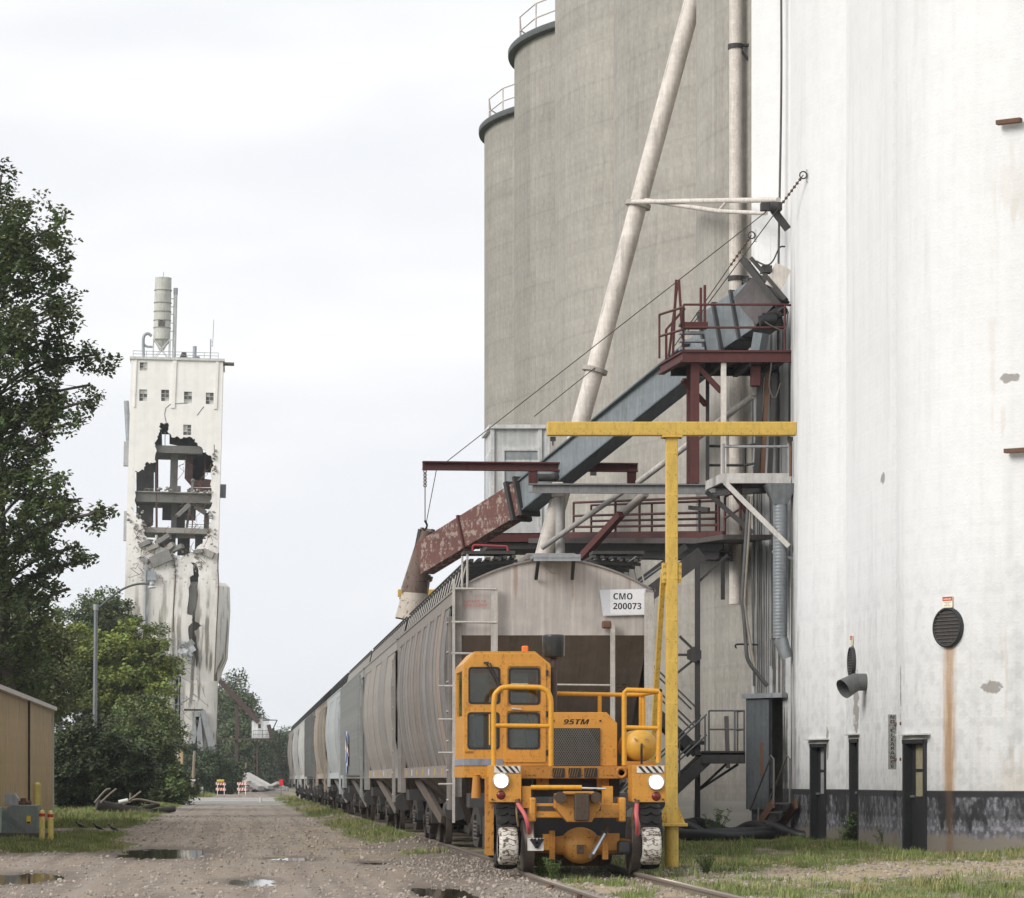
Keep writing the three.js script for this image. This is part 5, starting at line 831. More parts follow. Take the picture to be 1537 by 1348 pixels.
  bar([[834, 1041, CZ + 1.2], [936, 1043, CZ + 1.2], [962, 1043, CZ + 1.2], [962, 1100, CZ + 1.2]], 0.03, 'guard_rail', 0.02); bar([[900, 1044, CZ + 1.2], [900, 1070, CZ + 1.2]], 0.028, 'guard_rail'); bar([[962, 1043, CZ + 1.2], [991, 1037, GZ]], 0.03, 'guard_rail'); bar([[966, 1044, CZ + 1.1], [966, 1110, CZ + 1.1]], 0.028, 'guard_rail');
  bar([[735, 1072, CZ - 0.1], [735, 1118, CZ - 0.1]], 0.012);
  // front coupler assembly
  const KZ = 44.95, g1 = G(), box = (g, x0, y0, x1, y1, z, d, r = 0) => { const a = at(x0, y0, z), b = at(x1, y1, z); return r ? g.rbox((a.x + b.x) / 2, (a.y + b.y) / 2, -z - d / 2, b.x - a.x, a.y - b.y, d, r) : g.box((a.x + b.x) / 2, (a.y + b.y) / 2, -z - d / 2, b.x - a.x, a.y - b.y, d); };
  box(g1, 800, 1206, 936, 1228, KZ + 0.25, 0.25, 0.02).mesh('coupler_beam', mY, t);
  for (const [x0, x1] of [[806, 836], [868, 902]]) box(G(), x0, 1210, x1, 1217, KZ + 0.24, 0.02).mesh('beam_slot', grease, t);
  for (const [x0, x1] of [[795, 805], [929, 940]]) box(G(), x0, 1197, x1, 1234, KZ + 0.2, 0.4, 0.03).mesh('beam_end', mY, t);
  G().ex(poly(KZ, [[835, 1192], [900, 1192], [901, 1212], [888, 1233], [853, 1233], [834, 1212]]), 0.2, exZ(KZ, 0.25), null, 0.01).mesh('coupler_head', mYd, t);
  box(G(), 863, 1190, 885, 1232, KZ - 0.1, 0.22, 0.02).mesh('coupler_jaw', grease, t); for (const px of [841, 894]) { const p = at(px, 1197, KZ); G().tube(p.clone().add(V(0, 0, 0.06)), p.clone().add(V(0, 0, -0.15)), 0.075, 16).mesh('coupler_pin', grease, t); }
  box(G(), 846, 1188, 893, 1193, KZ - 0.05, 0.25, 0.02).mesh('head_cap', mYd, t);
  G().tube(at(797, 1182, KZ + 0.1), at(873, 1182, KZ + 0.1), 0.032, 12).mesh('hydraulic_cylinder', mYrail, t); G().tube(at(873, 1183, KZ + 0.1), at(909, 1184, KZ + 0.1), 0.014, 10).mesh('cylinder_rod', M(0.8, 0.8, 0.8, { metal: 1, rough: 0.12, t: false }), t);
  for (const [x0, x1] of [[784, 797], [907, 920]]) box(G(), x0, 1180, x1, 1213, KZ + 0.3, 0.3).mesh('frame_bracket', mY, t); box(G(), 800, 1168, 930, 1196, CZ + 0.25, 0.2).mesh('cross_member', mBlack, t); for (const px of [815, 905]) box(G(), px - 9, 1168, px + 9, 1186, CZ, 0.1).mesh('hanger', mYd, t);
  // chassis sides, bulkhead
  box(G(), 728, 1166, 741, 1284, FZ + 0.25, 0.06).mesh('side_plate', mYd, t); box(G(), 800, 1232, 905, 1300, CZ + 0.9, 0.1).mesh('bulkhead', M(0.13, 0.06, 0.02, { t: tChip }), t); G().box(4.75, 0.62, -48.6, 2.0, 0.5, 4.4).mesh('chassis', mBlack, t);
  { const a = at(715, 1185, CZ); G().tube(a.clone().add(V(0, 0.2, 0)), a.clone().add(V(0, -0.12, 0)), 0.05, 10, 0.075).mesh('step_leg', mYd, t); }
  // wheels: flanged rail wheels, dark road tyres, whitened front tyres
  const qx = new THREE.Quaternion().setFromAxisAngle(V(0, 0, 1), Math.PI / 2);
  const steel = M(0.17, 0.145, 0.125, { metal: 0.55, rough: 0.45, s: 2 });
  for (const s of [-1, 1]) for (const Z of [45.8, 49.3]) { const q = new THREE.Quaternion().setFromAxisAngle(V(0, 0, 1), -s * Math.PI / 2); G().lathe([[0, 0.05], [0.1, 0.06], [0.28, 0.02], [0.34, 0.06], [0.355, 0.05], [0.362, -0.05], [0.39, -0.062], [0.39, -0.085], [0.33, -0.09], [0.1, -0.05], [0, -0.05]], V(trackX(45.8) + s * 0.745, 0.15 + 0.362, -Z), q, 36).mesh('rail_wheel', steel, t); }
  const white = M(0.62, 0.6, 0.57, { t: tex(256, 256, (u, v) => { const k = ss(0.5, 0.66, fb(u * 2, v * 2)); return [lerp(0.85, 0.4, k), lerp(0.84, 0.36, k), lerp(0.82, 0.32, k)]; }), s: 1.6, rough: 0.5 });
  function tyre(px, py, Z, R, w, mt, nm) {
    const c = at(px, py, Z), g = new THREE.LatheGeometry([[R * 0.62, -w / 2], [R * 0.8, -w * 0.52], [R * 0.95, -w * 0.48], [R, -w * 0.36], [R * 1.01, 0], [R, w * 0.36], [R * 0.95, w * 0.48], [R * 0.8, w * 0.52], [R * 0.62, w / 2]].map(([r, y]) => new THREE.Vector2(r, y)), 48);
    const wh = G().add(g, new THREE.Matrix4().compose(c, qx, V(1, 1, 1))).mesh(nm, mt, t);
    const tr = G(); for (let k = 0; k < 22; k++) { const a = k / 22 * Math.PI * 2, pts = []; for (let j = 0; j <= 6; j++) { const x = (j / 6 - 0.5) * w * 0.96, aa = a + 0.1 * Math.abs(Math.sin(j / 6 * Math.PI * 2)) * 1.0; const r = R * ((mt === white ? 0.995 : 1.03) - 0.06 * (Math.abs(j / 6 - 0.5) * 2) ** 4); pts.push(V(c.x + x, c.y + Math.cos(aa) * r, c.z + Math.sin(aa) * r)); } tr.add(new THREE.TubeGeometry(new THREE.CatmullRomCurve3(pts), 10, mt === white ? R * 0.028 : R * 0.045, 4)); }
    tr.mesh('tread', mt === white ? M(0.09, 0.075, 0.06, { t: false }) : mt, wh); G().tube(c.clone().add(V(-w * 0.3, 0, 0)), c.clone().add(V(w * 0.3, 0, 0)), R * 0.62, 24).mesh('hub', mDark, wh);
  }
  for (const px of [759, 972]) { tyre(px, 1252, 46.5, 0.46, 0.3, rubber, 'road_tyre'); tyre(px < 800 ? 762 : 976, 1270, 45.45, 0.255, 0.25, white, 'front_tyre'); tyre(px + 2, 1250, 49.6, 0.46, 0.3, rubber, 'road_tyre'); }
  // axle with differential, brackets, links, hoses
  { const c = at(871, 1269, 45.75), g = G(); g.add(new THREE.SphereGeometry(0.255, 28, 18), T4(c.x, c.y, c.z).multiply(new THREE.Matrix4().makeScale(1.1, 0.98, 0.9))); g.mesh('differential', M(0.42, 0.2, 0.035, { t: tChip, s: 1.1, rough: 0.6 }), t);
    const ax = G(); ax.tube(V(c.x - 0.72, c.y, c.z), V(c.x - 0.12, c.y, c.z), 0.085, 14, 0.15).tube(V(c.x + 0.72, c.y, c.z), V(c.x + 0.12, c.y, c.z), 0.085, 14, 0.15); ax.mesh('axle_housing', mYd, t);
    box(G(), 866, 1268, 876, 1282, 45.45, 0.05, 0.01).mesh('drain_boss', grease, t); }
  for (const [x0, x1] of [[825, 833], [905, 913]]) box(G(), x0, 1247, x1, 1290, 45.5, 0.12).mesh('axle_bracket', mYd, t); box(G(), 815, 1252, 830, 1276, 45.55, 0.1).mesh('axle_bracket', mY, t); box(G(), 912, 1251, 930, 1276, 45.6, 0.1).mesh('axle_bracket', mY, t); box(G(), 929, 1262, 948, 1282, 45.3, 0.3, 0.05).mesh('brake_chamber', mBlack, t);
  { const pl = box(G(), 792, 1258, 816, 1277, 45.3, 0.03).mesh('chevron_plate', M(0.66, 0.64, 0.6, { t: tGrime }), t); for (const s of [0, 1]) { const z = 45.28; G().bar(at(797 + s * 5, 1259, z), at(806, 1273 - s * 6, z), 0.04, 0.01, V(0, 0, 1)).bar(at(815 - s * 5, 1259, z), at(806, 1273 - s * 6, z), 0.04, 0.01, V(0, 0, 1)).mesh('chevron', gask, pl); } }
  G().tube(at(888, 1285, 45.1), at(907, 1252, 45.3), 0.028, 12).mesh('link_rod', M(0.45, 0.5, 0.55, { metal: 0.8, rough: 0.25, t: false }), t); G().tube(at(907, 1252, 45.3), at(912, 1240, 45.4), 0.035, 10).tube(at(890, 1282, 45.1), at(886, 1289, 45.1), 0.04, 10).mesh('link_joint', grease, t);
  const pink = M(0.5, 0.1, 0.11, { t: false, rough: 0.5 }); G().path([at(777, 1206, 45.2), at(788, 1224, 45.05), at(793, 1240, 45.05), at(794, 1250, 45.2)], 0.03, 10).mesh('red_hose', pink, t); G().path([at(956, 1207, 45.2), at(955, 1222, 45.05), at(957, 1238, 45.05), at(957, 1252, 45.2)], 0.03, 10).mesh('red_hose', pink, t);
  for (const [a, b] of [[777, 1205], [956, 1206]]) { const p = at(a, b, 45.2); G().tube(p, p.clone().add(V(0, 0.05, 0)), 0.035, 10).mesh('hose_fitting', mRust, t); } G().path([at(775, 1210, 45.3), at(776, 1225, 45.3), at(778, 1240, 45.4)], 0.016, 6).path([at(951, 1212, 45.3), at(949, 1228, 45.3), at(948, 1240, 45.4)], 0.016, 6).mesh('air_line', M(0.25, 0.2, 0.1, { t: false }), t);
}
// ---------------------------------------------------------------- left side of the road
{ // tan corrugated shed
  const X = -6.1, z0 = -60, z1 = -110, h = CAMY + (CY - 1064) * 110 / F, t = thing('tan_shed', 'tan corrugated metal shed with white eave beside the gravel road', 'shed', V(-12, 0, -85));
  const mt = M(0.5, 0.37, 0.19, { t: tGrime, s: 0.2, rough: 0.6 }), n = 210, pts = []; for (let k = 0; k <= n; k++) { const f = k % 4; pts.push([lerp(z0, z1, k / n), f === 1 || f === 2 ? 0.022 : 0]); }
  for (let q = 0; q < 8; q++) { const a = Math.round(q * n / 8 / 4) * 4, b = Math.round((q + 1) * n / 8 / 4) * 4, g = G(); for (let k = a; k < b && k < n; k++) g.quad(V(X + pts[k][1], -0.1, pts[k][0]), V(X + pts[k + 1][1], -0.1, pts[k + 1][0]), V(X + pts[k + 1][1], h, pts[k + 1][0]), V(X + pts[k][1], h, pts[k][0])); g.mesh('wall_sheet', mt, t); }
  G().quad(V(X, -0.1, z1), V(-18, -0.1, z1), V(-18, h, z1), V(X, h, z1)).quad(V(X, -0.1, z0), V(-18, -0.1, z0), V(-18, h, z0), V(X, h, z0)).quad(V(-18, -0.1, z0), V(-18, -0.1, z1), V(-18, h, z1), V(-18, h, z0)).mesh('end_wall', mt, t);
  const wt = M(0.72, 0.7, 0.68, { t: tGrime }); G().quad(V(X + 0.15, h, z0 + 0.2), V(X + 0.15, h, z1 - 0.2), V(-12, h + 1.6, z1 - 0.2), V(-12, h + 1.6, z0 + 0.2)).quad(V(-18.15, h, z0 + 0.2), V(-18.15, h, z1 - 0.2), V(-12, h + 1.61, z1 - 0.2), V(-12, h + 1.61, z0 + 0.2)).mesh('roof', wt, t);
  G().box(X + 0.1, h, (z0 + z1) / 2, 0.14, 0.12, z0 - z1 + 0.3).mesh('eave_gutter', wt, t); G().box(X + 0.04, h / 2, z1, 0.07, h, 0.1).mesh('corner_trim', M(0.62, 0.63, 0.62, {}), t);
  const zc = -96.5; G().tube(V(X + 0.09, 0.7, zc), V(X + 0.09, h, zc), 0.035, 8).mesh('downpipe', M(0.05, 0.035, 0.03, {}), t);
}
{ // pad-mounted transformer
  const Z = 80, t = thing('transformer_cabinet', 'grey-green pad-mounted transformer cabinet on concrete pad with yellow sticker', 'transformer', at(30, 1256, Z));
  const mg = M(0.17, 0.2, 0.19, { t: tGrime, s: 0.6, rough: 0.55 }), o = (l) => l.map(([x, y]) => { const p = at(x, y, Z); return [p.x, p.y]; });
  G().ex(o([[2, 1250], [2, 1222], [10, 1214], [18, 1209], [56, 1210], [58, 1250]]), 1.2, T4(0, 0, -Z - 1.2), null, 0.015).mesh('cabinet', mg, t);
  G().ex(o([[3, 1226], [9, 1218], [40, 1246], [40, 1250], [36, 1250]]), 0.02, T4(0, 0, -Z + 0.01)).mesh('cabinet_fold', M(0.14, 0.165, 0.16, { t: tGrime }), t);
  G().ex(o([[6, 1209], [6, 1192], [20, 1191], [25, 1199], [25, 1209]]), 0.6, T4(0, 0, -Z - 0.9), null, 0.01).mesh('meter_box', M(0.36, 0.37, 0.38, { t: tGrime, metal: 0.3 }), t);
  G().ex(o([[-12, 1250], [-12, 1213], [2, 1213], [2, 1250]]), 0.9, T4(0, 0, -Z - 0.7), null, 0.01).mesh('side_cabinet', M(0.36, 0.45, 0.4, { t: tGrime }), t);
  G().rbox(at(22, 0, Z).x, at(0, 1257, Z).y, -Z - 0.5, 1.5, 0.24, 1.9, 0.03).mesh('pad', M(0.07, 0.055, 0.045, { s: 1 }), t);
  const p = at(43, 1231, Z); G().box(p.x, p.y, p.z + 0.02, 0.1, 0.2, 0.012).mesh('warning_sticker', M(0.75, 0.5, 0.03, { t: false }), t); G().box(p.x, p.y - 0.06, p.z + 0.03, 0.08, 0.05, 0.006).mesh('sticker_print', mDark, t);
  G().tube(at(35, 1209, Z + 0.4), at(35, 1198, Z + 0.4), 0.07, 10).tube(at(28, 1205, Z + 0.4), at(47, 1205, Z + 0.4), 0.05, 8).mesh('bushing', mRust, t);
}
for (const [px, top, bot, Z, band, label] of [[56, 1174, 1226, 88, 0, 'tall yellow bollard without band behind the transformer cabinet'], [63, 1215, 1265, 75, 1, 'short yellow bollard with red band next to the cabinet pad'], [76, 1216, 1266, 74.5, 1, 'short yellow bollard with red band and a hanging ring']]) {
  const a = at(px, top, Z), x = a.x, r = Z > 80 ? 0.1 : 0.066, t = thing('bollard', label, 'bollard', V(x, 0, -Z), 'yellow bollards by the cabinet');
  G().lathe([[0, a.y], [r * 0.6, a.y - 0.02], [r, a.y - 0.07], [r, -0.1]], V(x, 0, -Z), null, 20).mesh('post', M(0.68, 0.56, 0.17, { t: tGrime, s: 0.8, rough: 0.5 }), t);
  if (band) G().tube(V(x, a.y - 0.16, -Z), V(x, a.y - 0.09, -Z), r + 0.004, 20).mesh('red_band', M(0.45, 0.03, 0.03, { t: false }), t);
  if (px === 76) G().add(new THREE.TorusGeometry(0.03, 0.007, 6, 14), T4(x + 0.09, a.y - 0.22, -Z + 0.05)).mesh('ring', M(0.5, 0.4, 0.15, {}), t);
}
{ // street lamp
  const Z = 170, t = thing('street_lamp', 'tall grey street lamp with curved arm over the gravel road', 'street lamp', at(141, 1210, Z)), p0 = at(141, 1212, Z), p1 = at(144, 910, Z);
  G().tube(p0, p1, 0.13, 14, 0.1).mesh('pole', M(0.2, 0.21, 0.22, { metal: 0.5, rough: 0.5, t: tGrime }), t); G().tube(p1.clone().add(V(0, -0.2, 0)), p1.clone().add(V(0, 0.1, 0)), 0.14, 12).mesh('pole_cap', mGalv, t);
  G().path([[144, 916], [165, 898], [185, 884], [205, 877], [224, 876]].map(([x, y]) => at(x, y, Z)), 0.055, 8).mesh('arm', M(0.13, 0.135, 0.14, { t: false, metal: 0.4 }), t);
  const h = at(228, 877, Z); G().lathe([[0, 0.16], [0.1, 0.14], [0.13, 0.02], [0.15, 0.0], [0.15, -0.04]], h, null, 16).mesh('lamp_head', mGalv, t); G().lathe([[0.05, -0.02], [0.2, -0.14], [0.2, -0.2], [0.0, -0.22]], h, null, 16).mesh('lens', M(0.55, 0.56, 0.56, { t: false, rough: 0.2 }), t);
}
{ // heap of cut logs and branches
  const Z = 138; [[145, 1208, 228, 1222, 0.22], [182, 1225, 260, 1226, 0.2], [170, 1215, 215, 1229, 0.17], [150, 1213, 200, 1220, 0.15], [205, 1217, 238, 1207, 0.13], [215, 1222, 262, 1214, 0.16]].forEach(([a, b, c, d, r], i) => { const g = G().tube(at(a, b, Z + i * 0.4), at(c, d, Z + i * 0.4 + 0.6), r, 10, r * 0.8).mesh('cut_log', M(0.035, 0.03, 0.026, { s: 1.5 }), scene); tag(g, 'dark rotting log in the heap at the foot of the street lamp', 'log', 'logs in the heap by the lamp'); });
  [[[142, 1205], [158, 1187], [166, 1184]], [[150, 1206], [165, 1192], [175, 1184]], [[165, 1208], [190, 1203], [212, 1188]], [[195, 1205], [196, 1190]], [[180, 1210], [205, 1200], [240, 1206]]].forEach((l, i) => { const g = G().path(l.map(([x, y]) => at(x, y, Z - 0.4 + i * 0.3)), 0.05, 6).mesh('dead_branch', M(0.2, 0.165, 0.13, {}), scene); tag(g, 'bare broken branch sticking up from the log heap', 'branch', 'dead branches on the log heap'); });
  const g = G().tube(at(178, 1204, Z - 1), at(192, 1201, Z - 1), 0.08, 10).mesh('pale_pipe', M(0.7, 0.7, 0.68, { t: false }), scene); tag(g, 'short white pipe lying on the log heap', 'pipe');
}
[[121, 1246, 93.5, 0.3], [147, 1250, 90, 0.5], [170, 1252.5, 88, -0.2]].forEach(([px, py, Z, turn]) => { // birds on the drive
  const p = at(px, py, Z), t = thing('black_bird', 'small black bird walking on the gravel edge of the grass', 'bird', V(p.x, hAt(p.x, Z), -Z), 'black birds on the gravel'); origin.delete(t); t.rotation.y = turn; t.scale.setScalar(1.15);
  const sp = [[0.17, 0.045, 0.006, 0.016], [0.11, 0.07, 0.014, 0.02], [0.06, 0.095, 0.034, 0.034], [0.0, 0.115, 0.045, 0.043], [-0.05, 0.135, 0.04, 0.04], [-0.078, 0.165, 0.026, 0.026], [-0.09, 0.19, 0.026, 0.025], [-0.112, 0.197, 0.018, 0.018], [-0.128, 0.194, 0.007, 0.007], [-0.155, 0.189, 0.002, 0.002]], ps = [], ix = [], N = 10;
  sp.forEach(([x, y, ry, rz], k) => { for (let q = 0; q < N; q++) { const a = q / N * Math.PI * 2; ps.push(x, y + Math.cos(a) * ry, Math.sin(a) * rz); if (k) { const A = (k - 1) * N + q, B = (k - 1) * N + (q + 1) % N; ix.push(A, B, B + N, A, B + N, A + N); } } });
  const g = new THREE.BufferGeometry(); g.setAttribute('position', new THREE.BufferAttribute(new Float32Array(ps), 3)); g.setIndex(ix); g.computeVertexNormals(); const G2 = G().add(g); for (const s of [-1, 1]) G2.tube(V(0.0 + s * 0.015, 0.085, s * 0.018), V(s * 0.02, 0.0, s * 0.02), 0.005, 5).tube(V(s * 0.02, 0.004, s * 0.02), V(s * 0.02 - 0.035, 0.002, s * 0.02), 0.004, 4); G2.mesh('body', M(0.008, 0.008, 0.01, { t: false, rough: 0.4 }), t);
});
// ---------------------------------------------------------------- far end of the street
{ // small tan shed by the hedge
  const Z = 265, t = thing('small_tan_shed', 'small tan shed with white downpipe half hidden by the hedge', 'shed', at(262, 1195, Z)), a = at(238, 1190, Z), b = at(273, 1114, Z);
  G().box((a.x + b.x) / 2, b.y / 2, -Z - 3, b.x - a.x, b.y, 6).mesh('walls', M(0.5, 0.38, 0.19, { t: tGrime }), t); G().box((a.x + b.x) / 2 + 0.1, b.y + 0.1, -Z - 3, b.x - a.x + 0.6, 0.18, 6.6, 0, 0, -0.04).mesh('roof', M(0.6, 0.6, 0.6, { t: tGrime }), t); G().box(at(266, 0, Z).x, b.y / 2, -Z + 0.06, 0.2, b.y, 0.1).mesh('downpipe', mOff, t);
}
{ // house gable between the trees
  const Z = 200, t = thing('grey_house', 'grey gabled house end showing between tree and shed', 'house', at(60, 1200, Z)), q = (l) => l.map(([x, y]) => { const p = at(x, y, Z); return [p.x, p.y]; });
  G().ex(q([[20, 1200], [20, 1055], [66, 1004], [78, 1050], [84, 1068], [84, 1200]]), 8, T4(0, 0, -Z - 8)).mesh('walls', M(0.42, 0.43, 0.44, { t: tGrime, s: 0.2 }), t); const a = at(66, 1003, Z), b = at(86, 1072, Z), c = at(14, 1062, Z); G().quad(a.clone().add(V(0, 0.05, 0.2)), b.clone().add(V(0, 0.05, 0.2)), b.clone().add(V(0, 0.05, -8)), a.clone().add(V(0, 0.05, -8))).quad(a.clone().add(V(0, 0.06, 0.2)), c.clone().add(V(0, 0.05, 0.2)), c.clone().add(V(0, 0.05, -8)), a.clone().add(V(0, 0.06, -8))).mesh('roof', M(0.2, 0.22, 0.24, { t: tGrime }), t);
}
{ // wooden pole and roadside posts
  const t = thing('utility_pole', 'weathered wooden pole leaning in front of the damaged tower', 'pole', at(290, 1190, 300)); G().tube(at(288.5, 1187, 300), at(292, 1127, 300), 0.16, 10, 0.12).mesh('shaft', M(0.26, 0.2, 0.15, { t: tGrime }), t); G().box(at(289, 1171, 300).x, at(0, 1171, 300).y, -299.8, 0.5, 0.2, 0.06).mesh('tag_plate', mOff, t);
  const u = thing('far_pole', 'short brown wooden post rising from the rubble', 'pole', at(368, 1170, 380)); G().tube(at(367, 1172, 380), at(369.5, 1145, 380), 0.13, 8, 0.09).mesh('shaft', M(0.22, 0.16, 0.12, {}), u);
  [[278, 1183, 1201, 250, 0.26, 'grey concrete marker post at the road edge by the hedge'], [302, 1182, 1190, 310, 0.28, 'low grey concrete post on the far grass strip']].forEach(([px, y0, y1, Z, r, l]) => { const a = at(px, y0, Z), w = thing('marker_post', l, 'post', V(a.x, 0, -Z)); G().rbox(a.x, a.y / 2, -Z, r * 1.4, a.y + 0.1, r * 1.4, 0.04).mesh('shaft', M(0.4, 0.4, 0.36, { t: tGrime }), w); });
  const gb = thing('utility_box', 'small mint green utility pedestal on the far grass strip', 'utility box', at(283, 1197, 262)); G().rbox(at(283, 0, 262).x, 0.5, -262, 0.26, 1.0, 0.3, 0.05).mesh('cabinet', M(0.3, 0.45, 0.37, {}), gb); G().box(at(283, 0, 262).x, 1.03, -262, 0.32, 0.06, 0.36).mesh('lid', M(0.3, 0.45, 0.37, {}), gb);
  const wp = thing('white_post', 'short white post standing in the far concrete road', 'post', at(391, 1205, 205)); G().tube(V(at(391, 0, 205).x, -0.02, -205), V(at(391, 0, 205).x, 0.33, -205), 0.06, 10).mesh('shaft', mOff, wp);
}
function barricade(px0, px1, Z, label) {
  const t = thing('barricade', label, 'barricade', at((px0 + px1) / 2, 1189, Z), 'striped barricades closing the road'), x0 = at(px0, 0, Z).x, x1 = at(px1, 0, Z).x, w = x1 - x0, wh = M(0.75, 0.75, 0.74, { t: false }), or = M(0.62, 0.1, 0.02, { t: false });
  for (const y of [1.02, 0.5]) { const b = G().box((x0 + x1) / 2, y, -Z, w, 0.26, 0.03).mesh('board', wh, t); for (let k = 0; k < 4; k++) { const u = x0 + w * (k + 0.1) / 4; G().ex([[u, y - 0.13], [u + w * 0.125, y - 0.13], [u + w * 0.125 + 0.1, y + 0.13], [u + 0.1, y + 0.13]], 0.012, T4(0, 0, -Z + 0.016)).mesh('stripe', or, b); } }
  for (const x of [x0 + 0.15, x1 - 0.15]) for (const s of [-1, 1]) G().bar(V(x, 1.15, -Z - 0.03), V(x, -0.02, -Z - 0.03 + s * 0.35), 0.05, 0.05).mesh('leg', wh, t);
  return t;
}
const bz = barricade(324, 339, 312, 'orange and white striped barricade with a yellow bag over the top'); G().rbox(at(331, 0, 312).x, 1.28, -312, 0.7, 0.26, 0.3, 0.1).mesh('sandbag', M(0.55, 0.4, 0.04, { t: false }), bz);
barricade(356, 371, 312, 'orange and white striped barricade without a bag, nearer the train');
{ const t = thing('red_flag_board', 'small red square board standing beside the train tail', 'sign', at(422, 1190, 252)); const p = at(422, 1174, 252); G().rbox(p.x, p.y, p.z, 0.3, 0.45, 0.03, 0.01).mesh('board', M(0.6, 0.02, 0.02, { t: false }), t); G().tube(V(p.x, 0, p.z - 0.03), V(p.x, p.y, p.z - 0.03), 0.02, 6).mesh('stake', mDark, t); }
{ // far loading hut on stilts with its conveyor
  const Z = 430, t = thing('loading_hut', 'white hut on a steel platform on stilts beyond the train', 'hut', at(392, 1185, Z)), a = at(378, 1108, Z), b = at(404, 1080, Z), mx = (a.x + b.x) / 2, mb2 = M(0.07, 0.04, 0.035, { t: tGrime });
  G().ex([[a.x, a.y], [b.x, a.y], [b.x, b.y], [mx, b.y + 0.2], [a.x, b.y - 0.1]], 3, T4(0, 0, -Z - 3)).mesh('walls', M(0.66, 0.68, 0.7, { t: tGrime, s: 0.2 }), t); G().quad(V(a.x - 0.2, b.y - 0.08, -Z + 0.2), V(mx, b.y + 0.25, -Z + 0.2), V(mx, b.y + 0.25, -Z - 3), V(a.x - 0.2, b.y - 0.08, -Z - 3)).quad(V(b.x + 0.2, b.y - 0.02, -Z + 0.2), V(mx, b.y + 0.25, -Z + 0.2), V(mx, b.y + 0.25, -Z - 3), V(b.x + 0.2, b.y - 0.02, -Z - 3)).mesh('roof', M(0.6, 0.62, 0.64, {}), t);
  const d = G().box(at(390, 0, Z).x, (at(0, 1086, Z).y + a.y) / 2, -Z + 0.03, 0.62, at(0, 1086, Z).y - a.y, 0.05).mesh('door', M(0.6, 0.6, 0.6, {}), t); G().box(at(389.5, 0, Z).x, at(0, 1090, Z).y, -Z + 0.07, 0.36, 0.5, 0.02).mesh('pane', mBlack, d);
  G().box((at(322, 0, Z).x + at(409, 0, Z).x) / 2, a.y - 0.12, -Z - 1, at(409, 0, Z).x - at(322, 0, Z).x, 0.2, 2.4).mesh('platform', mb2, t);
  for (const [px, w] of [[386, 0.18], [381, 0.09], [354.5, 0.42]]) G().box(at(px, 0, Z).x, a.y / 2, -Z - 0.5, w, a.y, w).mesh('stilt', mb2, t); G().box(at(355.5, 0, Z).x, (a.y + at(0, 1058, Z).y) / 2, -Z - 0.5, 0.45, at(0, 1058, Z).y - a.y, 0.45).mesh('column', mb2, t);
  G().bar(at(325, 1017, Z), at(388, 1084, Z), 0.6, 0.62).mesh('conveyor', mb2, t); G().bar(at(394, 1081, Z), at(416, 1081, Z), 0.1, 0.12).mesh('jib', mDark, t); G().bar(at(416, 1081, Z), at(407, 1100, Z), 0.12, 0.14).mesh('jib', mDark, t); railing(t, [at(380, 1108, Z - 0.3), at(394, 1108, Z - 0.3), at(408, 1108, Z - 0.3)], 1.0, [1, 0.5], mDark, 0.03);
  G().bar(at(403, 1088, Z), at(408, 1106, Z), 0.6, 0.5).mesh('spout', mb2, t);
}
// fallen concrete sections and rubble at the road end
[[351, 1160, 374, 1174, 0.55, 0.3], [360, 1165, 392, 1183, 0.9, 0.45], [370, 1162, 406, 1182, 0.8, 0.4], [402, 1184, 420, 1175, 0.8, 0.3], [395, 1186, 412, 1178, 0.5, 0.3]].forEach(([a, b, c, d, w, h], i) => { const Z = 372 + i * 2, m = G().bar(at(a, b, Z), at(c, d, Z - 3), w, h).mesh('fallen_beam', M(0.42, 0.41, 0.39, { t: tGrime, s: 0.4 }), scene); tag(m, 'fallen pale concrete beam in the rubble at the road end', 'beam', 'fallen beams in the rubble'); });
{ const g = G(); for (let k = 0; k < 260; k++) { const p = at(rr(345, 426), rr(1178, 1188), rr(374, 392)); g.box(p.x, Math.abs(p.y) * 0.4, p.z, rr(0.2, 1.1), rr(0.15, 0.6), rr(0.2, 1.2), rr(0, 3), rr(-0.4, 0.4), rr(-0.4, 0.4)); } const m = g.mesh('rubble', M(0.3, 0.29, 0.28, { s: 1 }), scene); m.userData.kind = 'stuff'; m.userData.label = 'grey concrete rubble heap at the road end'; m.userData.category = 'rubble'; }
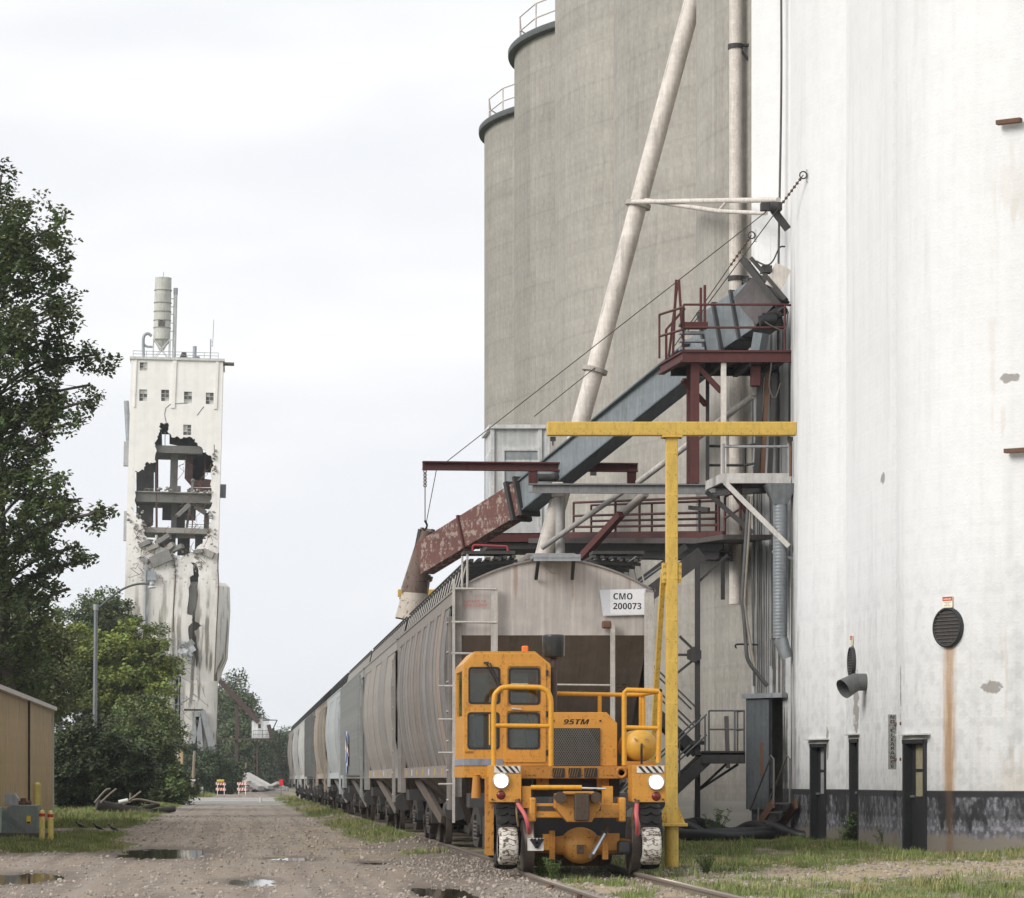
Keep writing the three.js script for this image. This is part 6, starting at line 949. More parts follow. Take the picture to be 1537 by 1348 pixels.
// ---------------------------------------------------------------- collapsed white elevator tower at the far left
{
  const Z = 340, S = Z / F, base = at(258, 1190, Z), t = thing('damaged_tower', 'tall white concrete elevator tower with a torn-open front and exposed floors', 'grain elevator', base.clone()); origin.delete(t);
  t.rotation.z = -0.0262;
  const q = (px, py) => [(px - 258 - (1190 - py) * 0.0262) * S, (1190 - py) * S], A = (l) => l.map(([x, y]) => q(150 + x / 4.492, 650 + y / 4.492)), B = (l) => l.map(([x, y]) => q(150 + x / 4.492, 390 + y / 4.492));
  const P3 = (px, py, d = 0) => { const [x, y] = q(px, py); return V(x, y, -d); }, c1 = (x, y, d = 0) => P3(150 + x / 4.492, 390 + y / 4.492, d), c2 = (x, y, d = 0) => P3(150 + x / 4.492, 650 + y / 4.492, d);
  const jag = (l, n = 5, amp = 0.17) => { const o = []; l.forEach((p, i) => { const r = l[(i + 1) % l.length]; for (let k = 0; k < n; k++) { const f = k / n, L = Math.hypot(r[0] - p[0], r[1] - p[1]); o.push([lerp(p[0], r[0], f) + (k ? rr(-amp, amp) * Math.min(1, L) : 0), lerp(p[1], r[1], f) + (k ? rr(-amp, amp) * Math.min(1, L) : 0)]); } }); return o; };
  const tT = tex(1024, 1024, (u, v) => { const x = u * 12, y = v * 48; let d = 0.05 * (fb(x * 0.5, y * 0.02) - 0.4) + 0.06 * (fb(x * 0.2, y * 0.2) - 0.5); const soot = ss(27, 12, y + 8 * (fb(x * 0.15, y * 0.05) - 0.5)) * (0.15 + 0.34 * ss(0.4, 0.62, fb(x * 0.35, y * 0.04 + 0.2))); d += soot; d += 0.3 * ss(0.66, 0.74, fb(x * 0.9, y * 0.6)) * ss(28, 25, y) * ss(19, 23, y); return [0.95 - d, 0.94 - d * 1.02, 0.925 - d * 1.06]; });
  const mW = new THREE.MeshStandardMaterial({ map: rep(tT, 1 / 12, 1 / 48), roughness: 0.9, side: THREE.DoubleSide }); mW.color.setRGB(0.95, 0.95, 0.95);
  const dk = M(0.12, 0.115, 0.108, { t: tGrime, s: 0.3 }), gy = M(0.2, 0.195, 0.182, { t: tGrime, s: 0.3 }), md = M(0.15, 0.147, 0.135, { t: tGrime, s: 0.3 }), rd = M(0.075, 0.035, 0.032, { t: tGrime, s: 0.3 }), con = M(0.3, 0.285, 0.26, { t: tGrime, s: 0.5 });  // dk, md: interior concrete toned down, some of the shade inside put into the colour
  const D = 9;
  // front wall with the torn opening, the long crack and the window openings
  const hole = jag([...B([[405, 1105], [462, 1105], [462, 1170], [500, 1200], [560, 1195], [600, 1187], [640, 1215], [665, 1252]]), ...A([[690, 95], [722, 130], [756, 165], [766, 210], [752, 235], [752, 400], [750, 490], [742, 600], [742, 640], [720, 690], [690, 742], [650, 780], [600, 808], [555, 832], [500, 818], [470, 790], [400, 765], [345, 725], [300, 690], [292, 640], [284, 600], [236, 572], [235, 400], [238, 262], [300, 258], [308, 208], [355, 205], [378, 200], [376, 100], [368, 70]]), ...B([[393, 1190], [405, 1160]])]);
  const crack = jag(A([[606, 872], [630, 888], [630, 955], [606, 966], [600, 1090], [588, 1215], [622, 1226], [624, 1275], [597, 1300], [604, 1400], [640, 1500], [655, 1580], [662, 1480], [650, 1400], [636, 1330], [690, 1295], [642, 1268], [642, 1205], [654, 1140], [662, 1000], [664, 935], [650, 876]]), 3, 0.1);
  const win = [[268, 697, 320, 753], [265, 880, 318, 958], [413, 878, 466, 955], [567, 887, 620, 965], [714, 890, 767, 968], [562, 1110, 615, 1180]], wr = win.map(([a, b, c, d]) => B([[a, b], [c, b], [c, d], [a, d]]));
  const slot = jag([[420, 385], [474, 385], [472, 600], [470, 1000], [416, 1000], [418, 600]].map(([x, y]) => q(180 + x / 5.183, 940 + y / 5.183)), 4, 0.07);
  const out = [q(197, 538), q(335, 541), q(322.5, 1020), q(322, 1195), q(183, 1195), q(184, 1000), q(188, 860)];
  G().ex(out, 0.35, T4(0, 0, -0.35), [hole, crack, slot, ...wr]).mesh('front_wall', mW, t);
  // side walls, roof slab, remains of the back wall
  G().ex([[0, 0], [D, 0], [D, out[0][1]], [0, out[0][1]]], 0.3, new THREE.Matrix4().makeBasis(V(0, 0, -1), V(0, 1, 0), V(1, 0, 0)).setPosition(out[0][0], 0, -0.35)).mesh('side_wall', mW, t);
  G().ex([[0, 0], [D, 0], [D, out[1][1]], [0, out[1][1]]], 0.3, new THREE.Matrix4().makeBasis(V(0, 0, -1), V(0, 1, 0), V(1, 0, 0)).setPosition(out[1][0] - 0.3, 0, -0.35)).mesh('side_wall', mW, t);
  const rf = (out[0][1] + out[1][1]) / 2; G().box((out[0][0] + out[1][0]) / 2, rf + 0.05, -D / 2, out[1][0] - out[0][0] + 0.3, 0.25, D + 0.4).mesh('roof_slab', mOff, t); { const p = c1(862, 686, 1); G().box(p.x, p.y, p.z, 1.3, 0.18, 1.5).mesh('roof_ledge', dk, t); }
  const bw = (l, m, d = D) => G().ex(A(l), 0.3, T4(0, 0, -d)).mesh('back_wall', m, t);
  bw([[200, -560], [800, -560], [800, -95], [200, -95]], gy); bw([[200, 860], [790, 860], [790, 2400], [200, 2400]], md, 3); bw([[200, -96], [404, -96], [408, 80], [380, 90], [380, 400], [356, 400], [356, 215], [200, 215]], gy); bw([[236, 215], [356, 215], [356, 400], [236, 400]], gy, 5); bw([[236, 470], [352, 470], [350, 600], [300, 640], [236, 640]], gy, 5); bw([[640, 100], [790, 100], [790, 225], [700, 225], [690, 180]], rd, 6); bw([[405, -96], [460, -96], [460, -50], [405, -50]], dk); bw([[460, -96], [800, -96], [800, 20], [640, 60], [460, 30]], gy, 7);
  // floors and their edge beams
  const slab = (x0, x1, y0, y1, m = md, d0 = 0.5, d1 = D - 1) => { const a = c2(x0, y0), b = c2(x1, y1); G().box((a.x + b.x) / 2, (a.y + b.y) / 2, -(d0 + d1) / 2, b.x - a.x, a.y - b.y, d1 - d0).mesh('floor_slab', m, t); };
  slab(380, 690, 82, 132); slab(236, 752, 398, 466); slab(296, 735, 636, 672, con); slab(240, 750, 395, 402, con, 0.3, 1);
  // columns, red pipe, red bin, dark machinery
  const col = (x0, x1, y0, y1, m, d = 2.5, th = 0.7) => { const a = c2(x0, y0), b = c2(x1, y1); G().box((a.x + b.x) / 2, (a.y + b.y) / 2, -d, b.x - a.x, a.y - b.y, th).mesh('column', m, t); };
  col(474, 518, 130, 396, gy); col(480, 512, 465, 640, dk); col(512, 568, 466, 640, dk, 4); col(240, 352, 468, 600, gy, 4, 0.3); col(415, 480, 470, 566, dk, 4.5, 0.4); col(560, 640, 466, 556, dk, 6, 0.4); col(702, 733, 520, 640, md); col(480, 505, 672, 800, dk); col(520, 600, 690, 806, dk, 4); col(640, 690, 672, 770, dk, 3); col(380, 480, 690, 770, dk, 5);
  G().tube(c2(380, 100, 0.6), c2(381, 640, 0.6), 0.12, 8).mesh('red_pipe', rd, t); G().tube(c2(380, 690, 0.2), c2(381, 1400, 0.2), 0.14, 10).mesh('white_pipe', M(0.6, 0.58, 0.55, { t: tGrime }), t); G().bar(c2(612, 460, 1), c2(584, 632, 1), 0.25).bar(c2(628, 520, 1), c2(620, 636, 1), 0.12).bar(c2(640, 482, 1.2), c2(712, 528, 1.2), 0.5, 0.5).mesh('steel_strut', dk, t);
  { const bin = G(), a = c2(575, 118), b = c2(752, 300); bin.box((a.x + b.x) / 2, (a.y + b.y) / 2 + 0.0, -4.2, b.x - a.x - 1.6, a.y - b.y, 4); bin.ex(A([[575, 130], [715, 110], [705, 290], [752, 296], [752, 345], [620, 350], [568, 290]]), 0.4, T4(0, 0, -2.6)); bin.mesh('red_bin', rd, t); G().ex(A([[598, 355], [752, 352], [752, 372], [598, 380]]), 1, T4(0, 0, -3)).mesh('bin_beam', rd, t); }
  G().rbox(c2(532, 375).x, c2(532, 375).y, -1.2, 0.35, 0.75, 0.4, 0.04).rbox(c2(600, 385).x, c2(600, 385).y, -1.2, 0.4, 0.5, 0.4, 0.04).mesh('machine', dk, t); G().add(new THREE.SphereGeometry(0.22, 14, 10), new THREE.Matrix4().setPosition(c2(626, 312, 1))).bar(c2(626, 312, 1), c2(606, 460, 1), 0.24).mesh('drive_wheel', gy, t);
  for (const x of [412, 436]) G().tube(B([[x, 1150]]).map(([a, b]) => V(a, b, -2))[0], c2(x, 80, 2), 0.04, 5).mesh('guard_bar', mOff, t); railing(t, [c2(590, 636, 2), c2(640, 636, 2), c2(700, 636, 2)], 0.5, [1, 0.5], gy, 0.03); railing(t, [c2(302, 396, 0.6), c2(330, 396, 0.6), c2(360, 396, 0.6)], 0.3, [1], con, 0.03);
  // hanging slabs, broken lumps and bent bars round the tear
  [[270, 770, 345, 735, 0.5], [320, 790, 400, 760, 0.5], [350, 880, 480, 820, 1.3], [380, 750, 470, 690, 0.5], [455, 790, 500, 750, 0.6], [490, 790, 560, 760, 0.5], [640, 800, 700, 790, 0.4], [700, 790, 770, 822, 0.7], [600, 480, 520, 560, 0.4], [280, 850, 330, 880, 0.4]].forEach(([a, b, c, d, h], i) => G().bar(c2(a, b, 0.1), c2(c, d, -0.2), 0.9, h * 0.9).mesh('broken_slab', i % 3 === 1 ? con : gy, t));
  { const g = G(); for (let k = 0; k < 130; k++) { const e = [[240, 560, 60, 90], [300, 700, 60, 90], [600, 810, 150, 30], [755, 640, 22, 130], [770, 200, 14, 90], [500, 900, 12, 60], [660, 890, 30, 40], [440, 380, 50, 10], [680, 390, 70, 8]][k % 9], p = c2(e[0] + rr(-e[2], e[2]), e[1] + rr(-e[3], e[3]), rr(-0.2, 0.1)); g.box(p.x, p.y, p.z, rr(0.08, 0.3), rr(0.08, 0.25), rr(0.08, 0.3), rr(0, 3), rr(0, 3)); } const m = g.mesh('broken_lumps', con, t); m.userData.kind = 'stuff'; }
  { const g = G(); for (let k = 0; k < 90; k++) { const a = c2(rr(230, 470), rr(560, 1000), -0.1), b = c2(rr(540, 760), rr(100, 800), -0.1), s = k % 2 ? a : b; g.path([s, s.clone().add(V(rr(-0.6, 0.6), rr(-0.7, 0.2), 0.2)), s.clone().add(V(rr(-1, 1), rr(-1.4, -0.2), 0.3))], 0.025, 4, 6); } const m = g.mesh('bent_bars', mRust, t); m.userData.kind = 'stuff'; }
  // windows: frame and single panes, some blown in
  const fr = M(0.55, 0.55, 0.53, { t: tGrime });
  win.forEach(([a, b, c, d], i) => { const w = G(), p0 = c1(a, b), p1 = c1(c, d), W = p1.x - p0.x, H = p0.y - p1.y; for (const f of [0, 0.5, 1]) w.box(p0.x + W * f, (p0.y + p1.y) / 2, -0.15, 0.05, H, 0.05); for (const f of [0, 0.33, 0.66, 1]) w.box((p0.x + p1.x) / 2, p1.y + H * f, -0.15, W, 0.05, 0.05); const o = w.mesh('window_frame', fr, t);
    for (let r = 0; r < 3; r++) for (let k = 0; k < 2; k++) G().box(p0.x + W * (0.25 + k * 0.5), p1.y + H * (r + 0.5) / 3, -0.2, W * 0.5 - 0.02, H / 3 - 0.02, 0.02).mesh('pane', hash(i * 7 + r, k + 3) < (r ? 0.3 : 0.6) ? fr : dk, o); });
  // pilasters, cracks in relief, round side tank
  for (const [x, w] of [[245, 0.14], [505, 0.4], [792, 0.3]]) { const a = c1(x, 668), b = c1(x - 14, 1000); G().bar(V(a.x, a.y, 0.05), V(b.x, b.y, 0.05), 0.14, w, V(1, 0, 0)).mesh('pilaster', mW, t); }
  for (const l of [[[445, 1000], [437, 1045], [447, 1100]], [[475, 975], [560, 966], [590, 965]], [[447, 1000], [475, 975]], [[655, 1045], [700, 985]], [[770, 1240], [772, 1330]]]) G().path(l.map(([x, y]) => c1(x, y, -0.01)), 0.035, 5).mesh('crack', dk, t);
  for (const l of [[[500, 860], [508, 950], [500, 1110], [495, 1200], [492, 1340]], [[800, 800], [796, 900], [800, 1050], [785, 1340], [770, 1700]]]) G().path(l.map(([x, y]) => c2(x, y, -0.02)), 0.06, 5).mesh('crack', M(0.12, 0.08, 0.06, {}), t);
  { const pts = [[0.0, -4], [0.9, 0], [1.25, 4], [1.4, 9], [1.2, 11.5], [0.3, 12.2]].map(([r, y]) => [r + 2.4, y]), c = P3(322, 1000); G().lathe([[1.2, -3.5], [2.2, -0.5], [2.75, 1], [2.9, 6], [2.8, 8.4], [2.4, 8.8], [0.3, 8.9]], V(c.x - 1.45, c.y, -4.2), null, 32).mesh('round_tank', mW, t); }
  for (const [x0, y0, x1, y1] of [[160, 60, 190, 225], [160, 530, 182, 730]]) { const a = c2(x0, y0), b = c2(x1, y1); G().rbox((a.x + b.x) / 2, (a.y + b.y) / 2, -1.2, b.x - a.x, a.y - b.y, 0.9, 0.05).mesh('side_duct', M(0.4, 0.41, 0.41, { t: tGrime }), t); } { const a = c1(175, 950), b = c1(190, 1240); G().tube(V(a.x, a.y, -1.4), V(b.x, b.y, -1.4), 0.26, 12).mesh('side_duct', mGalv, t); const p = c2(830, 378, 1); G().rbox(p.x, p.y, p.z, 0.6, 1.35, 0.8, 0.03).mesh('wall_box', M(0.13, 0.14, 0.15, { t: tGrime }), t); }
  // lower wall: dark slot, ladder cage, soot-grey silo fronts and pair of chutes
  const e = (x, y, d = 0) => P3(180 + x / 5.183, 940 + y / 5.183, d);
  for (const [x0, x1] of [[205, 300], [300, 410], [510, 740]]) { const a = e(x0, 0), b = e(x1, 1300), r = (b.x - a.x) / 2, h = x0 > 500 ? 12.5 : 15; const g = new THREE.CylinderGeometry(r, r, h, 24, 1, true, -Math.PI / 2, Math.PI); G().add(g, T4((a.x + b.x) / 2, h / 2 - 1, 0.05).multiply(new THREE.Matrix4().makeScale(1, 1, 0.35))).mesh('silo_front', mW, t); }
  { for (const p of [e(398, 100, -0.7), e(432, 90, -0.7), e(468, 90, -0.7)]) G().tube(p, p.clone().add(V(0, -8, 0)), 0.05, 6).mesh('cage_bar', mGalv, t); for (let k = 0; k < 6; k++) { const p = e(433, 100 + k * 62, -0.72); G().box(p.x, p.y, p.z, 0.95, 0.06, 0.05).mesh('cage_hoop', mGalv, t); } }
  { const g = G(); for (let k = 0; k < 14; k++) { const p = e(rr(470, 560), rr(110, 250), -0.9); g.box(p.x, p.y, p.z, rr(0.3, 1.3), rr(0.2, 0.9), 0.03, rr(-1, 1), rr(-1, 1), rr(-1, 1)); } for (let k = 0; k < 14; k++) { const p = e(rr(200, 420), rr(430, 500), -0.9); g.box(p.x, p.y, p.z, rr(0.3, 1.0), rr(0.1, 0.4), 0.03, rr(-0.6, 0.6), rr(-0.5, 0.5), rr(-0.4, 0.4)); } g.mesh('torn_sheet_metal', M(0.42, 0.43, 0.44, { metal: 0.5, rough: 0.4, t: tGrime }), t); const h = G(); for (let k = 0; k < 40; k++) { const p = e(rr(280, 600), rr(270, 720), -0.95); h.path([p, p.clone().add(V(rr(-1, 1), rr(-1, 0.6), 0.1)), p.clone().add(V(rr(-1.5, 1.5), rr(-2, 0.6), 0.1))], 0.03, 4, 6); } const m = h.mesh('tangled_bars', M(0.25, 0.25, 0.25, {}), t); m.userData.kind = 'stuff'; }
  for (const [a, b, c, d] of [[605, 660, 548, 1010], [645, 650, 738, 1050], [610, 700, 630, 980]]) G().bar(e(a, b, -1.2), e(c, d, -1.2), 0.5, 0.55).mesh('leg_chute', M(0.26, 0.27, 0.28, { t: tGrime }), t); G().bar(e(500, 650, -1.2), e(650, 648, -1.2), 0.2, 0.2).bar(e(590, 740, -1.3), e(608, 740, -1.3), 0.4, 0.35).mesh('chute_head', mDark, t);
  { const a = c2(318, 890, -0.3), g = G(); g.box(a.x - 0.1, a.y, a.z, 0.3, 1.2, 0.3).tube(c2(310, 900, -0.3), c2(300, 1400, -0.3), 0.16, 10).box(c2(350, 980).x, c2(350, 970).y, 0.4, 0.9, 0.9, 0.4); g.mesh('vent_pipe', mGalv, t); }
  // roof plant: cyclone on braced stand, stack, elbow, mast, railing
  const py = (y) => q(250, 390 + y / 4.492)[1], roof = rf + 0.17, dd = 2, mk = M(0.5, 0.5, 0.46, { t: tGrime, s: 0.3 });
  { const cy = thing('dust_cyclone', 'tall ringed cream dust collector cylinder on a stand on the tower roof', 'dust collector'); const w0 = base.clone(); cy.position.copy(w0); cy.rotation.z = t.rotation.z; const ax = c1(420, 300).x, r = 0.84, lv = [105, 190, 275, 335, 395, 445, 525].map((y) => c1(420, y).y); for (let k = 1; k < lv.length; k++) G().tube(V(ax, lv[k], -dd), V(ax, lv[k - 1], -dd), r + 0.02 * k * 0.3, 28, r + 0.02 * (k - 1) * 0.3).mesh('ring_section', mk, cy); for (let k = 1; k < lv.length; k++) G().tube(V(ax, lv[k] - 0.04, -dd), V(ax, lv[k] + 0.04, -dd), r + 0.08, 28).mesh('seam_ring', M(0.3, 0.3, 0.28, {}), cy);
    G().lathe([[r, lv[6]], [0.25, lv[6] - 1.1]], V(ax, 0, -dd), null, 20).mesh('cone', mk, cy); for (const [a, b] of [[-0.85, -1], [0.85, -1], [-0.85, 1], [0.85, 1]]) G().bar(V(ax + a, lv[6], -dd + b * 0.8), V(ax + a, roof, -dd + b * 0.8), 0.1).mesh('stand_leg', mOff, cy); for (const s of [-1, 1]) for (const z of [-0.8, 0.8]) G().bar(V(ax - 0.85 * s, lv[6], -dd + z), V(ax + 0.85 * s, roof, -dd + z), 0.08).mesh('stand_brace', mOff, cy);
    { const p = c1(414, 418), g = G().rbox(p.x, p.y, -dd + 0.82, 0.7, 0.75, 0.12, 0.02).mesh('hatch', dk, cy); for (let k = 0; k < 7; k++) G().box(p.x + rr(-0.3, 0.3), p.y + rr(-0.3, 0.4), -dd + 0.92, rr(0.05, 0.2), rr(0.05, 0.3), 0.05, 0, 0, rr(-1, 1)).mesh('torn_flap', gy, g); } G().tube(V(ax, lv[0], -dd), V(ax, lv[0] + 0.6, -dd), 0.025, 6).mesh('finial', dk, cy);
    G().path([[345, 500], [320, 485], [295, 500], [288, 545], [290, 660]].map(([x, y]) => { const p = c1(x, y); return V(p.x, Math.max(p.y, roof), -dd); }), 0.16, 10).mesh('elbow_duct', mGalv, cy); G().path([[355, 575], [310, 572], [292, 555]].map(([x, y]) => { const p = c1(x, y); return V(p.x, p.y, -dd); }), 0.12, 8).mesh('elbow_duct', mGalv, cy);
    const sx = c1(503, 400).x; G().tube(V(sx, roof, -dd), V(sx, c1(0, 180).y, -dd), 0.2, 14).mesh('stack_pipe', M(0.55, 0.56, 0.55, { t: tGrime, metal: 0.3 }), cy); G().tube(V(sx, c1(0, 215).y, -dd), V(sx, c1(0, 172).y, -dd), 0.23, 14).mesh('stack_cap', mGalv, cy); for (const y of [245, 300, 350, 410, 465, 525]) G().box((sx + ax) / 2 + 0.35, c1(0, y).y, -dd, 0.9, 0.06, 0.1).mesh('stack_stay', mGalv, cy); G().tube(V(c1(478, 0).x, roof, -dd), V(c1(478, 0).x, c1(0, 240).y, -dd), 0.04, 6).mesh('ladder_rail', mGalv, cy); }
  { const m = thing('antenna_mast', 'thin antenna mast at the tower roof edge', 'antenna'); m.position.copy(base); m.rotation.z = t.rotation.z; const x = c1(745, 600).x; G().tube(V(x, roof, -1), V(x, c1(0, 520).y, -1), 0.06, 8).mesh('lower_tube', mGalv, m); G().tube(V(x + 0.2, c1(0, 570).y, -1), V(x + 0.26, c1(0, 390).y, -1), 0.035, 6).mesh('whip', mGalv, m); G().box(x + 0.1, c1(0, 540).y, -1, 0.3, 0.05, 0.05).box(x + 0.1, c1(0, 565).y, -1, 0.3, 0.05, 0.05).mesh('clamp', mGalv, m); }
  { const m = thing('roof_vents', 'dark conical vent and grey blower on the tower roof', 'vent'); m.position.copy(base); m.rotation.z = t.rotation.z; const p = c1(563, 622); G().lathe([[0, p.y + 0.25], [0.2, p.y + 0.25], [0.4, p.y - 0.25], [0.3, roof]], V(p.x, 0, -2), null, 16).mesh('cone_vent', M(0.06, 0.045, 0.04, {}), m); const a = c1(637, 600); G().tube(V(a.x, roof, -2), V(a.x, c1(0, 563).y, -2), 0.2, 12).mesh('stub_pipe', mGalv, m); G().rbox(c1(590, 655).x, roof + 0.16, -1.6, 2.4, 0.16, 0.5, 0.04).rbox(c1(655, 655).x, roof + 0.25, -1.4, 0.5, 0.24, 0.4, 0.05).mesh('blower', M(0.14, 0.17, 0.24, {}), m); }
  railing(t, [240, 330, 490, 600, 720, 815].map((x) => V(c1(x, 0).x, roof, -0.2)), 0.62, [1, 0.5], mGalv, 0.03);
}
// ---------------------------------------------------------------- trees, hedges, grass
const leafGeo = (n, rad, len, flat = 1) => { const g = []; for (let k = 0; k < n; k++) { const q = new THREE.BufferGeometry(), w = len * 0.32, b = len * 0.12; q.setAttribute('position', new THREE.BufferAttribute(new Float32Array([0, 0, 0, w, b, len * 0.5, 0, 0, len, 0, 0, 0, 0, 0, len, -w, b, len * 0.5]), 3)); q.computeVertexNormals(); const d = V(rr(-1, 1), rr(-1, 1), rr(-1, 1)).normalize().multiplyScalar(rad * Math.cbrt(rnd())); d.y *= flat; q.applyMatrix4(T4(d.x, d.y, d.z, rr(0, 6.28), rr(-0.9, 0.9), rr(-0.8, 0.8))); g.push(q); } return mergeGeometries(g); };
const clumps = { spray: [leafGeo(15, 0.42, 0.25, 0.5)], fine: [leafGeo(26, 0.42, 0.15, 0.6), leafGeo(22, 0.36, 0.17, 0.6)], mid: [leafGeo(24, 0.5, 0.2, 0.75)], far: [leafGeo(20, 0.95, 0.4, 0.8)] };
const leafMat = new THREE.MeshPhysicalMaterial({ color: 0xffffff, roughness: 0.65, side: THREE.DoubleSide, transmission: 0.12, thickness: 0 });
const bark = M(0.07, 0.058, 0.048, { t: tGrime, s: 1 });
function crownMesh(par, name, spots, geo, c, vary = 0.25) {       // spots: [Vector3 world, scale]
  const m = new THREE.InstancedMesh(geo, leafMat, spots.length), o = new THREE.Object3D(), col = new THREE.Color(), w = par.position;
  spots.forEach(([p, s, tn = 1], i) => { o.position.copy(p).sub(w); o.rotation.set(rr(-0.4, 0.4), rr(0, 6.28), rr(-0.4, 0.4)); o.scale.setScalar(s * rr(0.75, 1.25)); o.updateMatrix(); m.setMatrixAt(i, o.matrix); const k = tn * (1 + rr(-vary, vary)), y = rr(-0.12, 0.12); col.setRGB(c[0] * k * (1 + y), c[1] * k, c[2] * k * (1 - y)); m.setColorAt(i, col); });
  m.name = name; m.castShadow = m.receiveShadow = true; m.userData.kind = 'stuff'; par.add(m); return m;
}
// a tree from a trunk line and bough tips; leaves gather in flat sprays along the outer part of every bough
function tree(name, label, cat, base, trunkTop, tr, tips, o) {
  const t = thing(name, label, cat, base.clone(), o.group); const mid = base.clone().lerp(trunkTop, 0.5).add(V(rr(-0.3, 0.3) * tr * 2, 0, 0));
  const tc = new THREE.CatmullRomCurve3([base.clone().add(V(0, -0.3, 0)), mid, trunkTop]), tg = new THREE.TubeGeometry(tc, 14, 1, 9), ps = tg.attributes.position; for (let i = 0; i < ps.count; i++) { const f = Math.floor(i / 10) / 14, c = tc.getPointAt(f), r = tr * (1.25 - f * 0.95); ps.setXYZ(i, c.x + (ps.getX(i) - c.x) * r, c.y + (ps.getY(i) - c.y) * r, c.z + (ps.getZ(i) - c.z) * r); } tg.computeVertexNormals(); G().add(tg).mesh('trunk', bark, t);
  const br = G(), spots = [];
  for (const [tip, size] of tips) {
    const f = clamp((tip.y - base.y) / (trunkTop.y - base.y) * (o.level ? 0.97 : 0.8) - 0.05, 0.18, 0.97), r0 = tc.getPointAt(f), L = r0.distanceTo(tip), m = r0.clone().lerp(tip, 0.5).add(V(0, L * 0.08, 0)), c = new THREE.CatmullRomCurve3([r0, m, tip]);
    br.add(new THREE.TubeGeometry(c, 6, Math.max(0.02, tr * 0.16 * (1.2 - f * 0.6)), 5));
    const tone = rr(0.72, 1.35), n = Math.round(o.n * size * (0.7 + rnd() * 0.6)); if (o.level) { const nodes = []; for (let k = 0; k < 6; k++) { const q = lerp(0.3, 1, k / 5), p = c.getPointAt(q), e = o.spread * size; nodes.push(p.add(V(rr(-1, 1) * e * 0.7, rr(-0.6, 0.6) * e, rr(-1, 1) * e * 0.9))); } for (let k = 0; k < n; k++) { const p = nodes[Math.min(5, Math.floor(6 * Math.pow(rnd(), 0.8)))].clone(), e = o.spread * size * 0.62; let d = V(rr(-1, 1), rr(-1, 1), rr(-1, 1)); if (d.lengthSq() > 1) d.normalize(); spots.push([p.add(V(d.x * e, d.y * e * o.flat, d.z * e)), o.leaf, tone]); } } else for (let k = 0; k < n; k++) { const q = 1 - Math.pow(rnd(), 1.6) * (o.deep ?? 0.72), p = c.getPointAt(clamp(q)), sp = o.spread * size * (0.45 + 0.75 * Math.sin(Math.PI * clamp(1.12 - q))); const d = V(rr(-1, 1), rr(-1, 1), rr(-1, 1)); if (d.lengthSq() > 1) d.normalize(); p.add(V(d.x * sp, d.y * sp * o.flat + (q > 0.9 ? 0.05 : 0), d.z * sp)); spots.push([p, o.leaf, tone]); }
    for (let k = 0; k < 3; k++) { const a = c.getPointAt(rr(0.5, 0.95)); br.tube(a, a.clone().add(V(rr(-1, 1), rr(-0.5, 0.6), rr(-1, 1)).multiplyScalar(o.spread * size * 0.9)), 0.018, 4, 0.006); }
  }
  br.mesh('limbs', bark, t); crownMesh(t, 'crown', spots, o.geo ?? clumps.fine[0], o.c, o.vary); return t;
}
const blobTips = (c, rx, ry, rz, n, size = 1) => { const l = []; for (let k = 0; k < n; k++) { const y = 1 - 1.7 * (k + 0.5) / n, a = k * 2.4 + rr(-0.4, 0.4), r = Math.sqrt(Math.max(0.05, 1 - y * y)) * rr(0.5, 1.22); l.push([V(c.x + Math.cos(a) * r * rx, c.y + y * ry * rr(0.7, 1.2), c.z + Math.sin(a) * r * rz), size * rr(0.75, 1.25)]); } return l; };
{ // dark broadleaf tree beyond the shed, boughs in ragged tiers
  const Z = 122, b = V(at(12, 0, Z).x, 0, -Z), tips = [];
  for (const [x, y, s] of [[2, 262, 0.6], [20, 300, 0.8], [48, 318, 0.8], [92, 335, 0.9], [98, 362, 0.7], [60, 350, 1], [108, 388, 0.55], [96, 412, 0.5], [30, 400, 1], [70, 440, 0.8], [112, 452, 0.55], [90, 470, 0.7], [45, 480, 1.1], [110, 498, 0.8], [150, 532, 0.8], [120, 540, 0.9], [60, 540, 1.2], [135, 578, 0.8], [138, 600, 0.6], [95, 598, 1.1], [100, 636, 0.55], [40, 610, 1.3], [70, 660, 1], [60, 690, 0.9], [85, 712, 0.7], [30, 700, 1.2], [75, 748, 0.9], [118, 752, 0.8], [155, 768, 0.6], [100, 775, 0.9], [118, 820, 0.8], [60, 800, 1.2], [128, 842, 0.4], [20, 790, 1.2], [85, 850, 1], [98, 885, 0.7], [40, 870, 1.2], [80, 925, 0.9], [20, 930, 1.2], [55, 970, 1.1], [65, 1010, 0.9], [15, 1000, 1.1]]) tips.push([at(x, y, Z + rr(-2.5, 2.5)), s * 0.95]);
  for (const y of [330, 420, 500, 580, 660, 740, 820, 900, 980]) for (const x of [-50, -110, -10]) tips.push([at(x + rr(-25, 20), y + rr(-30, 30), Z + rr(-5, 5)), 1.3]);
  tree('broadleaf_tree', 'tall dark green broadleaf tree with ragged tiers standing beyond the tan shed', 'tree', b, V(b.x - 0.6, 20.5, -Z), 0.42, tips, { n: 40, spread: 0.9, flat: 0.85, leaf: 0.85, geo: clumps.spray[0], c: [0.074, 0.104, 0.026], vary: 0.4, level: true });
}
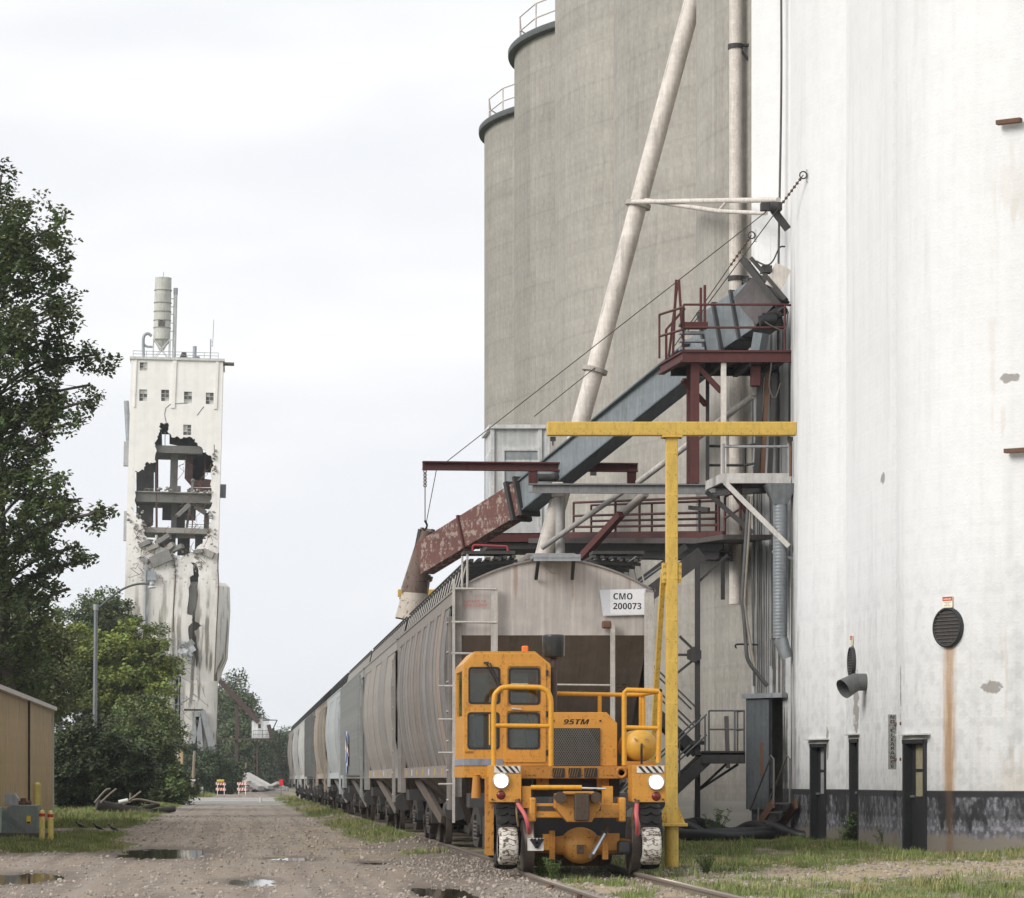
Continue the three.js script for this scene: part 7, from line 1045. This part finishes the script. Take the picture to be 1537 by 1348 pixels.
{ const Z = 205, b = V(at(165, 0, Z).x, 0, -Z); tree('ash_tree', 'light yellow-green tree behind the street lamp', 'tree', b, V(b.x, 8.5, -Z), 0.3, [...blobTips(V(b.x + 0.1, 6.9, -Z), 3.4, 3.1, 3.2, 40, 1.15), ...[[245, 962], [255, 985], [235, 1010], [110, 945], [225, 940], [255, 1000], [90, 1000], [100, 1060]].map(([x, y]) => [at(x, y, Z), 0.8])], { n: 70, spread: 1.15, flat: 0.5, leaf: 0.95, c: [0.17, 0.205, 0.035], geo: clumps.spray[0], vary: 0.3, level: true }); }
{ const Z = 232, b = V(at(165, 0, Z).x, 0, -Z); tree('maple_tree', 'mid green tree rising behind the light green one', 'tree', b, V(b.x, 11.5, -Z), 0.3, blobTips(V(b.x, 10.2, -Z), 3.3, 3.8, 3, 34, 1.1), { n: 50, spread: 1.1, flat: 0.55, leaf: 1.05, c: [0.1, 0.135, 0.045], geo: clumps.spray[0], level: true }); }
{ const Z = 150, b = V(at(35, 0, Z).x, 0, -Z); tree('young_tree', 'yellowish green tree low behind the dark broadleaf tree', 'tree', b, V(b.x, 8, -Z), 0.25, blobTips(V(b.x - 0.3, 6.2, -Z), 2.6, 2.8, 2.4, 26, 1), { n: 50, spread: 1.0, flat: 0.7, leaf: 1.0, c: [0.1, 0.12, 0.03], geo: clumps.mid[0] }); }
{ const Z = 158, b = V(at(90, 0, Z).x, 0, -Z); tree('dark_shrub', 'dense dark green shrub behind the log heap', 'shrub', b, V(b.x + 0.8, 2.8, -Z), 0.2, [...blobTips(V(at(135, 0, Z).x, 1.9, -Z), 2.4, 1.9, 2.2, 40, 1), ...blobTips(V(at(180, 0, Z).x, 1.5, -Z - 1), 2.2, 1.6, 2, 30, 1)], { n: 60, spread: 0.8, flat: 0.75, leaf: 0.8, c: [0.062, 0.085, 0.028], geo: clumps.spray[0], vary: 0.35 }); }
{ const Z = 185, b = V(at(225, 0, Z).x, 0, -Z); tree('hedge_shrub', 'rounded mid green shrub between log heap and small tan shed', 'shrub', b, V(b.x, 2.4, -Z), 0.18, [...blobTips(V(b.x - 0.5, 2.2, -Z), 2.2, 2.4, 2, 40, 1), ...blobTips(V(at(245, 0, Z).x, 0.9, -Z), 1.3, 1.1, 1.6, 22, 0.9)], { n: 64, spread: 0.85, flat: 0.65, leaf: 0.85, c: [0.095, 0.128, 0.036], geo: clumps.spray[0], vary: 0.35, level: true }); }
{ const Z = 190, b = V(at(205, 0, Z).x, 0, -Z); tree('green_thicket', 'green bushy tree top above the dark shrub', 'tree', b, V(b.x, 4.2, -Z - 2), 0.2, blobTips(V(at(220, 0, Z).x, 4.0, -Z - 3), 1.9, 1.6, 2, 26, 1), { n: 46, spread: 0.9, flat: 0.8, leaf: 1.0, c: [0.11, 0.142, 0.036], geo: clumps.mid[0] }); }
[[285, 320, 2.0, 2.4, 0.9, 'dark bush in front of the tower foot'], [312, 318, 2.4, 2.2, 1.0, 'wide green bush at the corner of the tower'], [336, 322, 1.5, 1.6, 1.25, 'light green bush at the roadside end of the tower hedge']].forEach(([px, Z, rx, ry, k, l]) => { const x = at(px, 0, Z).x; tree('tower_bush', l, 'shrub', V(x, 0, -Z), V(x, ry, -Z), 0.15, blobTips(V(x, ry * 0.8, -Z), rx, ry * 1.0, 1.8, 24, 1), { n: 26, spread: 0.7, flat: 0.9, leaf: 0.62, geo: clumps.far[0], c: [0.06 * k, 0.09 * k, 0.036 * k] }); });
// wood along the horizon, each crown its own tree
[[345, 470, 5, 15.5], [362, 465, 4.2, 13.2], [335, 490, 5, 10], [372, 480, 4, 8.5], [352, 455, 4.5, 8.5], [388, 520, 5, 8.6], [405, 530, 5, 8.2], [420, 535, 5, 8.4], [436, 540, 5, 8.3], [330, 500, 5, 13], [455, 560, 6, 8], [398, 505, 4, 7.4], [414, 510, 4.5, 7.6]].forEach(([px, Z, r, h], i) => {
  const x = at(px, 0, Z).x; tree('woodland_tree', i === 0 ? 'tall leafy tree rising beside the damaged tower foot' : i === 1 ? 'tree right of the tallest one above the far conveyor' : 'rounded green tree in the wood behind the far loading hut', 'tree', V(x, 0, -Z), V(x, h * 0.8, -Z), 0.3, [...blobTips(V(x, h * 0.62, -Z), r * 0.8, h * 0.38, r * 0.8, 26, 1), ...blobTips(V(x, h * 0.25, -Z + 1), r * 0.8, h * 0.25, r * 0.8, 12, 1)], { n: 22, spread: 1.5, flat: 0.8, leaf: 1.0, geo: clumps.far[0], c: [0.08, 0.108, 0.042], group: i > 1 ? 'trees of the far wood' : undefined });
});
{ // grass: blades gathered in tufts
  const tuft = (n, h, w, lean) => { const g = []; for (let k = 0; k < n; k++) { const q = new THREE.BufferGeometry(), H = h * rr(0.5, 1.1), b = rr(0.1, lean) * H, ww = w * rr(0.7, 1.3); q.setAttribute('position', new THREE.BufferAttribute(new Float32Array([-ww, 0, 0, ww, 0, 0, ww * 0.6, H * 0.6, b * 0.4, -ww, 0, 0, ww * 0.6, H * 0.6, b * 0.4, -ww * 0.6, H * 0.6, b * 0.4, -ww * 0.6, H * 0.6, b * 0.4, ww * 0.6, H * 0.6, b * 0.4, 0, H, b]), 3)); q.computeVertexNormals(); q.applyMatrix4(T4(rr(-0.13, 0.13), -0.01, rr(-0.13, 0.13), rr(0, 6.28), rr(-0.15, 0.15))); g.push(q); } return mergeGeometries(g); };
  const kinds = [tuft(16, 0.05, 0.005, 0.9), tuft(16, 0.11, 0.006, 0.9)], lists = [[], []];
  const put = (n, x0, x1, z0, z1, s) => { for (let k = 0; k < n; k++) { const x = rr(x0, x1), Z = Math.sqrt(lerp(z0 * z0, z1 * z1, rnd())) , g = zone(x, Z)[0]; if (rnd() < g * 1.1 - 0.15) { const tall = fb(x * 0.4 + 0.3, Z * 0.12) > 0.56; lists[tall ? 1 : 0].push([x, Z, s * rr(0.6, 1.3)]); } } };
  put(30000, 5.7, 13.4, 34, 75, 1.0); put(16000, -9, -1.5, 62, 90, 1.15); put(14000, -9, -2, 95, 185, 1.7); put(9000, 2.4, 4.2, 56, 120, 1.2); put(4000, 2.5, 4.2, 120, 240, 2.0); put(5000, 3.9, 5.6, 36, 60, 1.0); put(5000, -8, -1.5, 262, 345, 2.6);
  const gm = new THREE.MeshStandardMaterial({ color: 0xffffff, roughness: 0.8, side: THREE.DoubleSide }), o = new THREE.Object3D(), col = new THREE.Color();
  lists.forEach((l, q) => { const m = new THREE.InstancedMesh(kinds[q], gm, l.length); l.forEach(([x, Z, s], i) => { o.position.set(x, hAt(x, Z), -Z); o.rotation.set(0, rr(0, 6.28), 0); o.scale.set(s, s * rr(0.7, 1.3), s); o.updateMatrix(); m.setMatrixAt(i, o.matrix); const d = ss(0.5, 0.66, fb(x * 0.5, Z * 0.2)), k = rr(0.75, 1.25); col.setRGB(lerp(0.17, 0.3, d) * k, lerp(0.21, 0.26, d) * k, lerp(0.06, 0.12, d) * k); m.setColorAt(i, col); });
    m.name = q ? 'tall_grass' : 'short_grass'; m.castShadow = m.receiveShadow = true; m.userData = { kind: 'stuff', label: q ? 'taller weedy grass tufts along track and walls' : 'short grass on the verges', category: 'grass' }; scene.add(m); });
  // loose stones on the gravel
  const sg = new THREE.IcosahedronGeometry(1, 0), st = [], sm2 = new THREE.MeshStandardMaterial({ color: 0xffffff, roughness: 0.9 }); for (let k = 0; k < 20000; k++) { const x = rr(-6, 4.4), Z = 35 + 95 * Math.pow(rnd(), 2); if (zone(x, Z)[0] < 0.3 && pud(x, Z) > 1.25) st.push([x, Z]); } for (let k = 0; k < 9000; k++) { const x = rr(2.6, 7.4), Z = rr(37, 58); if (zone(x, Z)[0] < 0.4) st.push([x, Z]); } for (let k = 0; k < 5000; k++) st.push([rr(6.5, 14), rr(42, 52)]);
  const m = new THREE.InstancedMesh(sg, sm2, st.length); st.forEach(([x, Z], i) => { const r = (0.005 + 0.026 * Math.pow(rnd(), 4)) * (Z > 60 ? 1.3 : 1); o.position.set(x, hAt(x, Z) + r * 0.25, -Z); o.rotation.set(rr(0, 6), rr(0, 6), rr(0, 6)); o.scale.set(r * rr(0.7, 1.5), r * rr(0.5, 1), r * rr(0.7, 1.5)); o.updateMatrix(); m.setMatrixAt(i, o.matrix); const k = rr(0.2, 0.42); col.setRGB(k, k * 0.86, k * 0.72); m.setColorAt(i, col); }); m.name = 'loose_stones'; m.castShadow = m.receiveShadow = true; m.userData = { kind: 'stuff', label: 'loose crushed stones on the gravel', category: 'stones' }; scene.add(m);
}
// leafy weeds that stand out singly
[[812, 1306, 45.9, 0.32, 'leafy weed between the rails in front of the rail mover'], [832, 1310, 44.8, 0.3, 'second leafy weed between the rails, closer to the elevator side'], [1072, 1262, 67, 0.55, 'weed clump at the foot of the black stair post'], [1225, 1262, 66, 0.5, 'weed clump beside the left narrow door'], [1268, 1266, 63, 0.5, 'leafy weed clump against the wall at the middle door'], [1395, 1270, 57.6, 0.4, 'weed clump beside the wide door'], [1330, 1263, 60, 0.35, 'small weed clump between middle and wide door'], [1510, 1276, 56.6, 0.55, 'tall grassy weed clump at the foot of the round bay'], [1060, 1300, 46.5, 0.3, 'low weed by the rail across from the yellow gantry']].forEach(([px, py, Z, s, l]) => { const x = at(px, 0, Z).x, y = hAt(x, Z), t = thing('weed', l, 'weed', V(x, y, -Z)), g = G(), sp = []; for (let k = 0; k < 9; k++) { const e = V(x + rr(-1, 1) * s * 0.55, y + s * rr(0.5, 1.1), -Z + rr(-1, 1) * s * 0.5); g.tube(V(x + rr(-0.1, 0.1), y - 0.02, -Z), e, 0.008, 4, 0.004); for (let j = 0; j < 5; j++) sp.push([V(lerp(x, e.x, j / 4), lerp(y + 0.05, e.y, j / 4), lerp(-Z, e.z, j / 4)), s * 0.42]); } g.mesh('stems', M(0.08, 0.12, 0.03, { t: false }), t); crownMesh(t, 'leaves', sp, clumps.fine[1], [0.1, 0.15, 0.04]); });

scene.fog = new THREE.FogExp2(0xe6ecf0, 0.00016);
scene.traverse((o) => { if (o.isMesh) { o.castShadow = true; o.receiveShadow = true; } });
renderer.render(scene, camera);
